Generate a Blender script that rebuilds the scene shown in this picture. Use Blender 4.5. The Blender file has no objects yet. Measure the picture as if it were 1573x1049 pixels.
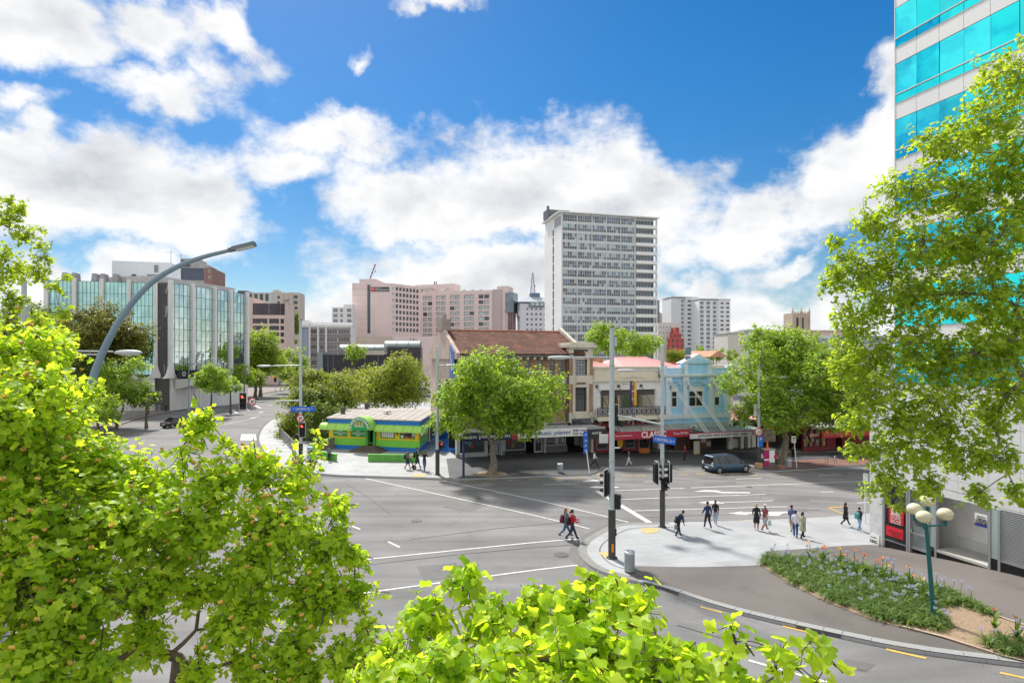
import bpy, bmesh, math, random
import numpy as np
from mathutils import Vector, Matrix
from math import radians as R, sin, cos, pi, sqrt, atan2

SC = bpy.context.scene
COL = SC.collection
# ------------------------------------------------------------------ camera
F, CX, HY, H = 930.0, 786.5, 548.0, 9.9      # focal length / principal point in photo pixels, eye height in metres
cam_data = bpy.data.cameras.new('camera'); cam = bpy.data.objects.new('camera', cam_data); COL.objects.link(cam)
cam_data.sensor_width = 36; cam_data.lens = F/1573*36
cam_data.shift_y = (HY-524.5)/1573
cam_data.clip_start = .1; cam_data.clip_end = 6000
cam.location = (0, 0, H); cam.rotation_euler = (pi/2, 0, 0)
SC.camera = cam
# ------------------------------------------------------------------ sky, sun, exposure
SUN_AZ, SUN_EL = R(-27), R(50)               # azimuth from +Y (ahead), negative = left
EXPOSURE = 1.4
SC.view_settings.view_transform = 'Standard'; SC.view_settings.look = 'None'
SC.view_settings.exposure = EXPOSURE; SC.view_settings.gamma = 1; SC.view_settings.use_curve_mapping = False
sd = Vector((sin(SUN_AZ)*cos(SUN_EL), cos(SUN_AZ)*cos(SUN_EL), sin(SUN_EL)))
sl = bpy.data.lights.new('sun', 'SUN'); sl.energy = 2.25; sl.angle = R(5); sl.color = (1, .95, .87)
sun = bpy.data.objects.new('sun', sl); COL.objects.link(sun)
sun.rotation_euler = (-sd).to_track_quat('-Z', 'Y').to_euler()
SKY_STRENGTH = .08
def build_world():
    w = bpy.data.worlds.new('World'); SC.world = w; w.use_nodes = True
    w.cycles.sampling_method = 'MANUAL'; w.cycles.sample_map_resolution = 512
    nt = w.node_tree; N = nt.nodes; L = nt.links; N.clear()
    def nd(t, **k):
        n = N.new(t)
        for a, b in k.items(): setattr(n, a, b)
        return n
    def ma(op, a, b=None, c=None, clamp=False):
        n = nd('ShaderNodeMath', operation=op, use_clamp=clamp)
        for i, v in enumerate((a, b, c)):
            if v is None: continue
            if isinstance(v, (int, float)): n.inputs[i].default_value = v
            else: L.new(v, n.inputs[i])
        return n.outputs[0]
    sky = nd('ShaderNodeTexSky', sky_type='NISHITA'); sky.sun_disc = False
    sky.sun_elevation = SUN_EL; sky.sun_rotation = SUN_AZ
    sky.air_density = 1.0; sky.dust_density = .25; sky.ozone_density = 2.5
    tc = nd('ShaderNodeTexCoord')
    dirv = tc.outputs['Generated']
    # domain warp for torn cloud edges
    n0 = nd('ShaderNodeTexNoise'); n0.inputs['Scale'].default_value = 5.5; n0.inputs['Detail'].default_value = 7; n0.inputs['Roughness'].default_value = .58
    L.new(dirv, n0.inputs['Vector'])
    sub = nd('ShaderNodeVectorMath', operation='SUBTRACT'); L.new(n0.outputs['Color'], sub.inputs[0]); sub.inputs[1].default_value = (.5, .5, .5)
    scl = nd('ShaderNodeVectorMath', operation='SCALE'); L.new(sub.outputs[0], scl.inputs[0]); scl.inputs['Scale'].default_value = .22
    add = nd('ShaderNodeVectorMath', operation='ADD'); L.new(dirv, add.inputs[0]); L.new(scl.outputs[0], add.inputs[1])
    sep = nd('ShaderNodeSeparateXYZ'); L.new(add.outputs[0], sep.inputs[0])
    az = ma('ARCTAN2', sep.outputs[0], sep.outputs[1]); el = ma('ARCSINE', ma('MAXIMUM', ma('MINIMUM', sep.outputs[2], 1.), -1.))
    blobs = [(60, 50, 190, 62), (235, 75, 120, 55), (335, 50, 70, 36), (205, 160, 110, 42), (30, 160, 70, 26),
             (110, 290, 330, 88), (260, 335, 165, 70), (40, 235, 170, 60), (525, 213, 150, 48), (450, 268, 90, 45),
             (620, 320, 130, 75), (800, 290, 240, 85), (930, 330, 220, 80), (770, 420, 270, 80), (1150, 330, 170, 52),
             (1300, 260, 100, 110), (1360, 130, 60, 75), (1290, 325, 170, 50), (1180, 475, 230, 48), (1040, 430, 55, 30),
             (650, 500, 420, 60), (190, 440, 300, 55), (672, 4, 70, 13), (525, 64, 22, 18), (1240, 388, 62, 14),
             (1470, 230, 150, 170), (1500, 480, 260, 70)]
    D = None
    for (bx, by, rx, ry) in blobs:
        x = (bx-CX)/F; z = (HY-by)/F
        a0 = math.atan2(x, 1); e0 = math.asin(z/sqrt(1+x*x+z*z))
        ca = 1/(1+x*x); ra = rx/F*ca; re = ry/F/sqrt(1+x*x)*1.0
        u = ma('MULTIPLY', ma('SUBTRACT', az, a0), 1/ra); v = ma('MULTIPLY', ma('SUBTRACT', el, e0), 1/re)
        r2 = ma('ADD', ma('MULTIPLY', u, u), ma('MULTIPLY', v, v))
        d = ma('SUBTRACT', 1., ma('SQRT', r2))
        d = ma('MULTIPLY', d, min(1.0, (ry+25)/95))
        D = d if D is None else ma('MAXIMUM', D, d)
    # the rest of the sky (sides, behind, overhead) carries near-solid cloud, thickened to lift the ambient light
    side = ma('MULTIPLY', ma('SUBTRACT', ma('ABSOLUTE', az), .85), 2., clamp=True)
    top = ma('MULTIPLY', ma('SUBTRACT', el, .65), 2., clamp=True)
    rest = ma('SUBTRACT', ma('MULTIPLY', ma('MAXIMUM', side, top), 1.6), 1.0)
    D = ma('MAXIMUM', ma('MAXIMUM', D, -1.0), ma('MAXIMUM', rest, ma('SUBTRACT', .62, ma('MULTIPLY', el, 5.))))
    mp = nd('ShaderNodeMapping'); mp.inputs['Scale'].default_value = (1, 1, 1.7); L.new(dirv, mp.inputs['Vector'])
    n1 = nd('ShaderNodeTexNoise'); n1.inputs['Scale'].default_value = 6.5; n1.inputs['Detail'].default_value = 9; n1.inputs['Roughness'].default_value = .6
    L.new(mp.outputs[0], n1.inputs['Vector'])
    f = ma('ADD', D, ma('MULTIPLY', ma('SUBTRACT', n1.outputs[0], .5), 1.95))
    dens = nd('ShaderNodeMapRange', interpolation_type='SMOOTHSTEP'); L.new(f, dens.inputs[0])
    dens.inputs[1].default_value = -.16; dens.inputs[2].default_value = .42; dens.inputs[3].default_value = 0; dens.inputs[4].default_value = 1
    # self shading of the cloud: difference of a smoother noise towards the light, thick middles greyer
    mp2 = nd('ShaderNodeMapping'); mp2.inputs['Scale'].default_value = (1, 1, 1.7); mp2.inputs['Location'].default_value = (-.02, .0, .07); L.new(dirv, mp2.inputs['Vector'])
    na = nd('ShaderNodeTexNoise'); nb = nd('ShaderNodeTexNoise')
    for n_, m_ in ((na, mp), (nb, mp2)):
        n_.inputs['Scale'].default_value = 4.2; n_.inputs['Detail'].default_value = 5; n_.inputs['Roughness'].default_value = .55; L.new(m_.outputs[0], n_.inputs['Vector'])
    df = ma('SUBTRACT', na.outputs[0], nb.outputs[0])
    thick = nd('ShaderNodeMapRange', interpolation_type='SMOOTHSTEP'); L.new(f, thick.inputs[0]); thick.inputs[1].default_value = .25; thick.inputs[2].default_value = 1.1
    sh = ma('ADD', ma('MULTIPLY', df, 1.7), ma('SUBTRACT', .9, ma('MULTIPLY', thick.outputs[0], .22)), clamp=True)
    cr = nd('ShaderNodeValToRGB'); L.new(sh, cr.inputs[0])
    e = cr.color_ramp.elements; e[0].position = .3; e[0].color = (.54, .57, .63, 1); e[1].position = .95; e[1].color = (1, 1, 1, 1)
    cs = nd('ShaderNodeVectorMath', operation='SCALE'); L.new(cr.outputs[0], cs.inputs[0]); cs.inputs['Scale'].default_value = 4.9
    hs = nd('ShaderNodeHueSaturation'); hs.inputs['Saturation'].default_value = 1.45; hs.inputs['Value'].default_value = .56; L.new(sky.outputs[0], hs.inputs['Color'])
    lowf = nd('ShaderNodeMapRange'); L.new(el, lowf.inputs[0]); lowf.inputs[1].default_value = .08; lowf.inputs[2].default_value = .42; lowf.inputs[3].default_value = .80; lowf.inputs[4].default_value = 1.0
    hl = nd('ShaderNodeVectorMath', operation='SCALE'); L.new(hs.outputs[0], hl.inputs[0]); L.new(lowf.outputs[0], hl.inputs['Scale'])
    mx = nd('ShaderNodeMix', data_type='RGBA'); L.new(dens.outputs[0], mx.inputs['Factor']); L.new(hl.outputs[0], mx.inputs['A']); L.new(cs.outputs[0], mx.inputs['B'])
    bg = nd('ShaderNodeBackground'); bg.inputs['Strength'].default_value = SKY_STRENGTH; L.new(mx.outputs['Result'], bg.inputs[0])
    out = nd('ShaderNodeOutputWorld'); L.new(bg.outputs[0], out.inputs[0])
build_world()

# ------------------------------------------------------------------ helpers
def smooth(t): t = min(max(t, 0.), 1.); return t*t*(3-2*t)
def zg(x, y):
    xx = min(max(x, 0.), 60.); a = -.05*(xx*xx/12 if xx < 6 else xx-3)
    k = (1-smooth((y-24)/14))*smooth((x-6)/12)
    return a*(1-k)+.4*k
def P(px, py, Y): return Vector(((px-CX)*Y/F, Y, H+(HY-py)*Y/F))
def G(px, py, dz=0.):
    """where the sight line through a photo pixel meets the ground"""
    rx = (px-CX)/F; rz = (py-HY)/F; lo, hi = 1., 1500.
    for _ in range(60):
        m = (lo+hi)/2
        if H-zg(rx*m, m)-dz-rz*m > 0: lo = m
        else: hi = m
    return Vector((rx*lo, lo, zg(rx*lo, lo)+dz))
def tag(o, label=None, cat=None, group=None, kind=None):
    if label: o['label'] = label
    if cat: o['category'] = cat
    if group: o['group'] = group
    if kind: o['kind'] = kind
    return o
def thing(name, label, cat, loc=(0, 0, 0), rz=0., group=None):
    o = bpy.data.objects.new(name, None); COL.objects.link(o); o.location = loc; o.rotation_euler = (0, 0, rz); o.empty_display_size = .2
    return tag(o, label, cat, group)
def inst(name, me, parent=None, loc=(0, 0, 0), rot=(0, 0, 0), scale=(1, 1, 1)):
    o = bpy.data.objects.new(name, me); COL.objects.link(o); o.parent = parent
    o.location = loc; o.rotation_euler = rot; o.scale = scale
    return o
def copy_tree(o, parent=None):
    c = o.copy(); COL.objects.link(c); c.parent = parent
    for ch in list(o.children): copy_tree(ch, c)
    return c

class MB:
    def __init__(s): s.v = []; s.f = []; s.m = []; s.sm = []
    def add(s, vs, fs, m=0, smooth=False):
        b = len(s.v); s.v += [tuple(p) for p in vs]
        for f in fs: s.f.append([i+b for i in f]); s.m.append(m); s.sm.append(smooth)
        return s
    def box(s, x0, x1, y0, y1, z0, z1, m=0):
        return s.add([(x0, y0, z0), (x1, y0, z0), (x1, y1, z0), (x0, y1, z0), (x0, y0, z1), (x1, y0, z1), (x1, y1, z1), (x0, y1, z1)],
                     [(0, 3, 2, 1), (4, 5, 6, 7), (0, 1, 5, 4), (1, 2, 6, 5), (2, 3, 7, 6), (3, 0, 4, 7)], m)
    def quad(s, a, b, c, d, m=0): return s.add([a, b, c, d], [(0, 1, 2, 3)], m)
    def prism(s, poly, z0, z1, m=0):
        n = len(poly); vs = [(p[0], p[1], z0) for p in poly]+[(p[0], p[1], z1) for p in poly]
        return s.add(vs, [tuple(range(n-1, -1, -1)), tuple(range(n, 2*n))]+[(i, (i+1) % n, n+(i+1) % n, n+i) for i in range(n)], m)
    def prism_y(s, poly, y0, y1, m=0):       # polygon in x,z extruded along y
        n = len(poly); vs = [(p[0], y0, p[1]) for p in poly]+[(p[0], y1, p[1]) for p in poly]
        return s.add(vs, [tuple(range(n)), tuple(range(2*n-1, n-1, -1))]+[(i, n+i, n+(i+1) % n, (i+1) % n) for i in range(n)], m)
    def prism_x(s, poly, x0, x1, m=0):       # polygon in y,z extruded along x
        n = len(poly); vs = [(x0, p[0], p[1]) for p in poly]+[(x1, p[0], p[1]) for p in poly]
        return s.add(vs, [tuple(range(n-1, -1, -1)), tuple(range(n, 2*n))]+[(i, (i+1) % n, n+(i+1) % n, n+i) for i in range(n)], m)
    def tube(s, pts, rad, n=8, m=0, cap=True, smooth=True):
        pts = [Vector(p) for p in pts]; k = len(pts)
        if not hasattr(rad, '__len__'): rad = [rad]*k
        vs = []; up = None
        for i, p in enumerate(pts):
            t = (pts[min(i+1, k-1)]-pts[max(i-1, 0)]); t = t.normalized() if t.length > 1e-9 else Vector((0, 0, 1))
            if up is None: up = Vector((1, 0, 0)) if abs(t.x) < .9 else Vector((0, 1, 0))
            a = t.cross(up); a = a.normalized() if a.length > 1e-6 else t.orthogonal().normalized(); b = a.cross(t); up = b
            up = b.cross(Vector((0, 0, 0))) if False else up
            for j in range(n):
                q = 2*pi*j/n; vs.append(p+(a*cos(q)+b*sin(q))*rad[i])
            up = b
        fs = [(i*n+j, i*n+(j+1) % n, (i+1)*n+(j+1) % n, (i+1)*n+j) for i in range(k-1) for j in range(n)]
        s.add(vs, fs, m, smooth)
        if cap: s.add([vs[j] for j in range(n)], [tuple(range(n-1, -1, -1))], m); s.add([vs[(k-1)*n+j] for j in range(n)], [tuple(range(n))], m)
        return s
    def cyl(s, p0, p1, r0, r1=None, n=12, m=0, smooth=True): return s.tube([p0, p1], [r0, r0 if r1 is None else r1], n, m, True, smooth)
    def lathe(s, prof, n=16, c=(0, 0, 0), m=0, smooth=True):     # prof: list of (r,z)
        vs = []
        for r, z in prof:
            for j in range(n): vs.append((c[0]+r*cos(2*pi*j/n), c[1]+r*sin(2*pi*j/n), c[2]+z))
        k = len(prof)
        fs = [(i*n+j, i*n+(j+1) % n, (i+1)*n+(j+1) % n, (i+1)*n+j) for i in range(k-1) for j in range(n)]
        s.add(vs, fs, m, smooth)
        if not (k >= 4 and abs(prof[0][0]-prof[-1][0]) < 1e-6): s.add(vs[:n], [tuple(range(n-1, -1, -1))], m); s.add(vs[-n:], [tuple(range(n))], m)
        return s
    def ell(s, c, r, n=12, k=8, m=0):
        if not hasattr(r, '__len__'): r = (r, r, r)
        prof = [(sin(pi*i/k), -cos(pi*i/k)) for i in range(1, k)]
        vs = [(c[0]+a*r[0]*cos(2*pi*j/n), c[1]+a*r[1]*sin(2*pi*j/n), c[2]+b*r[2]) for a, b in prof for j in range(n)]
        fs = [(i*n+j, i*n+(j+1) % n, (i+1)*n+(j+1) % n, (i+1)*n+j) for i in range(k-2) for j in range(n)]
        b = len(vs); vs += [(c[0], c[1], c[2]-r[2]), (c[0], c[1], c[2]+r[2])]
        fs += [(b, (j+1) % n, j) for j in range(n)]+[(b+1, (k-2)*n+j, (k-2)*n+(j+1) % n) for j in range(n)]
        return s.add(vs, fs, m, True)
    def pierced(s, x0, x1, z0, z1, holes, y0, y1, m=0):
        """wall slab in the x,z plane (y0 outer face, y1 inner) with rectangular holes (hx0,hx1,hz0,hz1)"""
        zs = sorted({z0, z1, *[min(max(h[k], z0), z1) for h in holes for k in (2, 3)]})
        for a, b in zip(zs[:-1], zs[1:]):
            if b-a < 1e-5: continue
            zm = (a+b)/2
            hs = sorted((max(h[0], x0), min(h[1], x1)) for h in holes if h[2] < zm < h[3])
            x = x0
            for h0, h1 in hs:
                if h0 > x+1e-5: s.box(x, h0, y0, y1, a, b, m)
                x = max(x, h1)
            if x < x1-1e-5: s.box(x, x1, y0, y1, a, b, m)
        return s
    def mesh(s, name, mats):
        me = bpy.data.meshes.new(name); me.from_pydata(s.v, [], s.f)
        for m_ in (mats if isinstance(mats, (list, tuple)) else [mats]): me.materials.append(m_)
        me.polygons.foreach_set('material_index', s.m); me.polygons.foreach_set('use_smooth', s.sm); me.update()
        return me
    def build(s, name, mats, parent=None, loc=(0, 0, 0), rot=(0, 0, 0), bevel=0):
        o = inst(name, s.mesh(name, mats), parent, loc, rot)
        if bevel:
            b = o.modifiers.new('bevel', 'BEVEL'); b.width = bevel; b.segments = 2; b.limit_method = 'ANGLE'
        return o

_M = {}
def M(name, col, rough=.7, metal=0., var=.12, scale=1.5, bump=0., bscale=40., spec=.35, emit=0., coat=0., stain=0.):
    """procedural Principled material with two scales of tone variation in world space"""
    if name in _M: return _M[name]
    m = bpy.data.materials.new(name); m.use_nodes = True; _M[name] = m
    nt = m.node_tree; N = nt.nodes; L = nt.links; b = N['Principled BSDF']
    b.inputs['Roughness'].default_value = rough; b.inputs['Metallic'].default_value = metal; b.inputs['Specular IOR Level'].default_value = spec
    b.inputs['Coat Weight'].default_value = coat
    geo = N.new('ShaderNodeNewGeometry')
    n1 = N.new('ShaderNodeTexNoise'); n1.inputs['Scale'].default_value = scale; n1.inputs['Detail'].default_value = 5; L.new(geo.outputs['Position'], n1.inputs['Vector'])
    mr = N.new('ShaderNodeMapRange'); L.new(n1.outputs[0], mr.inputs[0]); mr.inputs[1].default_value = .25; mr.inputs[2].default_value = .75
    mr.inputs[3].default_value = 1-var; mr.inputs[4].default_value = 1+var
    sc = N.new('ShaderNodeVectorMath'); sc.operation = 'SCALE'; sc.inputs[0].default_value = col[:3]; L.new(mr.outputs[0], sc.inputs['Scale'])
    last = sc.outputs[0]
    if stain:    # vertical run-off streaks
        mp = N.new('ShaderNodeMapping'); mp.inputs['Scale'].default_value = (2.2, 2.2, .12); L.new(geo.outputs['Position'], mp.inputs['Vector'])
        n2 = N.new('ShaderNodeTexNoise'); n2.inputs['Scale'].default_value = 1.2; n2.inputs['Detail'].default_value = 6; L.new(mp.outputs[0], n2.inputs['Vector'])
        m2 = N.new('ShaderNodeMapRange'); L.new(n2.outputs[0], m2.inputs[0]); m2.inputs[1].default_value = .45; m2.inputs[2].default_value = .8; m2.inputs[3].default_value = 1; m2.inputs[4].default_value = 1-stain
        s2 = N.new('ShaderNodeVectorMath'); s2.operation = 'SCALE'; L.new(last, s2.inputs[0]); L.new(m2.outputs[0], s2.inputs['Scale']); last = s2.outputs[0]
    L.new(last, b.inputs['Base Color'])
    if emit:
        b.inputs['Emission Color'].default_value = (*col[:3], 1); b.inputs['Emission Strength'].default_value = emit
    if bump:
        n3 = N.new('ShaderNodeTexNoise'); n3.inputs['Scale'].default_value = bscale; n3.inputs['Detail'].default_value = 4; L.new(geo.outputs['Position'], n3.inputs['Vector'])
        bp = N.new('ShaderNodeBump'); bp.inputs['Strength'].default_value = bump; bp.inputs['Distance'].default_value = .004
        L.new(n3.outputs[0], bp.inputs['Height']); L.new(bp.outputs[0], b.inputs['Normal'])
    return m
def glass(name, col, rough=.05, metal=.0, wav=0., spec=.8, var=.15, scale=.6):
    m = M(name, col, rough, metal, var, scale, spec=spec)
    if wav and 'wav' not in m:
        m['wav'] = 1; nt = m.node_tree; N = nt.nodes; L = nt.links; b = N['Principled BSDF']
        geo = N.new('ShaderNodeNewGeometry'); n = N.new('ShaderNodeTexNoise'); n.inputs['Scale'].default_value = .55; n.inputs['Detail'].default_value = 2
        L.new(geo.outputs['Position'], n.inputs['Vector']); bp = N.new('ShaderNodeBump'); bp.inputs['Strength'].default_value = wav; bp.inputs['Distance'].default_value = .3
        L.new(n.outputs[0], bp.inputs['Height']); L.new(bp.outputs[0], b.inputs['Normal'])
    return m
TMP = bpy.data.scenes.new('scratch')
def eval_mesh(o):
    """mesh of an object with its modifiers, evaluated in a scratch scene"""
    TMP.collection.objects.link(o); TMP.view_layers[0].update(); dg = TMP.view_layers[0].depsgraph
    me = bpy.data.meshes.new_from_object(o.evaluated_get(dg), depsgraph=dg); TMP.collection.objects.unlink(o)
    return me
def text_mesh(body, size, mat, ext=.01, shear=0., bold=0., cache={}):
    cu = bpy.data.curves.new('lettering', 'FONT'); cu.body = body; cu.size = size; cu.extrude = ext; cu.shear = shear; cu.offset = bold
    cu.align_x = 'CENTER'; cu.align_y = 'CENTER'; cu.resolution_u = 3
    o = bpy.data.objects.new('tmp', cu); me = eval_mesh(o); bpy.data.objects.remove(o); bpy.data.curves.remove(cu)
    me.materials.clear(); me.materials.append(mat); me.name = 'lettering'
    return me
def lettering(parent, body, loc, size, mat, w=None, h=None, rz=0., shear=0., bold=0., ext=.012, name='lettering', ry=0.):
    """flat letters standing upright, facing local -y; w,h stretch the text to a width and height"""
    me = text_mesh(body, size, mat, ext, shear, bold)
    if len(me.vertices) == 0: return None
    co = np.array([v.co[:] for v in me.vertices]); lo = co.min(0); hi = co.max(0); c = (lo+hi)/2
    sx = (w/(hi[0]-lo[0])) if w else 1; sy = (h/(hi[1]-lo[1])) if h else (sx if w else 1)
    if h and not w: sx = sy
    for v in me.vertices: v.co = ((v.co[0]-c[0])*sx, (v.co[1]-c[1])*sy, v.co[2])
    return inst(name, me, parent, loc, (pi/2, ry, rz))

class Frame:
    """upright plane: origin, direction of local +x in plan; local +y points away from the viewer's side"""
    def __init__(s, o, ang): s.o = Vector(o); s.a = ang; s.d = Vector((cos(ang), sin(ang), 0)); s.n = Vector((-sin(ang), cos(ang), 0))
    def at(s, px, py, y=0.):
        r = Vector(((px-CX)/F, 1, (HY-py)/F)); c = Vector((0, 0, H))
        t = s.n.dot(s.o+s.n*y-c)/s.n.dot(r); p = c+r*t-s.o
        return p.dot(s.d), p.z
    def x(s, px, y=0.): return s.at(px, HY, y)[0]
    def z(s, px, py, y=0.): return s.at(px, py, y)[1]
    def rect(s, px0, py0, px1, py1, y=0.):      # pixel box -> x0,x1,z0,z1 (z taken at the middle)
        xm = (px0+px1)/2
        return s.x(px0, y), s.x(px1, y), s.z(xm, py1, y), s.z(xm, py0, y)
    def world(s, x, y, z): return s.o+s.d*x+s.n*y+Vector((0, 0, z))
_wc = {}
def window(parent, x0, x1, z0, z1, y, fm, gm, nx=1, nz=1, fw=.06, bar=.035, depth=.08, name='window', sill=None):
    """frame with bars (part) and its pane (sub-part); y = plane of the frame's outer face"""
    w = round(x1-x0, 2); h = round(z1-z0, 2); key = (w, h, nx, nz, fw, bar, depth, fm.name, gm.name)
    if key not in _wc:
        b = MB(); b.box(-w/2, w/2, 0, depth, 0, fw).box(-w/2, w/2, 0, depth, h-fw, h).box(-w/2, -w/2+fw, 0, depth, fw, h-fw).box(w/2-fw, w/2, 0, depth, fw, h-fw)
        for i in range(1, nx): c = -w/2+w*i/nx; b.box(c-bar/2, c+bar/2, .004, depth-.004, fw, h-fw)
        for i in range(1, nz): c = h*i/nz; b.box(-w/2+fw, w/2-fw, .008, depth-.008, c-bar/2, c+bar/2)
        g = MB(); g.box(-w/2+fw*.5, w/2-fw*.5, depth*.45, depth*.7, fw*.5, h-fw*.5)
        _wc[key] = (b.mesh('window', fm), g.mesh('pane', gm))
    a, g = _wc[key]
    o = inst(name, a, parent, ((x0+x1)/2, y, z0)); inst('pane', g, o)
    if sill: bb = MB(); bb.box(-w/2-.08, w/2+.08, -.08, .05, -.1, 0); bb.build('sill', sill, o)
    return o
# ================================================================== the setting: ground, roads, pavements
def asphalt(name, col, agg=.25, patch=.14, rough=.85, tracks=True, crack=.84):
    m = bpy.data.materials.new(name); m.use_nodes = True; nt = m.node_tree; N = nt.nodes; L = nt.links; b = N['Principled BSDF']
    geo = N.new('ShaderNodeNewGeometry'); pos = geo.outputs['Position']
    def noise(s, d, vec=pos, r=.55):
        n = N.new('ShaderNodeTexNoise'); n.inputs['Scale'].default_value = s; n.inputs['Detail'].default_value = d; n.inputs['Roughness'].default_value = r; L.new(vec, n.inputs['Vector']); return n.outputs[0]
    def mr(v, a, b_, c, d):
        n = N.new('ShaderNodeMapRange'); L.new(v, n.inputs[0])
        for i, q in enumerate((a, b_, c, d)): n.inputs[i+1].default_value = q
        return n.outputs[0]
    def mul(a, c):
        n = N.new('ShaderNodeMath'); n.operation = 'MULTIPLY'; L.new(a, n.inputs[0]); L.new(c, n.inputs[1]); return n.outputs[0]
    f = mul(mr(noise(.18, 4), .3, .7, 1-patch, 1+patch), mr(noise(60, 2), .3, .7, 1-agg, 1+agg))
    mp = N.new('ShaderNodeMapping'); mp.inputs['Rotation'].default_value = (0, 0, R(-20)); mp.inputs['Scale'].default_value = (.05, .9, 1); L.new(pos, mp.inputs['Vector'])
    if tracks: f = mul(f, mr(noise(1.0, 4, mp.outputs[0]), .35, .7, 1.1, .78))
    f = mul(f, mr(noise(.55, 3, r=.4), .62, .74, 1, .86))      # oil and tyre stains
    # tar seams and cracks
    v = N.new('ShaderNodeTexVoronoi'); v.feature = 'DISTANCE_TO_EDGE'; v.inputs['Scale'].default_value = .11
    wv = N.new('ShaderNodeVectorMath'); wv.operation = 'ADD'; nz = N.new('ShaderNodeTexNoise'); nz.inputs['Scale'].default_value = .9; nz.inputs['Detail'].default_value = 6; L.new(pos, nz.inputs['Vector']); L.new(pos, wv.inputs[0])
    s3 = N.new('ShaderNodeVectorMath'); s3.operation = 'SCALE'; s3.inputs['Scale'].default_value = 1.6; L.new(nz.outputs['Color'], s3.inputs[0]); L.new(s3.outputs[0], wv.inputs[1]); L.new(wv.outputs[0], v.inputs['Vector'])
    f = mul(f, mr(v.outputs['Distance'], .0012, .0035, crack, 1))
    sc = N.new('ShaderNodeVectorMath'); sc.operation = 'SCALE'; sc.inputs[0].default_value = col; L.new(f, sc.inputs['Scale']); L.new(sc.outputs[0], b.inputs['Base Color'])
    b.inputs['Roughness'].default_value = rough; b.inputs['Specular IOR Level'].default_value = .3
    bp = N.new('ShaderNodeBump'); bp.inputs['Strength'].default_value = .25; bp.inputs['Distance'].default_value = .002; L.new(noise(90, 2), bp.inputs['Height']); L.new(bp.outputs[0], b.inputs['Normal'])
    _M[name] = m
    return m
def paving(name, col, sx, sy, rot, joint=.8, var=.08, mortar=.012):
    m = bpy.data.materials.new(name); m.use_nodes = True; nt = m.node_tree; N = nt.nodes; L = nt.links; b = N['Principled BSDF']
    geo = N.new('ShaderNodeNewGeometry'); mp = N.new('ShaderNodeMapping'); mp.inputs['Rotation'].default_value = (0, 0, rot); L.new(geo.outputs['Position'], mp.inputs['Vector'])
    br = N.new('ShaderNodeTexBrick'); br.inputs['Scale'].default_value = 1; br.inputs['Brick Width'].default_value = sx; br.inputs['Row Height'].default_value = sy; br.inputs['Mortar Size'].default_value = mortar
    br.inputs['Color1'].default_value = (*[c*(1-var) for c in col], 1); br.inputs['Color2'].default_value = (*[c*(1+var) for c in col], 1); br.inputs['Mortar'].default_value = (*[c*joint for c in col], 1)
    L.new(mp.outputs[0], br.inputs['Vector'])
    n = N.new('ShaderNodeTexNoise'); n.inputs['Scale'].default_value = .5; n.inputs['Detail'].default_value = 8; L.new(geo.outputs['Position'], n.inputs['Vector'])
    mr = N.new('ShaderNodeMapRange'); L.new(n.outputs[0], mr.inputs[0]); mr.inputs[1].default_value = .3; mr.inputs[2].default_value = .7; mr.inputs[3].default_value = .86; mr.inputs[4].default_value = 1.1
    sc = N.new('ShaderNodeVectorMath'); sc.operation = 'SCALE'; L.new(br.outputs[0], sc.inputs[0]); L.new(mr.outputs[0], sc.inputs['Scale']); L.new(sc.outputs[0], b.inputs['Base Color'])
    b.inputs['Roughness'].default_value = .7; b.inputs['Specular IOR Level'].default_value = .35
    _M[name] = m
    return m
mat_road = asphalt('asphalt_road', (.195, .19, .19), patch=.17)
mat_path = asphalt('asphalt_path', (.148, .132, .122), agg=.18, patch=.2, tracks=False, crack=.95)
mat_ground = M('city_ground', (.13, .13, .12), .9, var=.25, scale=.05)
mat_plaza = paving('light_paving', (.365, .37, .38), 1.2, .6, R(-19), .78, .05)
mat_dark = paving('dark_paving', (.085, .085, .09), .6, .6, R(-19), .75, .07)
mat_red = paving('red_brick_paving', (.23, .12, .09), .4, .2, R(-19), .7, .14)
mat_kerb = M('granite_kerb', (.30, .30, .30), .7, var=.25, scale=25, bump=.2)
mat_kerb2 = M('basalt_kerb', (.10, .10, .105), .75, var=.25, scale=12)
mat_white = M('road_paint_white', (.62, .62, .60), .7, var=.28, scale=5)
mat_yellow = M('road_paint_yellow', (.62, .40, .09), .7, var=.25, scale=5)
mat_tact = M('tactile_yellow', (.55, .40, .17), .7, var=.15, scale=6)

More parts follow.
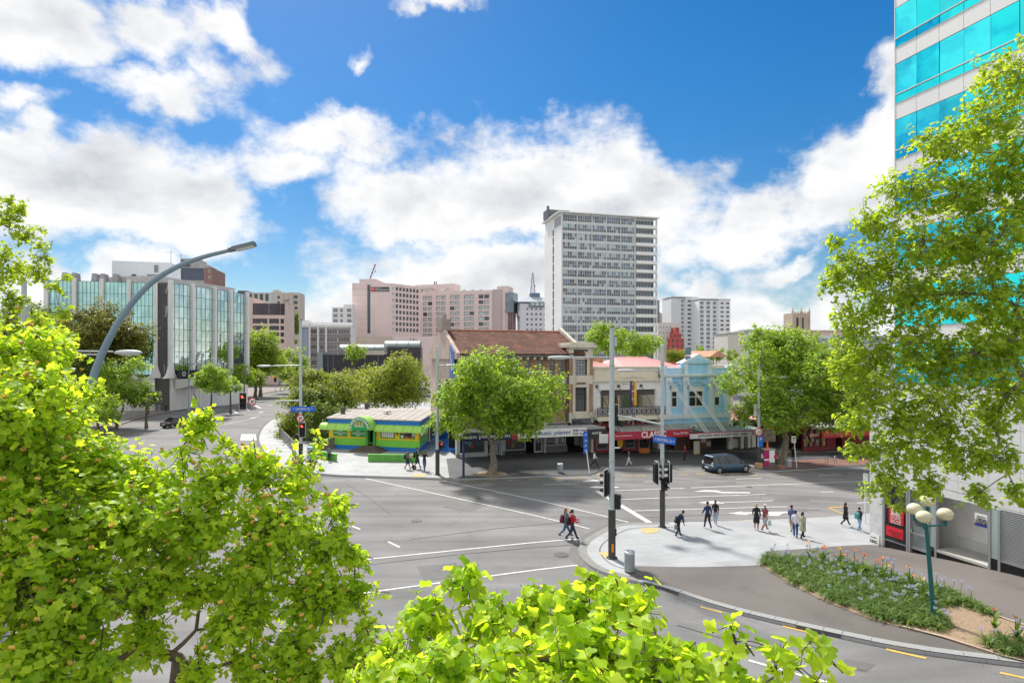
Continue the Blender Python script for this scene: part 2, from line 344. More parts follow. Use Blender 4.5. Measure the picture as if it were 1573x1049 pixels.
CUTX = [0., 1.5, 3., 4.5]+[x*1. for x in range(6, 28)]+[60.]; CUTY = [22+1.*i for i in range(0, 18)]
def drape(name, poly, dz, mat, parent=None, skirt=0.):
    """a sheet that follows the ground, dz above it; skirt > 0 gives it a vertical edge (a kerb)"""
    bm = bmesh.new(); vs = [bm.verts.new((p[0], p[1], 0)) for p in poly]; f = bm.faces.new(vs)
    bm.normal_update()
    if f.normal.z < 0: bmesh.ops.reverse_faces(bm, faces=[f])
    bmesh.ops.triangulate(bm, faces=bm.faces[:])
    xs = [p[0] for p in poly]; ys = [p[1] for p in poly]
    if max(xs) > 0:
        for c in CUTX:
            if min(xs) < c < max(xs): bmesh.ops.bisect_plane(bm, geom=bm.verts[:]+bm.edges[:]+bm.faces[:], plane_co=(c, 0, 0), plane_no=(1, 0, 0))
        for c in CUTY:
            if min(ys) < c < max(ys): bmesh.ops.bisect_plane(bm, geom=bm.verts[:]+bm.edges[:]+bm.faces[:], plane_co=(0, c, 0), plane_no=(0, 1, 0))
    if skirt:
        ed = [e for e in bm.edges if len(e.link_faces) == 1]
        r = bmesh.ops.extrude_edge_only(bm, edges=ed); nv = {v for v in r['geom'] if isinstance(v, bmesh.types.BMVert)}
    else: nv = set()
    for v in bm.verts: v.co.z = zg(v.co.x, v.co.y)+dz-(skirt if v in nv else 0)
    bmesh.ops.recalc_face_normals(bm, faces=bm.faces[:]) if skirt else None
    me = bpy.data.meshes.new(name); bm.to_mesh(me); bm.free(); me.materials.append(mat)
    return inst(name, me, parent)
def gp(pts, dz=0.): return [G(x, y, dz)[:2] for x, y in pts]
def curve(pts, k=6):
    """Catmull-Rom through plan points"""
    out = []; n = len(pts)
    for i in range(n-1):
        p0, p1, p2, p3 = (Vector(pts[max(i-1, 0)]), Vector(pts[i]), Vector(pts[i+1]), Vector(pts[min(i+2, n-1)]))
        for j in range(k):
            t = j/k; out.append(tuple(.5*((2*p1)+(-p0+p2)*t+(2*p0-5*p1+4*p2-p3)*t*t+(-p0+3*p1-3*p2+p3)*t**3)))
    out.append(tuple(pts[-1])); return out

g = drape('ground', [(-1500, -30), (1500, -30), (2500, 4000), (-2500, 4000)], -.03, mat_ground); tag(g, kind='structure')
road = drape('road', [(-140, 2), (70, 2), (110, 130), (60, 300), (-140, 300)], 0., mat_road); tag(road, kind='structure')
# pavement on the far side, in front of the restaurant and the shops
kfar = [(419, 643), (402, 657), (394, 676), (406, 700), (440, 722), (500, 731), (571, 734), (667, 737), (690, 737.5), (800, 734), (903, 730.5)]
kfar_pts = curve(gp(kfar), 5)+gp([(915, 727.5), (921, 723), (924, 719.5)])+gp([(1000, 717.5), (1085, 716), (1140, 719)])+gp([(1152, 724.5), (1170, 726), (1250, 721), (1330, 716), (1420, 711)])
poly = kfar_pts+[(90, 92), (90, 130), (-30, 130), (-34, 95)]
pav_far = drape('pavement', poly, .12, mat_plaza, skirt=.15); tag(pav_far, kind='structure')
def strip(name, pts, w, dz, mat, parent, side=1):
    P_ = [Vector((p[0], p[1])) for p in pts]; a = []; b = []
    for i, p in enumerate(P_):
        t = (P_[min(i+1, len(P_)-1)]-P_[max(i-1, 0)]).normalized(); n = Vector((-t.y, t.x))*side
        a.append(tuple(p)); b.append(tuple(p+n*w))
    return drape(name, a+b[::-1], dz, mat, parent)
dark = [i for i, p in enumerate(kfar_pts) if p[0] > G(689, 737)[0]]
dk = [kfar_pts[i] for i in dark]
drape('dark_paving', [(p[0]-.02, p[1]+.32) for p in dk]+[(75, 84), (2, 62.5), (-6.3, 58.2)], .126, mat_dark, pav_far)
drape('red_paving', gp([(1180, 723), (1250, 719.5), (1340, 713.5), (1420, 709), (1420, 700), (1340, 703), (1230, 706), (1190, 711)], .12), .132, mat_red, pav_far)
strip('kerb', kfar_pts, .3, .1325, mat_kerb2, pav_far)
# left pavement along the glass building
kl = curve(gp([(60, 735), (120, 688), (162, 664), (213, 644), (290, 629), (354, 621), (378, 616), (398, 607), (420, 602), (440, 600)]), 5)
pav_left = drape('pavement', kl+[(-70, 250), (-140, 250), (-140, 60), (-60, 45)], .12, M('left_footpath', (.22, .19, .175), .8, var=.15, scale=.6), skirt=.15); tag(pav_left, kind='structure')
strip('kerb', kl, .25, .1325, mat_kerb2, pav_left)
# near plaza with its rounded corner
kn = [(1420, 779), (1340, 790), (1290, 795), (1206, 799.5), (1100, 803.5), (1012, 805), (965, 806), (936, 811), (908, 825), (893, 837), (889, 850), (899, 866), (922, 880), (965, 893), (1015, 905), (1100, 934), (1250, 971), (1400, 1002), (1573, 1025), (1700, 1040)]
kn_pts = curve(gp(kn), 6)
plaza = drape('plaza', kn_pts+[(60, 12), (60, 46)], .12, mat_plaza, skirt=.15); tag(plaza, kind='structure')
i0 = next(i for i, p in enumerate(kn_pts) if (Vector(p)-Vector(G(922, 880)[:2])).length < .3)
path_poly = gp([(972, 869), (1167, 868), (1171, 851), (1178, 847), (1250, 842), (1336, 836.5), (1357, 835), (1470, 852), (1573, 873), (1640, 885)], .12)
low = [p for p in kn_pts if p[1] < G(1000, 893)[1] and p[0] > 3]
drape('asphalt_path', path_poly+[(30, 17)]+[(p[0]+.12, p[1]+.33) for p in low[::-1]], .136, mat_path, plaza)
# light band and joint around the corner
cor = [p for p in kn_pts if p[1] > G(965, 893)[1]-.3 and p[0] < G(1030, 805)[0]]
strip('kerb_band', cor, .42, .1255, M('concrete_kerb', (.24, .235, .22), .8, var=.12, scale=3), plaza, 1)
jn = []
for i, p in enumerate(cor):
    t = (Vector(cor[min(i+1, len(cor)-1)])-Vector(cor[max(i-1, 0)])).normalized(); jn.append(tuple(Vector(p)+Vector((-t.y, t.x))*1.05))
strip('paving_joint', jn, .05, .1265, M('joint_dark', (.07, .07, .075), .8), plaza, 1)
strip('gutter', cor, .5, .006, M('gutter_concrete', (.16, .155, .145), .8, var=.15, scale=3), plaza, -1)
# granite kerb stones, one by one, along the near road
st = [Vector(p) for p in kn_pts if p[1] < G(985, 897)[1] and p[0] > 2]
acc = [0.]
for a, b in zip(st[:-1], st[1:]): acc.append(acc[-1]+(b-a).length)
def along(s):
    for i in range(len(acc)-1):
        if acc[i+1] >= s: t = (s-acc[i])/(acc[i+1]-acc[i]); return st[i].lerp(st[i+1], t)
    return st[-1]
s = 0.; rnd = random.Random(4); k = 0
while s < acc[-1]-.3:
    ln = rnd.choice([.62, .78, .9, .9]); a = along(s+.008); b = along(min(s+ln, acc[-1])-.008); t = (b-a).normalized(); n = Vector((-t.y, t.x)); n = n if n.y > 0 else -n
    q = [a, b, b+n*.32, a+n*.32]; d = rnd.uniform(0, .006); mbk = MB(); top = [(*v, zg(*v)+.148+d) for v in q]; bot = [(*v, zg(*v)-.02) for v in q]
    e = [(*(a-n*.0), zg(*a)), (*(b-n*.0), zg(*b))]
    mbk.add(bot+top, [(0, 1, 5, 4), (1, 2, 6, 5), (2, 3, 7, 6), (3, 0, 4, 7)], 1).add(top, [(0, 1, 2, 3)], 0)
    mbk.build('kerb_stone', [mat_kerb, mat_kerb2], plaza); s += ln
# planted bed: mulch sheet and edging
mat_mulch = M('bark_mulch', (.30, .21, .14), .9, var=.5, scale=22, bump=.8, bscale=30)
bed = gp([(1167, 868), (1214, 898), (1265, 923), (1338, 952), (1392, 966.5), (1446, 980), (1526, 1006), (1573, 1018), (1640, 1030), (1640, 985), (1573, 962), (1524, 946), (1459, 909), (1392, 892.6), (1338, 871), (1231, 857), (1177, 851)], .12)
drape('mulch', bed, .155, mat_mulch, plaza)
mat_edge = M('timber_edging', (.42, .33, .26), .8, var=.2, scale=4)
for pts in ([(1380, 963), (1446, 980), (1500, 997), (1540, 1010), (1573, 1018)], [(1510, 940), (1545, 953), (1573, 962), (1600, 972)]):
    q = gp(pts, .12); a = strip('bed_edging', q, .11, .19, mat_edge, plaza, 1)
# ---------------- painted markings (children of the road)
def mark(name, pts, w, mat=mat_white, dz=.014):
    q = [Vector(p) for p in gp(pts)]
    for a, b in zip(q[:-1], q[1:]):
        t = (b-a).normalized(); n = Vector((-t.y, t.x))*w/2
        drape(name, [tuple(a-n), tuple(b-n), tuple(b+n), tuple(a+n)], dz, mat, road)
for a in [((562, 735), (905, 812)), ((681, 738.5), (965, 802)), ((545, 861), (892, 827.5)), ((520, 916), (887, 868)), ((1061, 749.3), (1345, 738.5)), ((917, 754.5), (1052, 749.8)), ((956, 767), (1177, 759)), ((971, 784.7), (1209, 778))]:
    mark('lane_line', a, .13)
for a in [((596, 832), (614, 840.5)), ((541, 808), (553, 813)), ((834, 744.3), (886, 743.2)), ((989, 739.8), (1034, 738.5)), ((1130, 735.6), (1170, 734)), ((1257, 730.8), (1292, 729)), ((1261, 756.2), (1280, 755)), ((1317, 753.3), (1336, 752.4)), ((1317, 772.4), (1340, 771)), ((812, 913), (850, 926)), ((1150, 1014), (1290, 1053)), ((1082, 773), (1187, 769))]:
    mark('lane_dash', a, .13)
mark('stop_line', [(917, 754.5), (1000, 804)], .42)
mark('stop_line', [(896, 739.5), (927, 737)], .5)
for pts in ([(905, 748.5), (918, 745.8), (916, 747.4), (938, 747.2), (934, 745.6), (953, 748.8), (930, 750.6), (932, 749), (914, 749.4)],
            [(1064, 755.2), (1082, 752.8), (1101, 753.3), (1109, 755.6), (1152, 756), (1152, 757.6), (1108, 757.4), (1098, 755.6), (1081, 755.3)],
            [(1072, 771.8), (1098, 769.2), (1103, 770.4), (1113, 773.2), (1090, 773.6)],
            [(1118, 788.6), (1141, 785.2), (1139, 787), (1215, 785.6), (1222, 787.3), (1203, 788.2), (1196, 792.4), (1180, 792), (1182, 789), (1146, 789.2), (1150, 791)]):
    drape('lane_arrow', gp(pts), .014, mat_white, road)
for x0, x1, y in [(713, 730, 738.6), (747, 763, 738), (780, 796, 737.4), (813, 829, 736.6), (846, 862, 735.8), (878, 894, 734.8), (956, 972, 730.8), (977, 992, 730.2), (1042, 1058, 728.8), (1069, 1085, 728.2), (1096, 1112, 728.2), (1122, 1137, 729), (1150, 1164, 729.6), (1200, 1213, 727.2), (1276, 1288, 727), (1300, 1312, 726.4)]:
    mark('yellow_dash', [(x0, y), (x1, y-.2)], .15, mat_yellow)
mark('yellow_line', [(1226, 724.3), (1240, 724), (1268, 729.4)], .15, mat_yellow)
mark('yellow_line', [(913, 726.5), (925, 731)], .15, mat_yellow)
for x0, y0, x1, y1 in [(1032, 803.4, 1041, 803.2), (1094, 802.2, 1108, 801.8), (1142, 800.6, 1159, 800), (1193, 799, 1217, 798), (1241, 797, 1260, 796), (1274, 780.3, 1298, 779.2)]:
    mark('yellow_dash', [(x0, y0-.9), (x1, y1-.9)], .17, mat_yellow)
mark('yellow_line', [(1273, 780.3), (1296, 789)], .17, mat_yellow)
for a in [((1076, 932), (1110, 941)), ((1202, 961.5), (1256, 974.5)), ((1361, 997), (1423, 1011)), ((1536, 1033), (1590, 1045))]: mark('yellow_dash', a, .12, mat_yellow)
for a in [((357, 629.5), (364, 634.5)), ((375, 625.5), (382, 630.5)), ((392, 623), (400, 627)), ((411, 622.5), (419, 622.5)), ((385, 643), (392, 641)), ((398, 634), (404, 632.5))]: mark('lane_dash', a, .5)
drape('hatched_box', gp([(371, 667), (393, 667), (394, 676), (369, 676)]), .014, mat_white, road)
for y in (667, 671, 675): mark('yellow_line', [(158, y), (190, y-1.5)], .35, mat_yellow)
mark('lane_dash', [(345, 652), (400, 640)], .15)
for q in ([(983, 812), (1000, 810), (1015, 813), (1006, 818.5), (992, 819.5), (986, 816)], [(919, 848), (936, 847), (937, 858), (930, 857)]):
    drape('tactile_paving', gp(q, .12), .131, mat_tact, plaza)
for q in ([(630, 731), (640, 727.5), (655, 729), (652, 732.5)], [(474, 717.5), (487, 716.5), (486, 720), (476, 721)]):
    drape('tactile_paving', gp(q, .12), .136, mat_tact, pav_far)
# repair patches, sealed seams, covers
mat_patch = asphalt('asphalt_patch', (.15, .146, .146), tracks=False, crack=1.); mat_seam = M('tar_seam', (.06, .06, .062), .6, var=.3, scale=3)
for q in ([(700, 772), (742, 778), (722, 786), (678, 779)], [(1080, 741), (1130, 739.6), (1133, 744), (1082, 745.6)], [(640, 870), (700, 864), (720, 884), (652, 892)], [(1190, 765), (1240, 763), (1245, 769), (1192, 771)], [(1300, 1012), (1345, 1020), (1330, 1032), (1282, 1024)]): drape('road_patch', gp(q), .008, mat_patch, road)
for a in [((560, 868), (700, 852), (890, 836)), ((628, 829), (760, 812), (880, 802)), ((930, 741), (1060, 737), (1200, 731)), ((980, 795), (1120, 790), (1260, 783)), ((600, 790), (560, 760), (530, 742)), ((1040, 960), (1200, 1003), (1330, 1030))]: mark('sealed_seam', a, .045, mat_seam, .011)
for x, y, r_ in ((640, 800, .33), (1020, 760, .3), (1150, 748, .3), (735, 765, .3)):
    c = G(x, y); MB().cyl((0, 0, 0), (0, 0, .006), r_, n=20).build('manhole_cover', M('iron_cover', (.1, .1, .097), .7, var=.2), road, (c.x, c.y, c.z+.012))
c = G(862, 852); o = MB().cyl((0, 0, 0), (0, 0, .006), .38, n=20).build('manhole_cover', M('iron_cover', (.13, .13, .125), .7, var=.2), road, (c.x, c.y, c.z+.012))
# ================================================================== far buildings
def pitchbox(mb, x0, x1, y0, y1, z0, z1, m=0): return mb.box(x0, x1, y0, y1, z0, z1, m)
GL_DARK = glass('window_dark', (.05, .06, .07), .08)
GL_BLUE = glass('window_blue_grey', (.16, .2, .23), .08, var=.5, scale=.25)
GL_PALE = glass('window_pale_curtain', (.42, .5, .5), .25, var=.35, scale=.6)
FR_WHITE = M('frame_white', (.7, .7, .68), .5, var=.05)
FR_DARK = M('frame_dark', (.05, .05, .055), .5)
CONC = M('painted_concrete', (.62, .62, .60), .8, var=.08, scale=.3, stain=.18)
ROOFING = M('roof_membrane', (.33, .32, .31), .8, var=.15, scale=.5)
def root_at(fr, name, label, cat, group=None): return thing(name, label, cat, fr.o, fr.a, group)

# ---- tall white slab tower with glass floors and end balconies
fr = Frame((18.0, 220, 0), math.atan(.265))
t = root_at(fr, 'office_tower', 'tall white slab tower with glazed floors and balconies on its right end', 'tower')
Lw, Dw, top = 38.6, 19.4, 62.4
xb = fr.x(977.5); nfl = 16; fh = 3.36
b = MB(); b.box(0, xb, .6, Dw, 0, top-.2, 0).box(xb, Lw-.6, 2.2, Dw, 0, top-.2, 0)
b.box(-.15, 0, -.2, Dw*.42, 0, top-4.6).box(-.15, 0, Dw*.50, Dw+.1, 0, top-4.6).box(-.02, .02, Dw*.42, Dw*.5, 0, top-4.6, 1)
for i in range(1, 16): b.box(-.12, .0, Dw*.42, Dw*.5, i*fh+4.5, i*fh+4.9, 0)
b.build('wall', [M('tower_white', (.84, .84, .82), .75, var=.05, scale=.2, stain=.1), FR_DARK], t)
MUL = M('tower_mullion', (.62, .64, .64), .6, var=.05)
gl = glass('tower_glass', (.10, .125, .15), .06, var=.9, scale=.12)
bw = (xb-.9)/5
cells = MB(); pan = MB()
for i in range(nfl):
    z1 = top-.6-i*fh; z0 = z1-2.55
    sp = MB().box(.3, xb, .3, .62, z0-.78, z0); sp.build('spandrel', MUL, t)
    for j in range(5):
        xx = .6+j*bw
        key = ('tw', i == 0)
        if key not in _wc:
            w = bw-.35; h = 2.55; q = MB(); q.box(0, w, 0, .12, 0, .12).box(0, w, 0, .12, h-.1, h).box(0, w, .01, .1, h*.42, h*.42+.1)
            for k in range(7): q.box(w*k/6-.05, w*k/6+.05, -.04, .12, .12, h-.1)
            g2 = MB()
            rr = random.Random(3)
            for k in range(6):
                g2.box(w*k/6+.07, w*(k+1)/6-.07, .05, .09, .1, h*.42, 0); g2.box(w*k/6+.07, w*(k+1)/6-.07, .05, .09, h*.42, h-.1, 1 if i else 0)
            _wc[key] = (q.mesh('window', MUL), g2)
        w_ = inst('window', _wc[key][0], t, (xx, .3, z0))
        # blinds: each bay its own mix of raised and lowered
        rr = random.Random(i*7+j); w = bw-.35; h = 2.55; g2 = MB()
        for k in range(6):
            g2.box(w*k/6+.07, w*(k+1)/6-.07, .05, .09, .1, h*.42, 0 if rr.random() < .9 else 1)
            lowered = rr.random() < (.6 if i in (3, 10) else .25) and i > 0
            g2.box(w*k/6+.07, w*(k+1)/6-.07, .05, .09, h*.42+.1, h-.1, 1 if lowered else (2 if rr.random() < .3 else 0))
        g2.build('pane', [gl, GL_PALE, glass('tower_glass_blue', (.16, .22, .33), .05)], w_)
    # balcony at the end
    q = MB().box(xb+.1, Lw, .2, 2.4, z0-.85, z0-.55).box(xb+.1, Lw, .2, .3, z0-.55, z0+.35).box(Lw-.1, Lw, .3, 2.2, z0-.55, z0+.35); q.build('balcony', M('tower_white', (.6, .6, .58)), t)
    q = MB().box(xb+.3, Lw-.7, 2.05, 2.15, z0-.4, z0+2.3); o = q.build('window', gl, t)
    q = MB()
    for k in range(6): q.box(xb+.4+k*1.25, xb+.52+k*1.25, 2.0, 2.06, z0-.4, z0+2.3)
    q.build('window_frame', MUL, o)
b = MB()
for j in range(6): b.box(.42+j*bw-.16, .42+j*bw+.12, .12, .6, 0, top)
b.box(Lw-.5, Lw, .25, .75, 0, top).box(-.1, .35, .0, .6, 0, top); b.build('column', MUL, t)
b = MB().box(-1.3, Lw+.5, -.7, Dw+.6, top, top+.3).box(-1.1, Lw+.4, -.6, Dw+.5, top-.12, top); b.build('roof_slab', M('tower_white', (.6,)*3), t)
MB().box(-1.5, 7.5, 12, 17, top+.45, top+3.8).box(-1.6, -.8, 11.6, 12.4, top+.45, top+5).build('plant_room', M('plant_room_grey', (.13, .14, .16), .8), t)
MB().box(22.5, 32, 6, 11, top+.45, top+1.7).build('plant_room', M('plant_room_grey', (.13, .14, .16), .8), t)
bw2 = MB().box(-.1, 0.02, 1, Dw*.4, top-4.3, top-1); bw2.build('window', GL_BLUE, t)

# ---- pink hotel: front block with the sign, long block behind
PINK = M('pink_render', (.74, .61, .59), .85, var=.06, scale=.15, stain=.12)
PINKD = M('pink_render_dark', (.45, .34, .32), .85, var=.06)
fa = Frame(P(541, 548, 310), R(2)); fa.o.z = 0
ta = root_at(fa, 'hotel_block', 'pink hotel block with dark sign board and vertical glass strip', 'hotel')
xr = fa.x(601); zt = fa.z(570, 435); zb = 0
sx0, sx1 = fa.x(564.2), fa.x(569); sz0 = fa.z(566, 512)
b = MB(); b.pierced(0, xr, zb, zt, [(sx0, sx1, sz0, zt-.8)], 0, 1.2).box(.02, xr, 1.2, 30, zb, zt-.1)
b.box(fa.x(552), fa.x(578), .1, 12, zt, fa.z(565, 428.6)); b.prism_y([(fa.x(578), zt), (fa.x(592), zt), (fa.x(578), zt+2.0)], .1, 10)
for k in range(8): b.box(.0, sx0-.2, -.05, 0, zt-3-k*3.0, zt-2.9-k*3.0, 1)
b.build('wall', [PINK, PINKD], ta)
ng = 9
for k in range(ng):
    z0 = sz0+(zt-.8-sz0)*k/ng; window(ta, sx0, sx1, z0, z0+(zt-.8-sz0)/ng-.02, .5, FR_DARK, glass('hotel_strip_glass', (.07, .11, .15), .05), 2, 1, .1)
x0, x1, z0, z1 = fa.rect(569.8, 441.0, 598, 447.8)
sg = MB().box(x0, x1, -.25, -.05, z0, z1).build('sign_board', M('sign_charcoal', (.06, .065, .075), .5), ta)
MB().box(x0, x0+1.9, -.32, -.25, z0, z1).build('emblem', M('sign_red', (.55, .03, .05), .5), sg)
lettering(sg, 'M', (x0+.95, -.36, (z0+z1)/2), 1, FR_WHITE, w=1.0, h=1.2)
lettering(sg, 'GRAND', (x0+3.6, -.3, z1-.65), 1, FR_WHITE, w=3, h=.6)
lettering(sg, 'MILLENNIUM', (x0+5.7, -.3, z0+.8), 1, FR_WHITE, w=7, h=.95)
# side face receding to the right
cw = fa.world(xr, 0, 0); fb = Frame(cw, R(52))
fl = 3.02; nrow = 8
tl = MB(); L2 = 20.
holes = []
for c in range(8):
    for r_ in range(nrow): z1_ = zt-1.6-r_*fl; holes.append((.6+c*2.4, 2.2+c*2.4, z1_-1.9, z1_))
rb = inst('side_wing', MB().pierced(0, L2, 0, zt, holes, 0, .5).box(0, L2, .5, 9, 0, zt-.1).mesh('side_wing', PINK), ta)
def to_local(o, parent_fr, fr2): o.location = (0, 0, 0); v = fr2.o-parent_fr.o; o.location = (v.dot(parent_fr.d), v.dot(parent_fr.n), v.z); o.rotation_euler = (0, 0, fr2.a-parent_fr.a)
to_local(rb, fa, fb)
for h in holes: window(rb, h[0], h[1], h[2], h[3], .2, FR_WHITE if h[0] < 2 else FR_DARK, GL_PALE if h[0] < 2 else GL_DARK, 1, 1, .1)
# long block, nearer towards its right end
fc = Frame(P(618, 548, 352), R(-17)); fc.o.z = 0
tcx = root_at(fc, 'hotel_block', 'long pink hotel block with rows of paired windows and rooftop houses', 'hotel')
xr = fc.x(756); zt = fc.z(690, 447.5)
pair_px = [(629, 645), (649.5, 664), (669.8, 684.8), (690.8, 706.2), (712.5, 728.5), (735, 751.5)]
holes = []
for a, c in pair_px:
    xa, xc = fc.x(a), fc.x(c); w = (xc-xa)/2
    for r_ in range(9):
        z1_ = zt-2.6-r_*3.05
        holes += [(xa+.1, xa+w-.25, z1_-2.05, z1_), (xa+w+.25, xc-.1, z1_-2.05, z1_)]
b = MB(); b.pierced(0, xr, 0, zt, holes, 0, .6).box(.02, xr, .6, 14, 0, zt-.3)
for a, c in pair_px: b.box(fc.x(a)-.1, fc.x(c)+.1, -.12, 0, zt-2.3, zt-2.0, 1)
for k in range(10): b.prism_y([(2+k*5, zt), (5+k*5, zt), (3.5+k*5, zt+.8)], .2, .6)
b.box(fc.x(633), fc.x(694), 4, 13, zt-.3, fc.z(664, 435.5)); b.box(fc.x(761.5), fc.x(778.5), 2, 12, 0, fc.z(770, 437.5)-.5)
b.box(xr+.0, fc.x(769), .8, 14, 0, zt+.3, 1)
b.build('wall', [PINK, M('pink_render_cool', (.52, .43, .43), .85, var=.05)], tcx)
rr = random.Random(8)
for h in holes: window(tcx, h[0], h[1], h[2], h[3], .28, FR_DARK, GL_DARK if rr.random() < .13 else GL_PALE, 1, 1, .14)
b = MB().box(fc.x(637), fc.x(646), .8, 5, zt, zt+2.2).box(fc.x(649), fc.x(661), .8, 5, zt, zt+2.6); b.build('rooftop_house', M('rooftop_cream', (.55, .50, .45), .7), tcx)
b = MB().prism_y([(fc.x(673), zt), (fc.x(681), zt), (fc.x(684), zt+2.2), (fc.x(677), zt+2.2)], 1, 3); b.build('skylight', M('frame_white', (.7,)*3), tcx)
for px in (658.5, 661.3): MB().cyl((fc.x(px), 8, fc.z(660, 435.5)), (fc.x(px), 8, fc.z(660, 430)), .3).build('flue', FR_DARK, tcx)
b = MB().box(fc.x(775), fc.x(787.6), 1.5, 10, fc.z(781, 480), fc.z(781, 449)); b.build('glass_bay', GL_BLUE, tcx)
b = MB()
for k in range(5): b.box(fc.x(775)+k*.9, fc.x(775)+k*.9+.25, 1.9, 9, 0, fc.z(781, 480))
b.build('bay_ribs', PINKD, tcx)
# podium under the hotel
fp = Frame(P(541, 548, 285), R(0)); fp.o.z = 0
tp = root_at(fp, 'hotel_podium', 'low pink podium wall below the hotel with small black lettering', 'building')
b = MB().box(0, fp.x(601.5), 0, 10, 0, fp.z(570, 517)).box(fp.x(601.5), fp.x(700), 1, 10, 0, fp.z(640, 516.8), 1); b.build('wall', [M('podium_cream', (.52, .45, .38), .85, var=.08, scale=.3), PINK], tp)
lettering(tp, 'S A I', (fp.x(634), .9, fp.z(634, 521.5)), 1, FR_DARK, w=3.0, h=1.6)
# tower crane far behind
cp = P(567, 428, 420)
tcr = thing('tower_crane', 'distant red and white tower crane jib above the pink hotel', 'crane', (cp.x, cp.y, 0))
b = MB(); zc = P(567, 428, 420).z; e0 = Vector((0, 0, zc-2)); e1 = Vector((4.2, 0, zc+10))
for k in range(9):
    p0 = e0.lerp(e1, k/9); p1 = e0.lerp(e1, (k+1)/9); b.cyl(p0, p1, .55, .5, 5, k % 2)
b.build('jib', [M('crane_red', (.45, .12, .08), .6), M('crane_pale', (.5, .45, .4), .6)], tcr)
MB().box(-1.1, 1.1, -1.1, 1.1, 0, zc-1).build('mast', M('crane_pale', (.5, .45, .4)), tcr)
MB().cyl(e1, e1+Vector((0, 0, -5)), .06, n=4).ell(e1+Vector((0, 0, -5)), .5, 6, 4).build('hook', FR_DARK, tcr)

# ---- small tower with pitched crown and lattice mast
fi = Frame(P(799, 548, 330), R(6)); fi.o.z = 0
ti = root_at(fi, 'office_tower', 'small lilac tower with metal hipped crown and lattice mast', 'tower')
x1 = fi.x(845); ze = fi.z(818, 466); lil = M('lilac_render', (.62, .62, .70), .8, var=.05, stain=.1)
holes = []
for r_ in range(7):
    for c in range(6): xx = fi.x(808.5)+c*2.45; z = fi.z(818, 473)-r_*2.85; holes.append((xx, xx+1.1, z-1.1, z))
b = MB().pierced(0, x1, 0, ze, holes, 0, .5).box(.02, x1, .5, 16, 0, ze).box(-.6, 0, 1, 14, ze-7, ze-1, 0); b.build('wall', lil, ti)
for h in holes: window(ti, *h, .25, FR_DARK, GL_DARK, 1, 1, .08)
MB().box(fi.x(812.5), x1+.3, -.5, .3, fi.z(818, 472), fi.z(818, 464)).build('window_band', glass('band_teal', (.04, .09, .12), .1), ti)
for k in range(3): window(ti, fi.x(815)+k*2.6, fi.x(815)+k*2.6+1.9, fi.z(818, 469.5), fi.z(818, 465), -.58, FR_WHITE, GL_PALE)
MB().box(-.8, .6, 1, 14, fi.z(799, 475), fi.z(799, 464)).build('side_box', M('side_box_grey', (.3, .3, .33), .7), ti)
b = MB(); zr0, zr1 = fi.z(818, 464), fi.z(818, 455); xa, xb_ = -1.6, x1+1; b.add([(xa, -1, zr0), (xb_, -1, zr0), (xb_, 17, zr0), (xa, 17, zr0), (xa+5, 5, zr1), (xb_-4, 5, zr1), (xb_-4, 12, zr1), (xa+5, 12, zr1)], [(0, 1, 5, 4), (1, 2, 6, 5), (2, 3, 7, 6), (3, 0, 4, 7), (4, 5, 6, 7), (3, 2, 1, 0)]); b.build('roof', M('zinc_roof', (.42, .46, .50), .45, .3, var=.1), ti)
MB().box(fi.x(817), fi.x(831.5), 5, 11, zr1-.3, fi.z(824, 448.5)).build('plant_room', M('plant_blue', (.14, .19, .28), .7), ti)
b = MB(); cx = fi.x(821.5); z0, z1 = fi.z(821, 448.5), fi.z(821, 416)
for sx in (-1, 1):
    for sy in (-1, 1): b.cyl((cx+sx*1.2, 8+sy*1.2, z0), (cx+sx*.3, 8+sy*.3, z1), .14, n=5)
for k in range(7):
    a = k/7; c = (k+1)/7; r0, r1 = 1.2-.9*a, 1.2-.9*c; za = z0+(z1-z0)*a; zc_ = z0+(z1-z0)*c
    b.cyl((cx-r0, 8-r0, za), (cx+r1, 8-r1, zc_), .09, n=4).cyl((cx+r0, 8-r0, za), (cx-r1, 8-r1, zc_), .09, n=4).cyl((cx-r0, 8-r0, za), (cx+r0, 8-r0, za), .09, n=4)
b.ell((cx-1, 7, z0+3), .5, 8, 6).ell((cx+1.1, 7, z0+4), .45, 8, 6); b.build('lattice_mast', M('mast_grey', (.33, .34, .36), .6), ti)

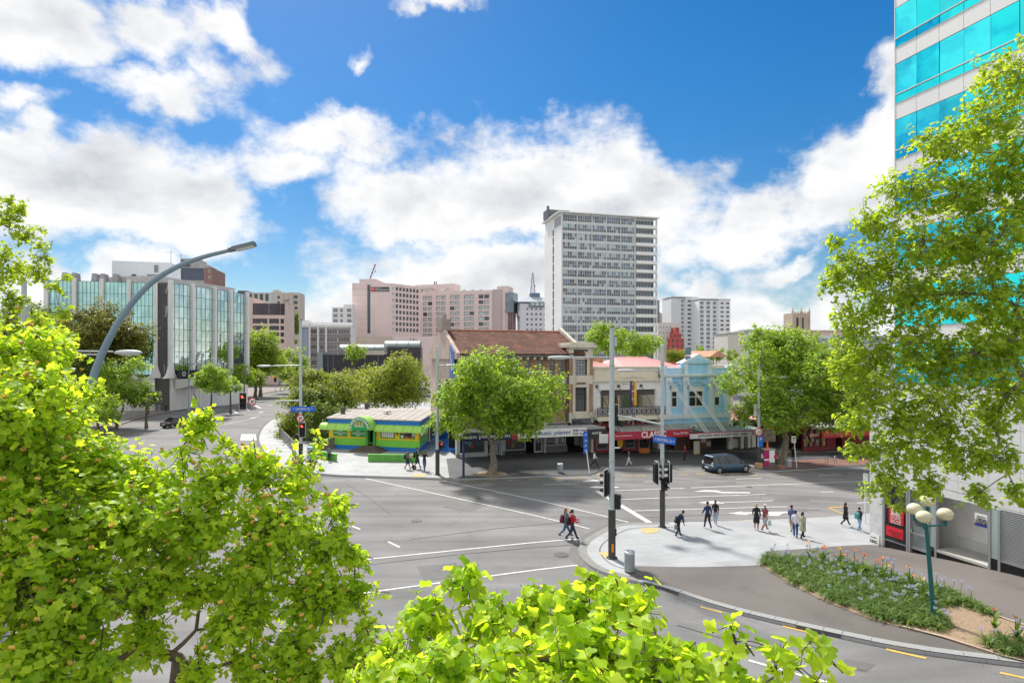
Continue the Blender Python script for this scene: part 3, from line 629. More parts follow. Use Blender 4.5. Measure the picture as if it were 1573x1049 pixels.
# ---- twin white apartment towers, far right
def apartment(px0, px1, pxs, Y, ytop, label, rows=15, ang=10, name='apartment_tower', cols=(0, 1, 2), wc_=(.60, .62, .65)):
    f = Frame(P(px0, 548, Y), R(ang)); f.o.z = 0; tt = root_at(f, name, label, 'apartment tower', 'white apartment towers behind the shops')
    xs = f.x(pxs); xe = f.x(px1); zt = f.z(px0, ytop); W_ = M('apartment_white' if len(cols) == 3 else 'apartment_white_shaded', (.75, .77, .80) if len(cols) == 3 else (.66, .67, .69), .8, var=.04, scale=.1, stain=.08)  # left tower's wall is greyer throughout, its shading put into the colour
    holes = []
    for r_ in range(rows):
        z = zt-1.2-r_*2.8
        for c in cols: w = xs/3; holes.append((c*w+w*.18, c*w+w*.74, z-2.0, z))
    b = MB().pierced(0, xs, 0, zt, holes, 0, 1.2).box(.02, xs, 1.2, 14, 0, zt-.1).box(xs, xe, -.6, 14, 0, zt+.4); b.build('wall', W_, tt)
    for h in holes:
        window(tt, *h, 1.0, FR_WHITE, glass('apartment_glass', (.28, .33, .36), .1, var=.4), 2, 1, .14)
        MB().box(h[0], h[1], .02, .1, h[2], h[2]+.9).build('balustrade', glass('balustrade_glass', (.25, .33, .36), .1), tt)
    for r_ in range(rows):
        for c in range(2):
            z = zt-1.4-r_*2.8; xx = xs+(xe-xs)*(.18+.48*c); o = MB().box(0, (xe-xs)*.24, -.66, -.58, 0, 1.1).build('window', GL_DARK, tt, (xx, 0, z-1.2))
    MB().box(-.3, xe+.3, -1, 14.4, zt+.4, zt+.9).build('roof_edge', W_, tt)
apartment(1031, 1072.5, 1052, 395, 457.5, 'left one of the two white apartment towers far behind the shops', cols=(2,))
apartment(1073.6, 1121, 1103, 388, 460.5, 'right one of the two white apartment towers far behind the shops')
# narrow dark sided block left of them, red gabled block and grey block in front
f = Frame(P(1011, 548, 330), R(5)); f.o.z = 0
tt = root_at(f, 'concrete_block', 'grey concrete block with small square windows beside red gabled front', 'building')
holes = [(f.x(1013.5)+c*1.9, f.x(1013.5)+c*1.9+.6, f.z(1020, 502)-r_*2.9-.6, f.z(1020, 502)-r_*2.9) for r_ in range(4) for c in range(4)]
zt = f.z(1020, 495.5); x1 = f.x(1031)
MB().pierced(0, x1, 0, zt, holes, 0, .4).box(.02, x1+6, .4, 10, 0, zt-.1).build('wall', M('grey_render', (.62, .61, .59), .85, var=.06, stain=.12), tt)
for h in holes: window(tt, *h, .2, FR_DARK, GL_DARK, 1, 1, .06)
f = Frame(P(1030, 548, 325), R(5)); f.o.z = 0
tt = root_at(f, 'red_building', 'narrow bright red stepped gable front with square windows', 'building')
RED = M('bright_red', (.50, .10, .09), .7, var=.06); b = MB(); hol = []
for k, (a, c, y0, y1, n) in enumerate([(1030, 1051, 520, 545, 3), (1034, 1046.5, 512, 520, 3), (1037, 1043.5, 503, 512, 1)]):
    xa, xc, z0, z1 = f.rect(a, y0, c, y1); w = (xc-xa)/n; z0 = 0 if k == 0 else z0
    z0_, z1_ = (0 if k == 0 else f.z(1040, y1)), f.z(1040, y0)
    hh = [(xa+w*i+w*.28, xa+w*i+w*.72, z, z+1.7) for i in range(n) for z in ([z1_-2.2, z1_-5, z1_-7.8] if k == 0 else [z1_-2.2])]
    z0_, z1_ = min(z0_, z1_), max(z0_, z1_)
    b.pierced(xa, xc, z0_, z1_, hh, 0, .4).box(xa+.02, xc-.02, .4, 6, z0_, z1_-.02); hol += hh
b.build('wall', RED, tt)
for h in hol: window(tt, *h, .2, FR_DARK, GL_DARK, 1, 1, .08)
f = Frame(P(1006, 548, 420), R(0)); f.o.z = 0
tt = root_at(f, 'apartment_tower', 'narrow beige block with dark balconies just right of the slab tower', 'building')
MB().box(0, f.x(1013), 0, 8, 0, f.z(1010, 461)).box(f.x(1013), f.x(1022), 2, 8, 0, f.z(1015, 481), 1).build('wall', [M('block_grey_dark', (.22, .22, .24), .8), M('block_beige', (.55, .46, .36), .8)], tt)
b = MB()
for k in range(11): b.box(f.x(1011), f.x(1014), -1, 1, 10+k*3, 10.8+k*3)
b.build('balcony', M('block_grey_dark', (.2,)*3), tt)
# gothic stone church tower
f = Frame(P(1217.5, 548, 350), R(8)); f.o.z = 0
tt = root_at(f, 'church_tower', 'gothic stone tower with pinnacles above the right street tree', 'church tower')
w = f.x(1243.5); zt = f.z(1230, 481); STONE = M('gothic_stone', (.5, .42, .34), .9, var=.15, scale=.4)
hol = [(w*(.22+.3*i), w*(.36+.3*i), zt-9, zt-2.6) for i in range(2)]
b = MB().pierced(0, w, 0, zt, hol, 0, .6).box(.02, w-.02, .6, 9, 0, zt)
for x in (-.3, w/2-.4, w-.5): b.box(x, x+.8, -.35, .1, 0, zt+.4).add([(x-.15, -.5, zt+.4), (x+.95, -.5, zt+.4), (x+.95, .6, zt+.4), (x-.15, .6, zt+.4), (x+.4, .05, zt+3.6)], [(0, 1, 4), (1, 2, 4), (2, 3, 4), (3, 0, 4)])
for k in range(7): b.box(w*k/7+.1, w*k/7+.8, 0, .4, zt, zt+.9)
b.build('tower_wall', STONE, tt)
for h in hol: MB().box(h[0], h[1], .3, .4, h[2], h[3]).build('louvre', FR_DARK, tt)
# low roofs between the trees on the right
for i, (a, c, y0, Y, col, lb) in enumerate([(1118, 1146, 511, 250, (.50, .48, .44), 'plain concrete wall block left of the right street tree'), (1150, 1195, 507, 260, (.42, .43, .47), 'long flat grey roof behind the right street tree'), (1247, 1300, 508, 300, (.55, .42, .38), 'pale pink roofed house right of the church tower'), (1285, 1372, 518, 120, (.30, .31, .37), 'dark slate roof seen through the plane tree')]):
    f = Frame(P(a, 548, Y), R(8)); f.o.z = 0; tt = root_at(f, 'low_building', lb, 'building'); z = f.z((a+c)/2, y0)
    MB().box(0, f.x(c), 0, 12, 0, z-.4).box(.3, f.x(c)-.3, 2, 9, z-.4, z+.4).build('wall', M('low_building_%d' % i, [min(.75, q*1.3) for q in col], .8, var=.1, stain=.1), tt)
    MB().box(-.3, f.x(c)+.3, -.3, 12.3, z-.4, z-.1).build('roof', M('roof_grey_%d' % i, [q*.8 for q in col], .7, var=.15), tt)

# ---- pink office with banded windows, left of the hotel
f = Frame(P(362, 548, 215), R(6)); f.o.z = 0
tt = root_at(f, 'office_building', 'pink office block with dark upper glazing and banded windows', 'office building')
PK2 = M('pink_panels', (.64, .51, .46), .85, var=.05, stain=.08); zt = f.z(385, 457); xs = f.x(388); xe = f.x(437)
hol = [(f.x(363.5), f.x(370.5), z, z+1.1) for z in [f.z(366, y) for y in (473, 483.5, 494, 504, 514)]]
b = MB().pierced(0, xs, 0, zt, hol, 0, .5).box(.02, xs, .5, 14, 0, zt)
b.prism_y([(0, zt), (xs, zt), (0, zt+1.2)], 0, .5)
bands = []
for y0, y1 in ((489.5, 497), (500.5, 507), (510.5, 517), (521, 527)):
    for a, c in ((388.5, 411), (413.5, 429), (431, 436.5)): bands.append((f.x(a), f.x(c), f.z(410, y1), f.z(410, y0)))
b.pierced(xs, xe, 0, f.z(412, 484), bands, -.3, .6).box(xs, xe, .6, 14, 0, f.z(412, 466)); b.build('wall', PK2, tt)
for h in hol+bands: window(tt, *h, .3, FR_DARK, GL_DARK, 3 if h[1]-h[0] > 3 else 1, 1, .08)
for a, c in ((388, 412), (413.5, 429.5), (430.5, 437)): window(tt, f.x(a), f.x(c), f.z(410, 484), f.z(410, 466), .3, FR_DARK, glass('dark_curtain_glass', (.045, .04, .055), .08), 5, 4, .1)
f2 = Frame(P(365, 548, 290), R(4)); f2.o.z = 0
tt = root_at(f2, 'apartment_block', 'grey and white apartment roofs behind the pink office', 'apartment block')
MB().box(0, f2.x(379), 0, 8, 0, f2.z(370, 446.5), 0).box(f2.x(379), f2.x(416), 1, 8, 0, f2.z(395, 449), 1).build('wall', [M('apt_dark', (.12, .12, .13), .8), M('apt_white', (.55, .55, .53), .8)], tt)
for k in range(4): window(tt, f2.x(381+k*8.5), f2.x(386+k*8.5), f2.z(395, 462), f2.z(395, 451), .95, FR_DARK, GL_DARK, 2, 2, .1)
f2 = Frame(P(416, 548, 330), R(4)); f2.o.z = 0
tt = root_at(f2, 'apartment_block', 'beige apartment tower with stacked balconies behind the pink office', 'apartment block')
BG = M('apt_beige', (.52, .47, .42), .85, var=.06); xe = f2.x(459); zt = f2.z(437, 449); hol = []
for r_ in range(7):
    for a, c in ((419, 423.5), (426, 430)): z = zt-2-r_*3; hol.append((f2.x(a), f2.x(c), z-1.6, z))
b = MB().pierced(0, f2.x(435), 0, zt, hol, 0, .4).box(.02, xe, .4, 12, 0, zt-.1).box(f2.x(444.5), f2.x(449), -.2, 0.4, 0, zt); b.box(f2.x(416.5), f2.x(425), 3, 8, zt-.1, zt+1.6); b.build('wall', [BG], tt)
for h in hol: window(tt, *h, .2, FR_DARK, GL_DARK, 1, 1, .08)
for r_ in range(7): MB().box(f2.x(436), f2.x(444), -1.2, .4, zt-4-r_*3, zt-3.1-r_*3).build('balcony', M('apt_balcony', (.5, .46, .42), .8), tt)
for r_ in range(7): MB().box(f2.x(451), f2.x(457), .3, .42, zt-3.4-r_*3, zt-1.6-r_*3).build('window', GL_DARK, tt)
# white framed office with louvred windows
f = Frame(P(461, 548, 190), R(10)); f.o.z = 0
tt = root_at(f, 'office_building', 'low white framed office with brown glazing left of the hotel', 'office building')
xe = f.x(541); zt = f.z(500, 499.5); WH = M('office_white', (.74, .74, .74), .8, var=.05, stain=.1)
b = MB().box(0, xe, .6, 14, 0, zt-.3).box(-.1, xe, -.3, .6, zt-.7, zt+.1)
for px in (461.5, 474.5, 487.5, 499.8, 538.8): b.box(f.x(px), f.x(px)+.5, -.4, .6, 0, zt)
b.box(f.x(474.5), xe, 2, 10, zt, zt+1.0); b.box(f.x(462), f.x(473), 2, 8, zt, zt+1.6); b.build('frame', WH, tt)
MB().box(f.x(463), f.x(474), .3, .58, 0, zt-.8).build('blue_panel', M('pale_blue_panel', (.36, .42, .52), .7), tt)
for r_ in range(5):
    z = zt-1.6-r_*2.45
    MB().box(f.x(475), xe, .2, .58, z-2.0, z-1.25).build('spandrel', M('spandrel_mauve', (.26, .23, .25), .8), tt)
    for a, c in ((476, 487), (490, 499), (502, 518), (519, 537)): window(tt, f.x(a), f.x(c), z-1.25, z+.4, .3, FR_WHITE, glass('brown_glass', (.12, .10, .10), .1, var=.5, scale=.5), 4, 1, .1)
f2 = Frame(P(510, 548, 300), R(0)); f2.o.z = 0
tt = root_at(f2, 'apartment_block', 'white apartment block with blue glass just left of the hotel', 'apartment block')
zt = f2.z(520, 472); MB().box(0, f2.x(541), 0, 8, 0, zt).box(f2.x(527), f2.x(541), 1, 6, zt, f2.z(535, 467.5)).build('wall', WH, tt)
for r_ in range(6):
    for a, c in ((512, 519), (522.5, 527), (533, 540)): window(tt, f2.x(a), f2.x(c), zt-2.4-r_*2.6, zt-.6-r_*2.6, -.1, FR_WHITE, GL_BLUE, 2, 1, .1)
# dark barrel vaulted building
f = Frame(P(487, 548, 150), R(6)); f.o.z = 0
tt = root_at(f, 'barrel_roof_building', 'dark building with green grey barrel vault roofs behind the olive trees', 'building')
DK = M('dark_cladding', (.045, .042, .05), .4, var=.2); VG = M('vault_green', (.17, .22, .22), .45, .2, var=.12, scale=.8)
xe = f.x(646); b = MB().box(f.x(496), xe, 0, 12, 0, f.z(580, 545)).box(f.x(590), xe, .5, 12, f.z(580, 545)-.1, f.z(620, 533)); b.build('wall', DK, tt)
def vault(a, c, yb, yt, y0, y1, n=10, along_x=True):
    x0, x1 = f.x(a), f.x(c); zb_, zt_ = f.z((a+c)/2, yb), f.z((a+c)/2, yt); q = []
    for k in range(n+1): an = pi*k/n; q.append(((y0+y1)/2-(y1-y0)/2*cos(an), zb_+(zt_-zb_)*sin(an)))
    m_ = MB().prism_x(q, x0, x1); o = m_.build('vault_roof', VG, tt); r = MB(); nn = max(2, int((x1-x0)/2.4))
    for k in range(nn+1):
        xx = x0+(x1-x0)*k/nn; r.prism_x([(p[0], p[1]+.08) for p in q], xx-.07, xx+.07)
    r.build('rib', M('vault_rib', (.10, .13, .14), .5), o)
vault(520, 592, 538, 528.5, 1, 7); vault(590, 645, 533, 522.5, .5, 8)
MB().box(f.x(487), f.x(496), -.2, 10, 0, f.z(490, 541)).build('pale_pier', M('pier_grey_green', (.27, .33, .34), .7), tt)
b = MB()
for px in (503, 511, 540, 560, 580, 600, 615, 630): b.box(f.x(px), f.x(px)+.25, -.1, 0, 0, f.z(580, 546))
b.build('mullion', M('vault_rib', (.1,)*3), tt)
lettering(tt, 'OSO', (f.x(592), -.2, f.z(592, 537)), 1, FR_WHITE, w=.9, h=2.4)

# ---- dark mirrored building on the left with white fins
MIR = glass('mirror_green', (.36, .60, .57), .02, 1.0, .05, var=.2, scale=.4)
MIRD = glass('mirror_dark', (.16, .19, .17), .02, 1.0, .05, var=.2, scale=.4)
FINM = M('fin_white', (.76, .75, .74), .8, var=.06, scale=.4, stain=.18)
C1 = Vector((-65.2, 111, 0)); C2 = Vector((-62.3, 110.3, 0))
tb = thing('mirror_glass_building', 'mirror glass office building with tall white concrete fins and curved feet', 'office building', (C1.x, C1.y, 0))
angL = R(14); fL = Frame(C1, angL); angR = math.atan2(17, 4.0); fR = Frame(C2, angR)
ztop = 23.9
mat_mul = M('mullion_dark', (.05, .06, .065), .4)
def bay(fr, x0, x1, zb, zt_, nx, nz, mat, par):
    """one bay: its mirror panes row by row, and the thin mullion grid"""
    h = (zt_-zb)/nz; w = (x1-x0)
    rr = random.Random(int(abs(x0)*10))
    for k in range(nz):
        q = MB()
        for c in range(nx):
            e = [rr.uniform(-.012, .012) for _ in range(4)]
            xa, xb2 = x0+w*c/nx, x0+w*(c+1)/nx; za, zb2 = zb+h*k, zb+h*(k+1)
            q.quad((xa, e[0], za), (xb2, e[1], za), (xb2, e[2], zb2), (xa, e[3], zb2))
        o = q.build('pane_row', mat, par)
    g = MB()
    for k in range(nz+1): g.box(x0, x1, -.035, .0, zb+h*k-.03, zb+h*k+.03)
    for c in range(nx+1): xx = x0+w*c/nx; g.box(xx-.03, xx+.03, -.04, -.005, zb, zt_)
    g.build('mullion_grid', mat_mul, par)
def fin(fr, x, zb, zt_, par, d=.45, w=.62, flare=True):
    q = MB().box(x-w/2, x+w/2, -d, .2, zb+3 if flare else zb-1.8, zt_)
    if flare:   # curved foot
        n = 6
        for s_ in (-1, 1):
            pts = [(x+s_*w/2, zb+3)]+[(x+s_*(w/2+1.5*(1-cos(pi/2*k/n))), zb+3-3*sin(pi/2*k/n)) for k in range(1, n+1)]+[(x, zb), (x, zb+3)]
            if s_ > 0: pts = pts[::-1]
            q.prism_y(pts, -d, .2)
    return q.build('fin', FINM, par)
def wing(fr, name):
    o = bpy.data.objects.new(name, None); COL.objects.link(o); o.parent = tb; v = fr.o-C1; o.location = v; o.rotation_euler = (0, 0, fr.a); return o
finL = [fL.x(p) for p in (72, 115, 157, 199)]+[0.]
for a, c in zip([fL.x(20)]+finL[:-1], finL): bay(fL, a+.2, c-.2, 7.0, ztop-.4, 7, 8, MIR, tb) if False else None
gl_l = wing(fL, 'left_wing')
for a, c in zip(finL[:-1], finL[1:]): bay(fL, a, c, 6.6, ztop-.5, 7, 8, MIR, gl_l)
for x in finL: fin(fL, x, 6.0, ztop, gl_l)
MB().box(fL.x(72), 0, .3, 20, 0, ztop-.6).box(fL.x(72), -.2, -.3, .3, 0, 6.0, 1).build('core', [M('core_dark', (.1, .1, .1), .8), FINM], gl_l)
gl_r = wing(fR, 'right_wing')
finR = [fR.x(p) for p in (263.5, 295, 329, 354, 376)]
finR = [0., fR.x(295), fR.x(329), fR.x(354), fR.x(354)*1.32]
for a, c in zip(finR[:-1], finR[1:]): bay(fR, a, c, 6.6, ztop-.5, 5, 8, glass('mirror_pale', (.62, .74, .70), .02, 1., .04, var=.12, scale=.4), gl_r)
for x in finR: fin(fR, x, 6.0, ztop, gl_r, flare=(x < .1))
MB().box(0, finR[-1], .3, 20, 0, ztop-.6).box(.2, finR[-1], -.25, .3, 0, 4.2, 1).build('core', [M('core_dark', (.1,)*3), FINM], gl_r)
# chamfer between the wings
fC = Frame(C1, math.atan2(C2.y-C1.y, C2.x-C1.x)); gl_c = wing(fC, 'corner_bay'); wc = (C2-C1).length
bay(fC, .3, wc-.3, 6.6, ztop-.5, 3, 8, MIRD, gl_c); MB().box(0, wc, .2, 2, 0, 6.3).build('corner_base', FINM, gl_c)
# entrance canopy, dark sign with ring emblem
cnp = MB().prism_x([(-3.6, 4.6), (-.3, 3.9), (-.3, 5.8), (-3.6, 5.8)], .8, 6.5); cn = cnp.build('entrance_canopy', M('canopy_white', (.6, .6, .58), .6), gl_r)
for x in (1.4, 4.2): MB().cyl((x, -2.8, 0), (x, -2.8, 4.2), .16).build('canopy_post', FINM, cn)
sg = MB().box(.6, 6, -1.2, -.9, 6.0, 7.4).build('sign_board', M('sign_black', (.02, .022, .025), .4), gl_r)
q = MB(); nn = 18
for k in range(nn): a0 = 2*pi*k/nn; a1 = 2*pi*(k+1)/nn; q.quad((2+.42*cos(a0), -1.22, 6.75+.42*sin(a0)), (2+.42*cos(a1), -1.22, 6.75+.42*sin(a1)), (2+.28*cos(a1), -1.22, 6.75+.28*sin(a1)), (2+.28*cos(a0), -1.22, 6.75+.28*sin(a0)))
q.build('ring_emblem', FR_WHITE, sg)
# roof level
fT = fL
o = MB().box(fL.x(186), 0, 4, 16, ztop-.6, fL.z(220, 423, 4)).build('attic', M('attic_grey', (.55, .54, .53), .8, var=.08), gl_l)
for a, c in ((190, 197), (215, 238)): MB().box(fL.x(a), fL.x(c), 3.9, 4, ztop+.2, ztop+1.5).build('attic_window', GL_DARK, o)
MB().box(fL.x(172, 9), fL.x(262, 9), 9, 16, ztop-.5, fL.z(215, 402, 9)).build('penthouse', M('penthouse_white', (.70, .74, .78), .5, var=.05), gl_l)
MB().box(fL.x(237, 9), fL.x(243, 9), 8.9, 9, ztop+2.6, ztop+4.0).build('louvre', M('louvre_grey', (.25, .26, .28), .7), gl_l)
MB().box(0, finR[-1], 3, 14, ztop-.6, ztop+.9).build('attic', M('attic_grey', (.36,)*3), gl_r)
for i, px in enumerate((85, 100, 132, 145, 165)):
    MB().prism_y([(fL.x(px), ztop-.5), (fL.x(px+9), ztop-.5), (fL.x(px+8), ztop+1.2), (fL.x(px+2), ztop+1.2)], 2, 4).build('roof_vent', M('roof_vent_grey', (.4, .4, .41), .7), gl_l)
b = MB()
for px, h in ((237, 3.2), (254, 2.6)): b.cyl((fL.x(px), 10, ztop+4), (fL.x(px), 10, ztop+4+h), .05, n=4).cyl((fL.x(px)-1, 10, ztop+3.6+h), (fL.x(px)+1, 10, ztop+3.6+h), .04, n=4)
b.build('aerial', M('mast_grey', (.33,)*3), gl_l)
# red brick and glass building behind it
f2 = Frame(P(262, 548, 170), R(10)); f2.o.z = 0
tt = root_at(f2, 'office_building', 'dark glass office with red brick end rising behind the mirror building', 'office building')
MB().box(f2.x(314), f2.x(327), -.05, 12, 0, f2.z(300, 411), 0).box(0, f2.x(314), 0, 12, 0, f2.z(300, 411), 1).box(f2.x(273), f2.x(302), 2, 9, 0, f2.z(287, 395.5), 1).box(f2.x(302), f2.x(318), 1, 9, 0, f2.z(310, 406), 1).build('wall', [M('brick_red', (.30, .18, .16), .85, var=.1), M('wall_grey_brown', (.42, .41, .41), .8)], tt)
window(tt, f2.x(276), f2.x(313), f2.z(295, 430), f2.z(295, 412), -.1, FR_DARK, glass('blue_curtain_glass', (.05, .08, .14), .06), 8, 4, .12)
for y0 in (415, 424): window(tt, f2.x(320), f2.x(324), f2.z(322, y0+4), f2.z(322, y0), -.1, FR_WHITE, GL_DARK, 1, 1, .1)
window(tt, f2.x(274), f2.x(288), f2.z(280, 408), f2.z(280, 398), 1.9, FR_DARK, GL_DARK, 2, 2, .1)
# ================================================================== shops along the far pavement
TH = math.atan(.34)
O_S = Vector((-5.45, 58.6, 0))
fs = Frame(O_S, TH)
def shop_frame(px, dz=0.):
    """a frame at a point of the street front, on the pavement there"""
    x = fs.x(px); w = fs.world(x, 0, 0); return Frame((w.x, w.y, zg(w.x, w.y)+.12), TH)
CREAM = M('cream_plaster', (.60, .55, .46), .85, var=.1, scale=.8, stain=.25)
CREAM2 = M('cream_paint', (.66, .61, .49), .8, var=.07, scale=.6, stain=.12)
WHITE = M('white_weatherboard', (.76, .77, .75), .7, var=.05, stain=.08)
BLUE = M('pale_blue_paint', (.36, .66, .90), .7, var=.06, scale=.7, stain=.14)
BLUE2 = M('pale_blue_trim', (.64, .73, .78), .7, var=.08, stain=.15)
MAROON = M('maroon_paint', (.22, .028, .035), .6, var=.15)
FASC = M('fascia_maroon', (.40, .03, .06), .6, var=.08)
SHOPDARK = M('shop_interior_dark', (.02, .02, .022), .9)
SHOPGL = glass('shop_glass', (.03, .032, .035), .03, spec=.9)
LWHITE = M('letter_white', (.8, .8, .78), .6, var=.02)
LBLUE = M('letter_blue', (.03, .07, .30), .6, var=.02)
def brick_mat(name, c1, c2, mortar, rot=0., sc=1.):
    m = bpy.data.materials.new(name); m.use_nodes = True; N = m.node_tree.nodes; L = m.node_tree.links; b = N['Principled BSDF']
    tc = N.new('ShaderNodeTexCoord'); sp = N.new('ShaderNodeSeparateXYZ'); cb = N.new('ShaderNodeCombineXYZ'); L.new(tc.outputs['Object'], sp.inputs[0]); L.new(sp.outputs[0], cb.inputs[0]); L.new(sp.outputs[2], cb.inputs[1])
    br = N.new('ShaderNodeTexBrick'); br.inputs['Scale'].default_value = 1; br.inputs['Brick Width'].default_value = .23*sc; br.inputs['Row Height'].default_value = .08*sc; br.inputs['Mortar Size'].default_value = .008*sc
    br.inputs['Color1'].default_value = (*c1, 1); br.inputs['Color2'].default_value = (*c2, 1); br.inputs['Mortar'].default_value = (*mortar, 1); L.new(cb.outputs[0], br.inputs['Vector'])
    n = N.new('ShaderNodeTexNoise'); n.inputs['Scale'].default_value = 1.2; n.inputs['Detail'].default_value = 6; L.new(tc.outputs['Object'], n.inputs['Vector'])
    mr = N.new('ShaderNodeMapRange'); L.new(n.outputs[0], mr.inputs[0]); mr.inputs[1].default_value = .3; mr.inputs[2].default_value = .7; mr.inputs[3].default_value = .75; mr.inputs[4].default_value = 1.15
    sc_ = N.new('ShaderNodeVectorMath'); sc_.operation = 'SCALE'; L.new(br.outputs[0], sc_.inputs[0]); L.new(mr.outputs[0], sc_.inputs['Scale']); L.new(sc_.outputs[0], b.inputs['Base Color']); b.inputs['Roughness'].default_value = .85
    return m
BRICK = brick_mat('brown_brick', (.36, .20, .115), (.28, .15, .085), (.34, .28, .22))
def tile_roof(name, x0, x1, y0, z0, y1, z1, mat, par, course=.32, tw=.26, amp=.035):
    """pitched roof of tile courses: overlapping, scalloped rows (real geometry, joined)"""
    L_ = sqrt((y1-y0)**2+(z1-z0)**2); n = max(2, int(L_/course)); nx = max(4, int((x1-x0)/tw*4)); dy, dz = (y1-y0)/L_, (z1-z0)/L_; ny, nz = -dz, dy
    if nz < 0: ny, nz = -ny, -nz
    q = MB()
    xs = [x0+(x1-x0)*i/nx for i in range(nx+1)]; h = [amp*abs(sin(pi*(x-x0)/tw)) for x in xs]
    for k in range(n):
        a, b_ = L_*k/n, L_*(k+1)/n
        lo = [(xs[i], y0+dy*a+ny*(h[i]+.05), z0+dz*a+nz*(h[i]+.05)) for i in range(nx+1)]; hi = [(xs[i], y0+dy*b_+ny*h[i], z0+dz*b_+nz*h[i]) for i in range(nx+1)]
        fo = [(xs[i], y0+dy*a+ny*(h[i]-.02), z0+dz*a+nz*(h[i]-.02)) for i in range(nx+1)]
        v = fo+lo+hi; m_ = nx+1
        q.add(v, [(i, i+1, m_+i+1, m_+i) for i in range(nx)]+[(m_+i, m_+i+1, 2*m_+i+1, 2*m_+i) for i in range(nx)])
    o = q.build(name, mat, par); o['kind'] = 'stuff'
    return o
def tile_mat():
    m = bpy.data.materials.new('terracotta_tiles'); m.use_nodes = True; N = m.node_tree.nodes; L = m.node_tree.links; b = N['Principled BSDF']
    tc = N.new('ShaderNodeTexCoord'); v = N.new('ShaderNodeTexVoronoi'); v.inputs['Scale'].default_value = 3.2; L.new(tc.outputs['Object'], v.inputs['Vector'])
    cr = N.new('ShaderNodeValToRGB'); e = cr.color_ramp.elements; e[0].color = (.075, .032, .022, 1); e[1].color = (.30, .13, .075, 1); e2 = cr.color_ramp.elements.new(.5); e2.color = (.145, .055, .034, 1)
    sp = N.new('ShaderNodeSeparateColor'); L.new(v.outputs['Color'], sp.inputs[0]); n = N.new('ShaderNodeTexNoise'); n.inputs['Scale'].default_value = .9; n.inputs['Detail'].default_value = 6; L.new(tc.outputs['Object'], n.inputs['Vector'])
    mx = N.new('ShaderNodeMath'); mx.operation = 'ADD'; ml = N.new('ShaderNodeMath'); ml.operation = 'MULTIPLY'; ml.inputs[1].default_value = .5; L.new(sp.outputs[0], ml.inputs[0]); L.new(ml.outputs[0], mx.inputs[0])
    m2 = N.new('ShaderNodeMapRange'); L.new(n.outputs[0], m2.inputs[0]); m2.inputs[1].default_value = .3; m2.inputs[2].default_value = .7; m2.inputs[3].default_value = 0; m2.inputs[4].default_value = .55; L.new(m2.outputs[0], mx.inputs[1])
    L.new(mx.outputs[0], cr.inputs[0]); L.new(cr.outputs[0], b.inputs['Base Color']); b.inputs['Roughness'].default_value = .8
    return m
TILE = tile_mat()
def goods(parent, x0, x1, z0, z1, y, n, cols, seed):
    """things on display behind a shop window: a few simple shaped stock pieces on a shelf"""
    r = random.Random(seed); q = MB()
    for k in range(n):
        c = r.randrange(len(cols)); x = r.uniform(x0, x1); z = r.uniform(z0, z1); w = r.uniform(.12, .35); h = r.uniform(.15, .6)
        if r.random() < .4: q.ell((x, y, z), (w*.6, .1, h*.6), 8, 6, c)
        else: q.box(x-w/2, x+w/2, y-.1, y+.1, z-h/2, z+h/2, c)
    o = q.build('window_display', cols, parent); o['kind'] = 'stuff'; return o

# ------------------------------------------------------------------ brown brick building with tiled roof (music shop)
f = shop_frame(700); f0 = f
t = thing('brick_shop_building', 'brown brick shop building with terracotta tiled roof behind the street tree', 'shop building', f.o, f.a)
xt0, xt1 = f.x(873), f.x(909.5); zeave = f.z(860, 544); zpar = f.z(890, 527); D = 14.
x_end = xt1
up = [f.rect(860.5, 554, 866.5, 577)]+[f.rect(846-i*19, 554, 854-i*19, 577) for i in range(7)]+[f.rect(858, 597, 866.5, 628)]+[f.rect(846-i*19, 597, 855-i*19, 628) for i in range(7)]
zaw = f.z(800, 660); zfl = f.z(800, 655)
b = MB().pierced(.25, xt0, f.z(860, 549), zeave, up, .25, .7, 0).pierced(.25, xt0, f.z(860, 580), f.z(860, 549), up, .25, .7, 1).pierced(.25, xt0, zfl, f.z(860, 590), up, .25, .7, 1).box(.25, xt0, .15, .7, f.z(860, 590), f.z(860, 580), 0)
b.box(.3, x_end, .7, D, 3.2, zeave-.4, 2).box(.25, xt0, .1, .7, zfl-.6, zfl, 0)
b.build('wall', [CREAM, BRICK, M('old_render_pink', (.52, .42, .36), .9, var=.2, scale=.6, stain=.3)], t)
for h in up: window(t, *h, .4, M('steel_sash', (.33, .34, .35), .6), SHOPGL, 2, 4, .07, .04)
# projecting tower bay
w1 = f.rect(882.2, 552.5, 900.2, 577.5); w2 = f.rect(882.2, 594.5, 899.5, 631.5); w3 = f.rect(876.5, 642, 906.8, 655.5); w4 = f.rect(868.5, 643, 873, 656)
b = MB(); zA, zB, zC, zD = f.z(890, 579.5), f.z(890, 590), f.z(890, 633), f.z(890, 548.5)
b.pierced(xt0, xt1, zD, f.z(890, 534), [f.rect(880, 537, 902, 547)], -.2, .5, 0).pierced(xt0, xt1, zA, zD, [w1], -.2, .5, 1).box(xt0, xt1, -.28, .5, zB, zA, 0).pierced(xt0, xt1, zC, zB, [w2], -.2, .5, 1).pierced(xt0, xt1, 3.0, zC, [w3], -.24, .5, 0)
b.box(xt0+.3, xt1-.05, .5, 6, 3, f.z(890, 534)); b.box(xt0, xt1, -.26, -.2, zA-.02, zA+.2, 0)
for x0_, x1_, z0_, z1_ in (w1, w2):
    b.pierced(x0_-.28, x1_+.28, z0_-.25, z1_+.28, [(x0_, x1_, z0_, z1_)], -.27, -.15, 0)
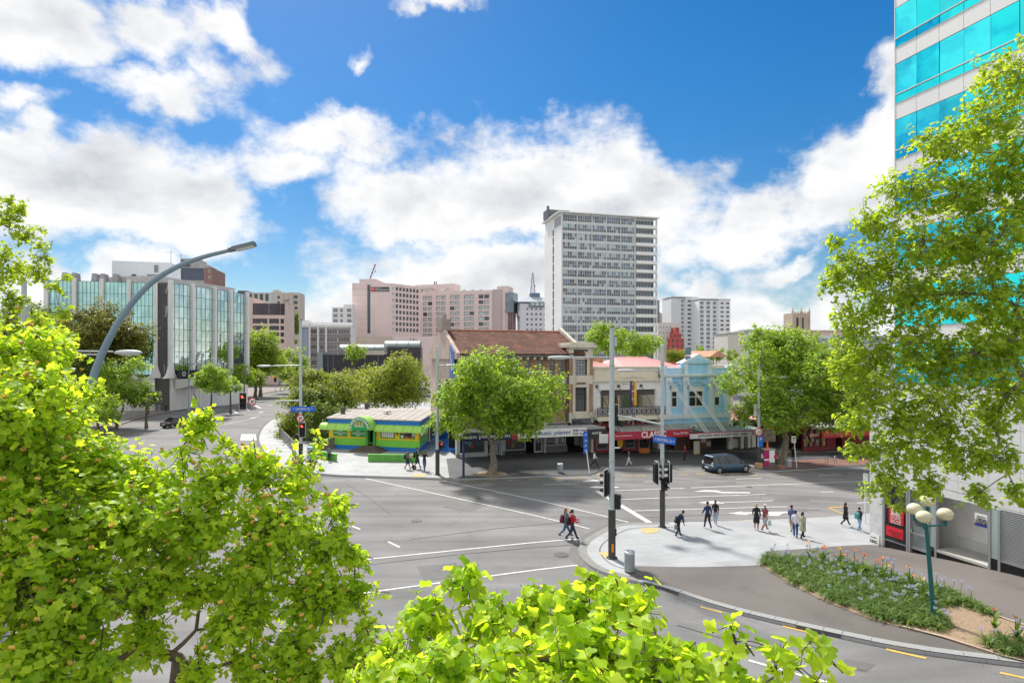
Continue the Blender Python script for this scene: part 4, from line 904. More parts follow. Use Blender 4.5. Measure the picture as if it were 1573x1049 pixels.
b.box(f.x(884), f.x(898), -.3, -.27, f.z(890, 590), f.z(890, 587), 2); b.build('tower_bay', [CREAM, BRICK, M('panel_brown', (.22, .13, .1), .8)], t)
MB().box(xt0-.25, xt1+.35, -.55, 5, f.z(890, 534), f.z(890, 529.5)).box(xt0, xt1+.1, -.3, 5, f.z(890, 529.5), f.z(890, 526)).build('parapet', CREAM, t)
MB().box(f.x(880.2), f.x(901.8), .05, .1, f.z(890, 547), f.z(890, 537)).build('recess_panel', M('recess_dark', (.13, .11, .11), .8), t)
STEELW = M('steel_window_dark', (.07, .075, .08), .5)
window(t, *w1, .0, STEELW, glass('window_grey_sky', (.30, .34, .37), .1, var=.4, scale=1.5), 4, 5, .08, .05, sill=CREAM)
ww = window(t, *w2, .0, STEELW, SHOPGL, 3, 5, .08, .05, sill=CREAM)
MB().box(w2[0]+.25, w2[1]-.3, .01, .05, w2[2]+.6, w2[2]+1.6).box(w2[0]+.25, w2[1]-.3, .0, .03, w2[2]+1.7, w2[2]+2.5).build('open_sash', glass('sash_blue', (.16, .25, .33), .08), ww)
window(t, *w3, -.1, M('sash_grey', (.25, .26, .26), .6), SHOPGL, 3, 1, .09); window(t, *w4, .2, CREAM, SHOPGL, 1, 1, .06)
MB().cyl((f.x(871.5), -.05, 3.2), (f.x(871.5), -.05, zeave), .09).build('downpipe', M('downpipe_dark', (.1, .1, .1), .6), t)
# roof
ridge_z = f.z(800, 510, 6.5); xl = f.x(704)
tile_roof('roof_tiles', xl, f.x(897), -.35, zeave, 6.5, ridge_z, TILE, t)
tile_roof('roof_tiles', xl, f.x(897), 13.3, zeave, 6.5, ridge_z, TILE, t)
MB().tube([(xl, 6.5, ridge_z+.06), (f.x(897), 6.5, ridge_z+.06)], .14, 8).build('ridge_cap', M('ridge_terracotta', (.30, .13, .08), .8, var=.2, scale=3), t)
MB().box(xl, xt0, -.5, .3, zeave-.28, zeave-.1).build('gutter', M('gutter_dark', (.12, .11, .11), .6), t)
q = MB()
for k in range(int((xt0-xl)/.75)): x = xl+.2+k*.75; q.box(x, x+.22, -.4, .25, zeave-.55, zeave-.28)
q.build('eaves_bracket', CREAM, t)
for xx, nm in ((f.x(897), 'gable_coping'), (xl-.3, 'gable_wall')):
    q = MB(); q.add([(xx, -.5, zeave+.1), (xx+.35, -.5, zeave+.1), (xx+.35, 6.5, ridge_z+.5), (xx, 6.5, ridge_z+.5), (xx+.35, 13.5, zeave+.1), (xx, 13.5, zeave+.1), (xx, -.5, zeave-.5), (xx+.35, -.5, zeave-.5), (xx+.35, 13.5, zeave-.5), (xx, 13.5, zeave-.5)], [(0, 1, 2, 3), (3, 2, 4, 5), (6, 0, 3, 5, 9), (7, 8, 4, 2, 1), (6, 7, 1, 0), (9, 5, 4, 8)]); q.build(nm, CREAM if nm == 'gable_coping' else M('old_render_pink', (.46,)*3), t)
MB().box(xl-.5, xl+.5, 5.4, 7.6, ridge_z, ridge_z+1.2).cyl((xl, 6.1, ridge_z+1.2), (xl, 6.1, ridge_z+1.7), .2).build('chimney', M('chimney_grey', (.3, .26, .23), .85, var=.2), t)
# blue and white banner on the end wall
q = MB().prism_x([(.4, zeave+.2), (2.2, zeave+1.0), (2.2, zeave-2.4), (.4, zeave-2.4)], -.1, -.02); bn = q.build('banner', M('banner_blue', (.10, .17, .45), .7), t)
MB().prism_x([(.9, zeave-1.6), (1.8, zeave+.4), (1.3, zeave-1.6)], -.14, -.11).build('banner_stripe', LWHITE, bn)
for y0, y1, z0, z1 in ((4, 5.2, 5.2, 7.4), (8.5, 9.7, 4.8, 7.2)): MB().box(.2, .29, y0, y1, z0, z1).build('side_window', SHOPDARK, t)
lettering(t, 'ON', (f.x(857), .1, f.z(857, 586)), 1, M('letter_dark', (.06, .055, .05), .7), w=.95, h=.38)
# ground floor
sf = [(710.5, 745.5, 676, 703.5), (776, 808, 674, 703.5), (838.5, 870, 672.5, 699)]
b = MB().box(.1, f.x(706), .0, .6, 0, 3.1, 0).box(f.x(745.5), f.x(749), 0, .3, 0, 3.1, 0).box(f.x(770), f.x(776), 0, .3, 0, 3.1, 0).box(f.x(836), f.x(838.5), 0, .3, 0, 3.1, 0).box(f.x(838.5), f.x(872), .05, .4, 0, .7, 1)
b.box(.1, f.x(745.5), .0, .4, 0, .35, 0).box(f.x(772), f.x(808), 0, .4, 0, .42, 2); b.build('shopfront', [M('shopfront_grey', (.45, .47, .48), .6), M('stall_riser_grey', (.12, .12, .13), .6), M('stall_riser_black', (.03, .03, .03), .6)], t)
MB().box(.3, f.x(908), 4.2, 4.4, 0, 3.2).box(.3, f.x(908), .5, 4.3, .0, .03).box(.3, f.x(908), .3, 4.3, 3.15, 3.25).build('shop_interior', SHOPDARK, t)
for i, (a, c, y0, y1) in enumerate(sf):
    x0_, x1_, z0_, z1_ = f.rect(a, y0, c, y1); z0_ = [.35, .42, .7][i]; w = window(t, x0_, x1_, z0_, 3.05, .12, M('shopfront_alu', (.4, .41, .42), .4, .4), glass('shop_pane', (.05, .052, .055), .03, spec=1.), 2 if i == 2 else 1, 1, .08)
    goods(w, -(x1_-x0_)/2+.3, (x1_-x0_)/2-.3, .4, 2.0, .06, 14, [M('stock_white', (.55, .55, .52)), M('stock_red', (.3, .06, .05)), M('stock_black', (.03, .03, .035)), M('stock_wood', (.3, .17, .07)), M('stock_teal', (.1, .25, .28))], i+5)
for a, c in ((749, 757), (757, 763), (764, 770), (822, 835)):
    d = window(t, f.x(a), f.x(c), .05, 2.6, .3, M('shopfront_grey', (.45,)*3), SHOPGL, 1, 1, .14, name='door'); MB().box(-.02, .02, -.06, 0, 1.0, 1.3).build('handle', M('chrome', (.6, .6, .6), .25, 1.), d)
# canopy and fascia boards
zcn = f.z(800, 661, -3.06); can = MB().box(0, f.x(909), -3.0, -.02, zcn-.2, zcn-.05).box(-.02, f.x(909), -3.04, -2.96, zcn-.05, zcn+.04); cn = can.build('canopy', M('canopy_roof_grey', (.35, .36, .37), .7, var=.12), t)
yc = -3.06
x0_, x1_ = f.x(710, yc), f.x(795.5, yc); zt_, zb_ = f.z(750, 664.5, yc), f.z(750, 676.5, yc)
fb_ = MB().box(x0_, x1_-.6, yc-.05, yc, zb_, zt_).build('sign_board', M('sign_navy', (.02, .025, .08), .6), t)
MB().box(x1_-.6, x1_, yc-.052, yc, zb_, zt_).build('sign_end', FASC, fb_)
lettering(fb_, 'music planet.co.nz', ((x0_+x1_)/2-.4, yc-.07, (zt_+zb_)/2), 1, LWHITE, w=(x1_-x0_)*.88, h=(zt_-zb_)*.62, bold=.01)
x2_, x3_ = x1_, f.x(901, yc)
fw = MB().box(x2_, x3_, yc-.04, yc, zb_+.05, zt_+.12).build('sign_board', LWHITE, t)
xa, xc = f.x(823, yc), f.x(877, yc)
lettering(fw, 'music planet', ((xa+xc)/2, yc-.06, (zt_+zb_)/2+.06), 1, LBLUE, w=xc-xa, h=(zt_-zb_)*.7, shear=.35)
lettering(fw, 'KORG', (f.x(884.5, yc), yc-.06, zt_-.12), 1, LBLUE, w=.62, h=.22, bold=.02); lettering(fw, 'Yamaha', (f.x(895, yc), yc-.06, zt_-.12), 1, FASC, w=.66, h=.2)
lettering(fw, 'VOX', (f.x(884, yc), yc-.06, zb_+.28), 1, M('letter_dark', (.06,)*3), w=.6, h=.24); lettering(fw, 'Pearl', (f.x(894.5, yc), yc-.06, zb_+.28), 1, M('letter_dark', (.06,)*3), w=.6, h=.2)
MB().box(-.04, .06, -3, -.1, 2.3, 3.3).build('side_sign', M('pale_sign', (.5, .55, .58), .6), t)
q = MB()
for px in (760, 800, 840, 876, 902): xx = f.x(px); q.cyl((xx, .1, zcn+1.4), (xx, -2.7, zcn), .02, n=5)
q.build('canopy_stay', STEELW, t)

# ------------------------------------------------------------------ cream two storey comedy club with open balcony
f = shop_frame(910.5)
t = thing('comedy_club_building', 'cream two storey club building with open upper balcony and maroon shopfront', 'shop building', f.o, f.a)
xe = f.x(1017); zc = f.z(960, 583.5); zp = f.z(960, 564); zbal = f.z(960, 636); zdk = f.z(960, 638)
b = MB().box(0, xe, .3, .8, zc, zp).box(-.1, xe+.05, -.3, .8, zc-.12, zc+.1).box(-.1, xe+.05, .15, .85, zp-.1, zp+.08)
b.prism_y([(f.x(943), zc+.1), (f.x(1000), zc+.1), (f.x(972), f.z(972, 574.5))], -.25, .3)
b.build('parapet', CREAM2, t)
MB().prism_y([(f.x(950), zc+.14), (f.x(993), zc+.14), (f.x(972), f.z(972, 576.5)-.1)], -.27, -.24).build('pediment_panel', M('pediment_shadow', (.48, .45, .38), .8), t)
hole = (f.x(922.5), f.x(1007), zbal+.1, f.z(960, 598.5))
b = MB().pierced(0, xe, zbal-.2, zc-.12, [hole], 0, .25).box(0, .3, .3, 12, 0, zp).box(xe-.3, xe, .3, 12, 0, zp).box(.3, xe-.3, 11.7, 12, 3.3, zp)
b.build('wall', WHITE, t)
for k in range(9):
    zz = zbal+.2+k*.38
    for xa_, xb2 in ((.1, hole[0]-.05), (hole[1]+.05, xe-.1)): MB().box(xa_, xb2, -.05, .0, zz, zz+.34).build('quoin', M('white_quoin', (.72, .73, .72), .7), t)
MB().box(.3, xe-.3, 3.6, 3.8, zdk, zc).build('back_wall', M('balcony_back', (.40, .36, .27), .8), t)
for k in range(3):
    x0_ = .6+k*(xe-1.2)/3; window(t, x0_, x0_+(xe-1.6)/3, zdk+.3, zc-.9, 3.5, M('sash_grey', (.25,)*3), glass('green_reflection', (.09, .16, .06), .15, var=.7, scale=1.2) if k == 2 else glass('cream_blind', (.5, .46, .34), .4, var=.3, scale=2), 3, 2, .08)
MB().box(hole[0], hole[1], .26, .34, hole[3]-.62, hole[3]).build('roller_blind', M('blind_dark', (.09, .085, .085), .7), t)
MB().box(.1, xe, -.9, 3.6, zdk-.3, zdk).box(.1, xe, -1.0, -.9, zdk-.42, zdk+.02).build('balcony_floor', CREAM2, t)
q = MB()
for k in range(5): xx = .8+k*(xe-1.6)/4; q.prism_x([(-.85, zdk-.3), (0, zdk-.3), (0, zdk-.9), (-.15, zdk-.75)], xx-.1, xx+.1)
q.build('balcony_bracket', CREAM2, t)
q = MB(); z0_, z1_ = zdk+.02, f.z(960, 624); q.box(.1, xe-.1, -.86, -.8, z1_-.07, z1_).box(.1, xe-.1, -.86, -.8, z0_+.05, z0_+.1)
nb = 14
for k in range(nb+1):
    xx = .15+(xe-.3)*k/nb; q.box(xx-.03, xx+.03, -.86, -.8, z0_+.1, z1_-.07)
    if k < nb:
        cxx = xx+(xe-.3)/nb/2; zz = (z0_+z1_)/2
        for m_ in range(10): a0 = 2*pi*m_/10; a1 = 2*pi*(m_+1)/10; q.cyl((cxx+.21*cos(a0), -.83, zz+.24*sin(a0)), (cxx+.21*cos(a1), -.83, zz+.24*sin(a1)), .035, n=4)
        q.cyl((cxx, -.83, z0_+.1), (cxx, -.83, z1_-.07), .02, n=4)
q.build('balustrade', M('cast_iron_dark', (.07, .07, .075), .6), t)
MB().box(.1, xe-.1, -.5, -.42, z0_, z1_-.15).build('balustrade_backing', M('white_board', (.55, .55, .54), .7), t)
q = MB().lathe([(.05, 0), (.25, .25), (.24, .6), (.17, 1.2), (.05, 2.1)], 10, (f.x(955), 1.2, zdk+.3)); q.build('folded_parasol', M('parasol_brown', (.13, .08, .05), .8), t)
# maroon shopfront under the canopy
ho = [f.rect(916.5, 671, 933.5, 690.5), f.rect(960, 673, 975.5, 688.5), f.rect(980.5, 673, 997, 699.5)]
b = MB().pierced(0, f.x(998), .0, 3.1, [ho[0], ho[1], (f.x(944), f.x(956), 0, 2.5), (f.x(900), f.x(914), 0, 2.8)], .0, .3); b.build('shopfront', MAROON, t)
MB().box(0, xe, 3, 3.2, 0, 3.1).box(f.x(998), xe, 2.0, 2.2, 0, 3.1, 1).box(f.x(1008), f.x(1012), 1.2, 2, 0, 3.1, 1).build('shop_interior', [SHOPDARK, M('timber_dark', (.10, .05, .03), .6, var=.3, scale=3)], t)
for h in ho[:2]: window(t, *h, .05, M('sash_grey', (.25,)*3), SHOPGL, 1, 2, .09)
ps = MB().box(*ho[2][:2], -.12, -.02, *ho[2][2:]).build('poster_case', M('sash_grey', (.25,)*3), t)
zm = ho[2][2]+(ho[2][3]-ho[2][2])*.45
MB().box(ho[2][0]+.1, ho[2][1]-.1, -.15, -.12, ho[2][2]+.1, zm).build('orange_poster', M('poster_orange', (.62, .18, .03), .6), ps)
bp_ = MB().box(ho[2][0]+.1, ho[2][1]-.1, -.15, -.12, zm+.05, ho[2][3]-.1).build('black_poster', SHOPDARK, ps)
MB().lathe([(.3, -.01), (.36, 0), (.36, .02), (.3, .02)], 18, (0, 0, 0)).build('poster_roundel', M('roundel_red', (.35, .06, .06), .6), bp_, ((ho[2][0]+ho[2][1])/2, -.16, zm+.75), (pi/2, 0, 0))
lettering(ps, 'comedy', ((ho[2][0]+ho[2][1])/2, -.17, ho[2][2]+.9), 1, M('letter_dark', (.06,)*3), w=.8)
zo, zi = f.z(1000, 662, -3.06)-.15, f.z(975, 652, 0)-.15; cn = MB().prism_x([(-3.0, zo), (-.1, zi), (-.1, zi+.12), (-3.0, zo+.12)], f.x(932), xe+.3).build('canopy', M('canopy_corrugate', (.28, .27, .25), .7, var=.25, scale=2), t)
q = MB()
for k in range(26): xx = f.x(932)+.2+k*(xe-f.x(932))/26; q.prism_x([(-3.0, zo+.12), (-.1, zi+.12), (-.1, zi+.18), (-3.0, zo+.18)], xx, xx+.08)
q.build('corrugation', M('corrugate_light', (.42, .41, .38), .7, var=.2, scale=2), cn)
yc = -3.06
x0_, x1_, zb_, zt_ = f.x(932, yc), f.x(1060, yc), f.z(1000, 673, yc), f.z(1000, 661.5, yc)
fb_ = MB().box(x0_, x1_, yc-.06, yc+.02, zb_, zt_).build('fascia_sign', FASC, t)
lettering(fb_, 'CLASSIC', (f.x(1004, yc), yc-.08, (zb_+zt_)/2+.02), 1, LWHITE, w=f.x(1023, yc)-f.x(985, yc), h=.62, bold=.02)
lettering(fb_, 'www.comedy.co.nz', (f.x(958, yc), yc-.08, (zb_+zt_)/2), 1, LWHITE, w=f.x(971, yc)-f.x(945, yc), h=.2)
lettering(fb_, 'Phone: 373 4321', (f.x(1045.5, yc), yc-.08, (zb_+zt_)/2), 1, LWHITE, w=f.x(1057, yc)-f.x(1035, yc), h=.24)
x0_, x1_, zb_, zt_ = f.x(900.5, yc), f.x(932, yc), f.z(916, 674, yc), f.z(916, 659, yc)
fb_ = MB().box(x0_, x1_, yc-.04, yc+.04, zb_, zt_).box(x0_, x1_, yc, -.1, zt_-.15, zt_-.02).build('fascia_sign', M('sign_dark_brown', (.04, .035, .035), .6), t)
lettering(fb_, 'HUNTER', ((x0_+x1_)/2, yc-.07, (zb_+zt_)/2+.1), 1, LWHITE, w=1.05, h=.24)
# yellow vertical sign
x0_, x1_, zb_, zt_ = f.rect(970, 585, 978, 622.5, -2.2)
sg = MB().box(x0_-.05, x1_-.1, -2.35, -2.05, zb_, zt_).build('projecting_sign', M('sign_yellow', (.75, .40, .02), .55), t)
MB().box(x0_-.1, x0_-.05, -2.36, -2.04, zb_-.02, zt_+.02).box(x0_-.08, x0_+.22, -2.38, -2.35, zb_, zt_).build('sign_face', M('sign_navy_purple', (.06, .05, .12), .6), sg)
for k, ch in enumerate('COMEDY'): lettering(sg, ch, (x0_+.07, -2.4, zt_-.3-k*(zt_-zb_-.35)/5.6), 1, LWHITE if k % 2 == 0 else M('letter_orange', (.7, .3, .1), .6), w=.24, h=.3)
MB().cyl((x0_+.2, -2.2, zb_), (x0_+.2, -2.2, 3.0), .06).build('sign_pole', M('pole_lilac', (.25, .22, .4), .6), sg); MB().cyl((x0_+.2, -2.2, zt_-.4), (x0_+.2, 0, zt_-.4), .03, n=6).build('sign_bracket', M('pole_lilac', (.25,)*3), sg)
q = MB()
for px in (916, 949.5, 984): q.cyl((f.x(px), -.1, zc-.6), (f.x(px)+1.3, -2.8, zo+.1), .035, n=6).box(f.x(px)-.12, f.x(px)+.12, -.2, 0, zc-.75, zc-.5)
q.build('canopy_stay', STEELW, t)
# pink corrugated roofs behind
PINKR = M('pink_roof_iron', (.66, .33, .31), .6, var=.12, scale=.8)
def iron_roof(px0, px1, ye, yr, y0, y1, par, mat=PINKR, hip0=0., hip1=0.):
    za, zr = f.z((px0+px1)/2, ye, y0), f.z((px0+px1)/2, yr, y1); x0_, x1_ = f.x(px0, y0), f.x(px1, y0)
    o = MB().add([(x0_, y0, za), (x1_, y0, za), (x1_-hip1, y1, zr), (x0_+hip0, y1, zr), (x0_+hip0, 2*y1-y0, za), (x1_-hip1, 2*y1-y0, za)], [(0, 1, 2, 3), (3, 2, 5, 4), (1, 5, 2), (0, 3, 4)]).build('roof', mat, par)
    q = MB(); n = int((x1_-x0_)/.6)
    for k in range(1, n): u = k/n; a = Vector((x0_+(x1_-x0_)*u, y0, za+.03)); c = Vector((x0_+hip0+(x1_-hip1-x0_-hip0)*u, y1, zr+.03)); q.tube([a, c], .03, 4, cap=False)
    q.build('roof_seam', mat, o); MB().tube([(x0_+hip0, y1, zr), (x1_-hip1, y1, zr)], .1, 6).build('ridge_cap', mat, o)
iron_roof(911, 954, 564, 549.5, 1.0, 7, t, hip1=2.5); iron_roof(958, 1052, 564.5, 549, 2.5, 9, t, hip0=2.4, hip1=1.0)
MB().box(f.x(945), f.x(985), 8.9, 9.1, f.z(965, 565, 9), f.z(965, 549, 9)).build('rusty_wall', M('rusty_iron', (.50, .27, .13), .8, var=.35, scale=1.5, stain=.3), t)

# ------------------------------------------------------------------ pale blue building with pediment
f = shop_frame(1018)
t = thing('blue_shop_building', 'pale blue two storey shop with pediment, pilasters and arched windows', 'shop building', f.o, f.a)
xe = f.x(1121.5); zc = f.z(1070, 577); zm_ = f.z(1070, 649)
pil = [f.x(p) for p in (1025.5, 1052, 1091.5, 1117)]
wins = [f.rect(1031.8, 594, 1042, 626), f.rect(1058.5, 593.5, 1081.5, 625), f.rect(1097.8, 592.5, 1107.2, 624)]
b = MB().pierced(0, xe, zm_, zc, wins, 0, .4).box(.02, xe, .4, 12, 2.75, zc+.8).build('wall', BLUE, t)
MB().box(-.1, xe+.3, -.45, .5, zc, zc+.22).box(-.05, xe+.2, -.3, .5, zc-.15, zc).build('cornice', BLUE2, t)
# parapet with pediment
zp = f.z(1070, 566); zq = f.z(1070, 558); xa, xb_ = f.x(1050, 0), f.x(1092.5, 0)
MB().box(0, xa, .05, .35, zc+.2, zp).box(xb_, xe, .05, .35, zc+.2, zp).box(xa, xb_, -.05, .6, zc+.2, zq).build('parapet', BLUE, t)
xc = (xa+xb_)/2
MB().prism_y([(xa-.5, zq), (xb_+.5, zq), (xc, f.z(1071, 543.5))], -.25, .8).build('pediment', BLUE2, t)
MB().prism_y([(xa+.15, zq+.12), (xb_-.15, zq+.12), (xc, f.z(1071, 543.5)-.38)], -.28, -.24).build('tympanum', BLUE, t)
q = MB().box(xa, xa+.5, -.15, .1, zc+.2, zq).box(xb_-.5, xb_, -.15, .1, zc+.2, zq).box(-.05, .45, -.2, .4, zc+.2, zp+.35).box(xe-.45, xe+.05, -.2, .4, zc+.2, zp+.35).box(0, xa, 0, .4, zp, zp+.1).box(xb_, xe, 0, .4, zp, zp+.1)
for k in range(8):
    for x0_, x1_ in ((.6, xa-.1), (xb_+.1, xe-.6)): xx = x0_+(x1_-x0_)*k/7; q.box(xx-.05, xx+.05, -.02, .06, zc+.3, zp-.05)
q.build('parapet_pier', BLUE2, t)
for x in (-.3, xe): MB().prism_y([(x, zc+.2), (x+.35, zc+.2), (x+.3, zc+.9), (x+.1, zc+1.3), (x-.05, zc+.7)], -.5, .2).build('scroll_bracket', BLUE2, t)
for p_ in pil:
    o = MB().box(p_-.3, p_+.3, -.18, 0, zm_+.5, zc-.3).box(p_-.4, p_+.4, -.28, 0, zc-.75, zc-.15).box(p_-.38, p_+.38, -.24, 0, zm_+.5, zm_+1.4).build('pilaster', BLUE2, t)
    MB().ell((p_, -.3, zc-.45), (.22, .1, .25), 8, 6).build('capital', BLUE2, o)
MB().box(0, xe, -.12, 0, zm_+.5, zm_+1.0).box(.0, xe, -.1, 0, zc-.95, zc-.85).build('string_course', BLUE2, t)
FRW = M('sash_white', (.74, .75, .74), .5, var=.03)
for i, w in enumerate(wins):
    x0_, x1_, z0_, z1_ = w; wd = window(t, x0_, x1_, z0_, z1_, .12, FRW, SHOPGL, 2 if i == 1 else 1, 2, .13, .09, sill=BLUE2)
    # arched head board and hood moulding
    n = 8; cx_ = (x1_-x0_)/2; hh = z1_-z0_; q = MB().prism_y([(-cx_, hh-.55), (cx_, hh-.55), (cx_, hh-.02), (-cx_, hh-.02)], -.03, .0); q.build('head_panel', FRW, wd)
    r_ = cx_+.28; q = MB(); pts = [(-r_+2*r_*k/n, hh+.08+.45*sin(pi*k/n)) for k in range(n+1)]
    q.tube([(p[0], -.2, p[1]) for p in pts], .09, 6); q.box(-r_-.12, -r_+.12, -.3, -.1, hh-.35, hh+.1).box(r_-.12, r_+.12, -.3, -.1, hh-.35, hh+.1); q.build('hood_mould', M('blue_hood', (.30, .52, .70), .7), wd)
    if i == 2: MB().box(-cx_+.1, cx_-.1, .02, .04, hh*.45, hh-.2).build('blind', FRW, wd)
yl = f.z(1070, 657)
MB().box(0, xe, -.06, .0, yl-.5, zm_).build('dado', M('blue_grey_dado', (.40, .50, .50), .8, var=.12, stain=.2), t)
ac = MB().box(-.45, .45, -.38, 0, 0, .7).build('air_conditioner', M('ac_white', (.6, .6, .58), .5), t, (f.x(1062.5), -.1, yl-.35), bevel=.02); MB().lathe([(.08, 0), (.26, 0), (.26, .02), (.08, .02)], 14).build('fan_grille', M('ac_grille', (.12, .12, .12), .6), ac, (-.1, -.385, .36), (pi/2, 0, 0))
zo, zi = f.z(1110, 664, -4.05)-.12, f.z(1090, 655.5, 0)-.12; cn = MB().prism_x([(-4.0, zo), (-.06, zi), (-.06, zi+.1), (-4.0, zo+.1)], f.x(1057), f.x(1166, -2)).build('canopy', M('canopy_teal_grey', (.21, .26, .26), .6, var=.15, scale=.8), t)
yc = -4.05; x0_, x1_ = f.x(1060, yc), f.x(1166, yc); zt_, zb_ = f.z(1110, 663.5, yc), f.z(1110, 671.5, yc)
fb_ = MB().box(x0_, x1_, yc-.05, yc+.05, zb_, zt_+.02).build('fascia_sign', M('sign_pale_grey', (.60, .62, .62), .6), t)
MB().box(x0_, x1_, yc-.06, yc-.05, zt_-.04, zt_+.06).build('fascia_trim', FASC, fb_)
lettering(fb_, 'JAPANESE SAKE & SUSHI BAR', (f.x(1103, yc), yc-.07, (zb_+zt_)/2-.02), 1, M('letter_dark', (.06,)*3), w=f.x(1133, yc)-f.x(1071, yc), h=.28)
lettering(fb_, 'TANUKI', (f.x(1142, yc), yc-.07, (zb_+zt_)/2-.02), 1, M('letter_dark', (.06,)*3), w=.9, h=.2); lettering(fb_, '319', (f.x(1159, yc), yc-.07, (zb_+zt_)/2), 1, M('letter_dark', (.06,)*3), w=.75, h=.32)
q = MB()
for p_ in pil+[xe+.4]:
    for d in (0, .35): q.cyl((p_+d*.5, -.2, zc-.5), (p_+2.1+d, -3.9, zo+.1), .045, n=6)
q.build('canopy_stay', M('stay_white', (.66, .66, .65), .5), t)
# ground floor: dark timber front, doorway, white sushi counter
b = MB().box(f.x(1048), f.x(1075), 1.6, 1.8, 0, 3.2, 0).box(f.x(1075), f.x(1078), 1.0, 1.6, 0, 3.2, 0).box(f.x(1078), f.x(1100), .9, 1.1, 0, 3.2, 1).box(f.x(1100), f.x(1116), 3.5, 3.7, 0, 3.3, 2).box(0, f.x(1048), 2.2, 2.4, 0, 3.2, 0).box(0, f.x(1170), 6, 6.2, 0, 3.4, 2)
b.build('shopfront', [M('timber_dark', (.1,)*3), M('timber_brown', (.16, .075, .035), .6, var=.25, scale=3), SHOPDARK], t)
for px, py, w, h in ((1088, 677, .7, .6), (1096, 683, .55, .5), (1079, 684.5, .3, .5)): MB().box(f.x(px)-w/2, f.x(px)+w/2, .84, .9, f.z(px, py)-h/2, f.z(px, py)+h/2).build('framed_notice', M('notice_pale', (.5, .47, .40), .6), t)
q = MB().box(f.x(1117.5), f.x(1124), -.2, .1, 0, 3.2).box(f.x(1137), f.x(1140.5), -.2, .1, 0, 3.2).box(f.x(1123), f.x(1137), .4, .8, 0, 1.0).box(f.x(1148), f.x(1152), -.1, 2.5, 0, 3.2).box(f.x(1157), f.x(1163), .2, .6, 0, 1.6); q.build('white_counter', M('counter_white', (.62, .6, .55), .6), t)
lettering(t, 'SUSHI', (f.x(1119), -.25, 1.9), 1, M('letter_dark', (.06,)*3), w=1.9, h=.22, ry=pi/2)
MB().box(f.x(1125), f.x(1136), .8, .9, 1.3, 2.4).build('menu_board', M('menu_pale', (.45, .4, .33), .6), t)
iron_roof(1098, 1190, 648, 618, 2.0, 8, t, M('pale_iron', (.62, .50, .43), .7, var=.1)) if False else None
MB().box(f.x(1052), f.x(1126, 9), 9, 15, 0, f.z(1105, 561, 9)).build('rear_range', M('rear_cream', (.66, .58, .46), .8, stain=.1), t)
o = MB().prism_y([(f.x(1090, 12), f.z(1103, 548, 12)), (f.x(1118, 12), f.z(1103, 548, 12)), (f.x(1103.5, 12), f.z(1103, 538.5, 12))], 12, 18).build('rear_gable', M('rear_gable_brick', (.45, .25, .16), .85), t)

# ------------------------------------------------------------------ low pink roofed building and the red noodle shops
f = shop_frame(1123)
t = thing('pink_roof_building', 'low shop with hipped pink iron roof behind the right street tree', 'shop building', f.o, f.a)
z1 = f.z(1150, 646); MB().box(0, f.x(1236), .6, 14, 2.8, z1, 0).box(0, f.x(1236), 5, 5.2, 0, 3).build('wall', M('dark_green_black', (.03, .04, .04), .7), t)
MB().box(f.x(1170), f.x(1172), .3, .8, 0, 3).box(f.x(1210), f.x(1214), .3, .8, 0, 3).build('pier', MAROON, t)
iron_roof(1118, 1165, 645, 620, .4, 7, t, hip1=4); iron_roof(1150, 1236, 645, 624, .4, 7, t, hip0=4)
x0_, x1_, zb_, zt_ = f.rect(1175, 652, 1200, 658.5, -.5)
sg = MB().box(x0_, x1_, -.5, -.4, zb_-.1, zt_+.1).build('sign_board', SHOPDARK, t); lettering(sg, 'NOODLE HOUSE', ((x0_+x1_)/2, -.55, (zb_+zt_)/2), 1, M('neon_red', (.75, .02, .015), .5, emit=.6), w=x1_-x0_, h=zt_-zb_, shear=.2)
q = MB().box(f.x(1180), f.x(1200), .9, 1.0, .8, 2.4); q.build('menu_window', glass('amber_window', (.22, .17, .11), .2, var=.6, scale=2), t)
f = shop_frame(1236)
t = thing('red_shop_building', 'red fronted noodle shop with tapering red fascia right of the street tree', 'shop building', f.o, f.a)
xe = f.x(1440); MB().box(0, xe, 4, 12, 0, f.z(1290, 652)).box(.5, f.x(1290), 3.4, 4, 3, f.z(1260, 645), 1).build('wall', [M('wall_dusky', (.3, .28, .27), .8), CREAM2], t)
for a in (1243, 1262): window(t, f.x(a), f.x(a+12), f.z(1255, 656), f.z(1255, 649), 3.3, FRW, SHOPGL, 2, 1, .1)
MB().prism_x([(-2.5, 3.0), (3.4, 3.7), (3.4, 3.85), (-2.5, 3.15)], .1, xe).build('canopy', M('canopy_iron_pale', (.42, .42, .42), .6, var=.15, scale=.8), t)
yc = -2.55; zt_, zb_ = f.z(1290, 661, yc), f.z(1290, 671.5, yc)
fb_ = MB().box(.05, xe, yc-.05, yc+.05, zb_, zt_).build('fascia_sign', M('fascia_red', (.40, .025, .02), .6, var=.08), t)
for i, (px, tx) in enumerate(((1250, 'NOODLE'), (1272, 'HOUSE'), (1288, 'BBQ'), (1312, 'FOOD'))): lettering(fb_, tx, (f.x(px, yc), yc-.07, (zb_+zt_)/2), 1, LWHITE if i == 3 else M('letter_rust', (.55, .25, .18), .6), w=1.3 if i < 3 else 1.0, h=.3)
hol = [(f.x(1237+i*9.2), f.x(1245+i*9.2), .5, 2.6) for i in range(4)]
MB().pierced(0, f.x(1276), 0, 3, hol, .2, .5).box(f.x(1276), f.x(1290), .6, .9, 0, 3).box(f.x(1296), xe, .2, .5, 0, 3).box(0, xe, 3.0, 3.2, 0, 3).build('shopfront', MAROON, t)
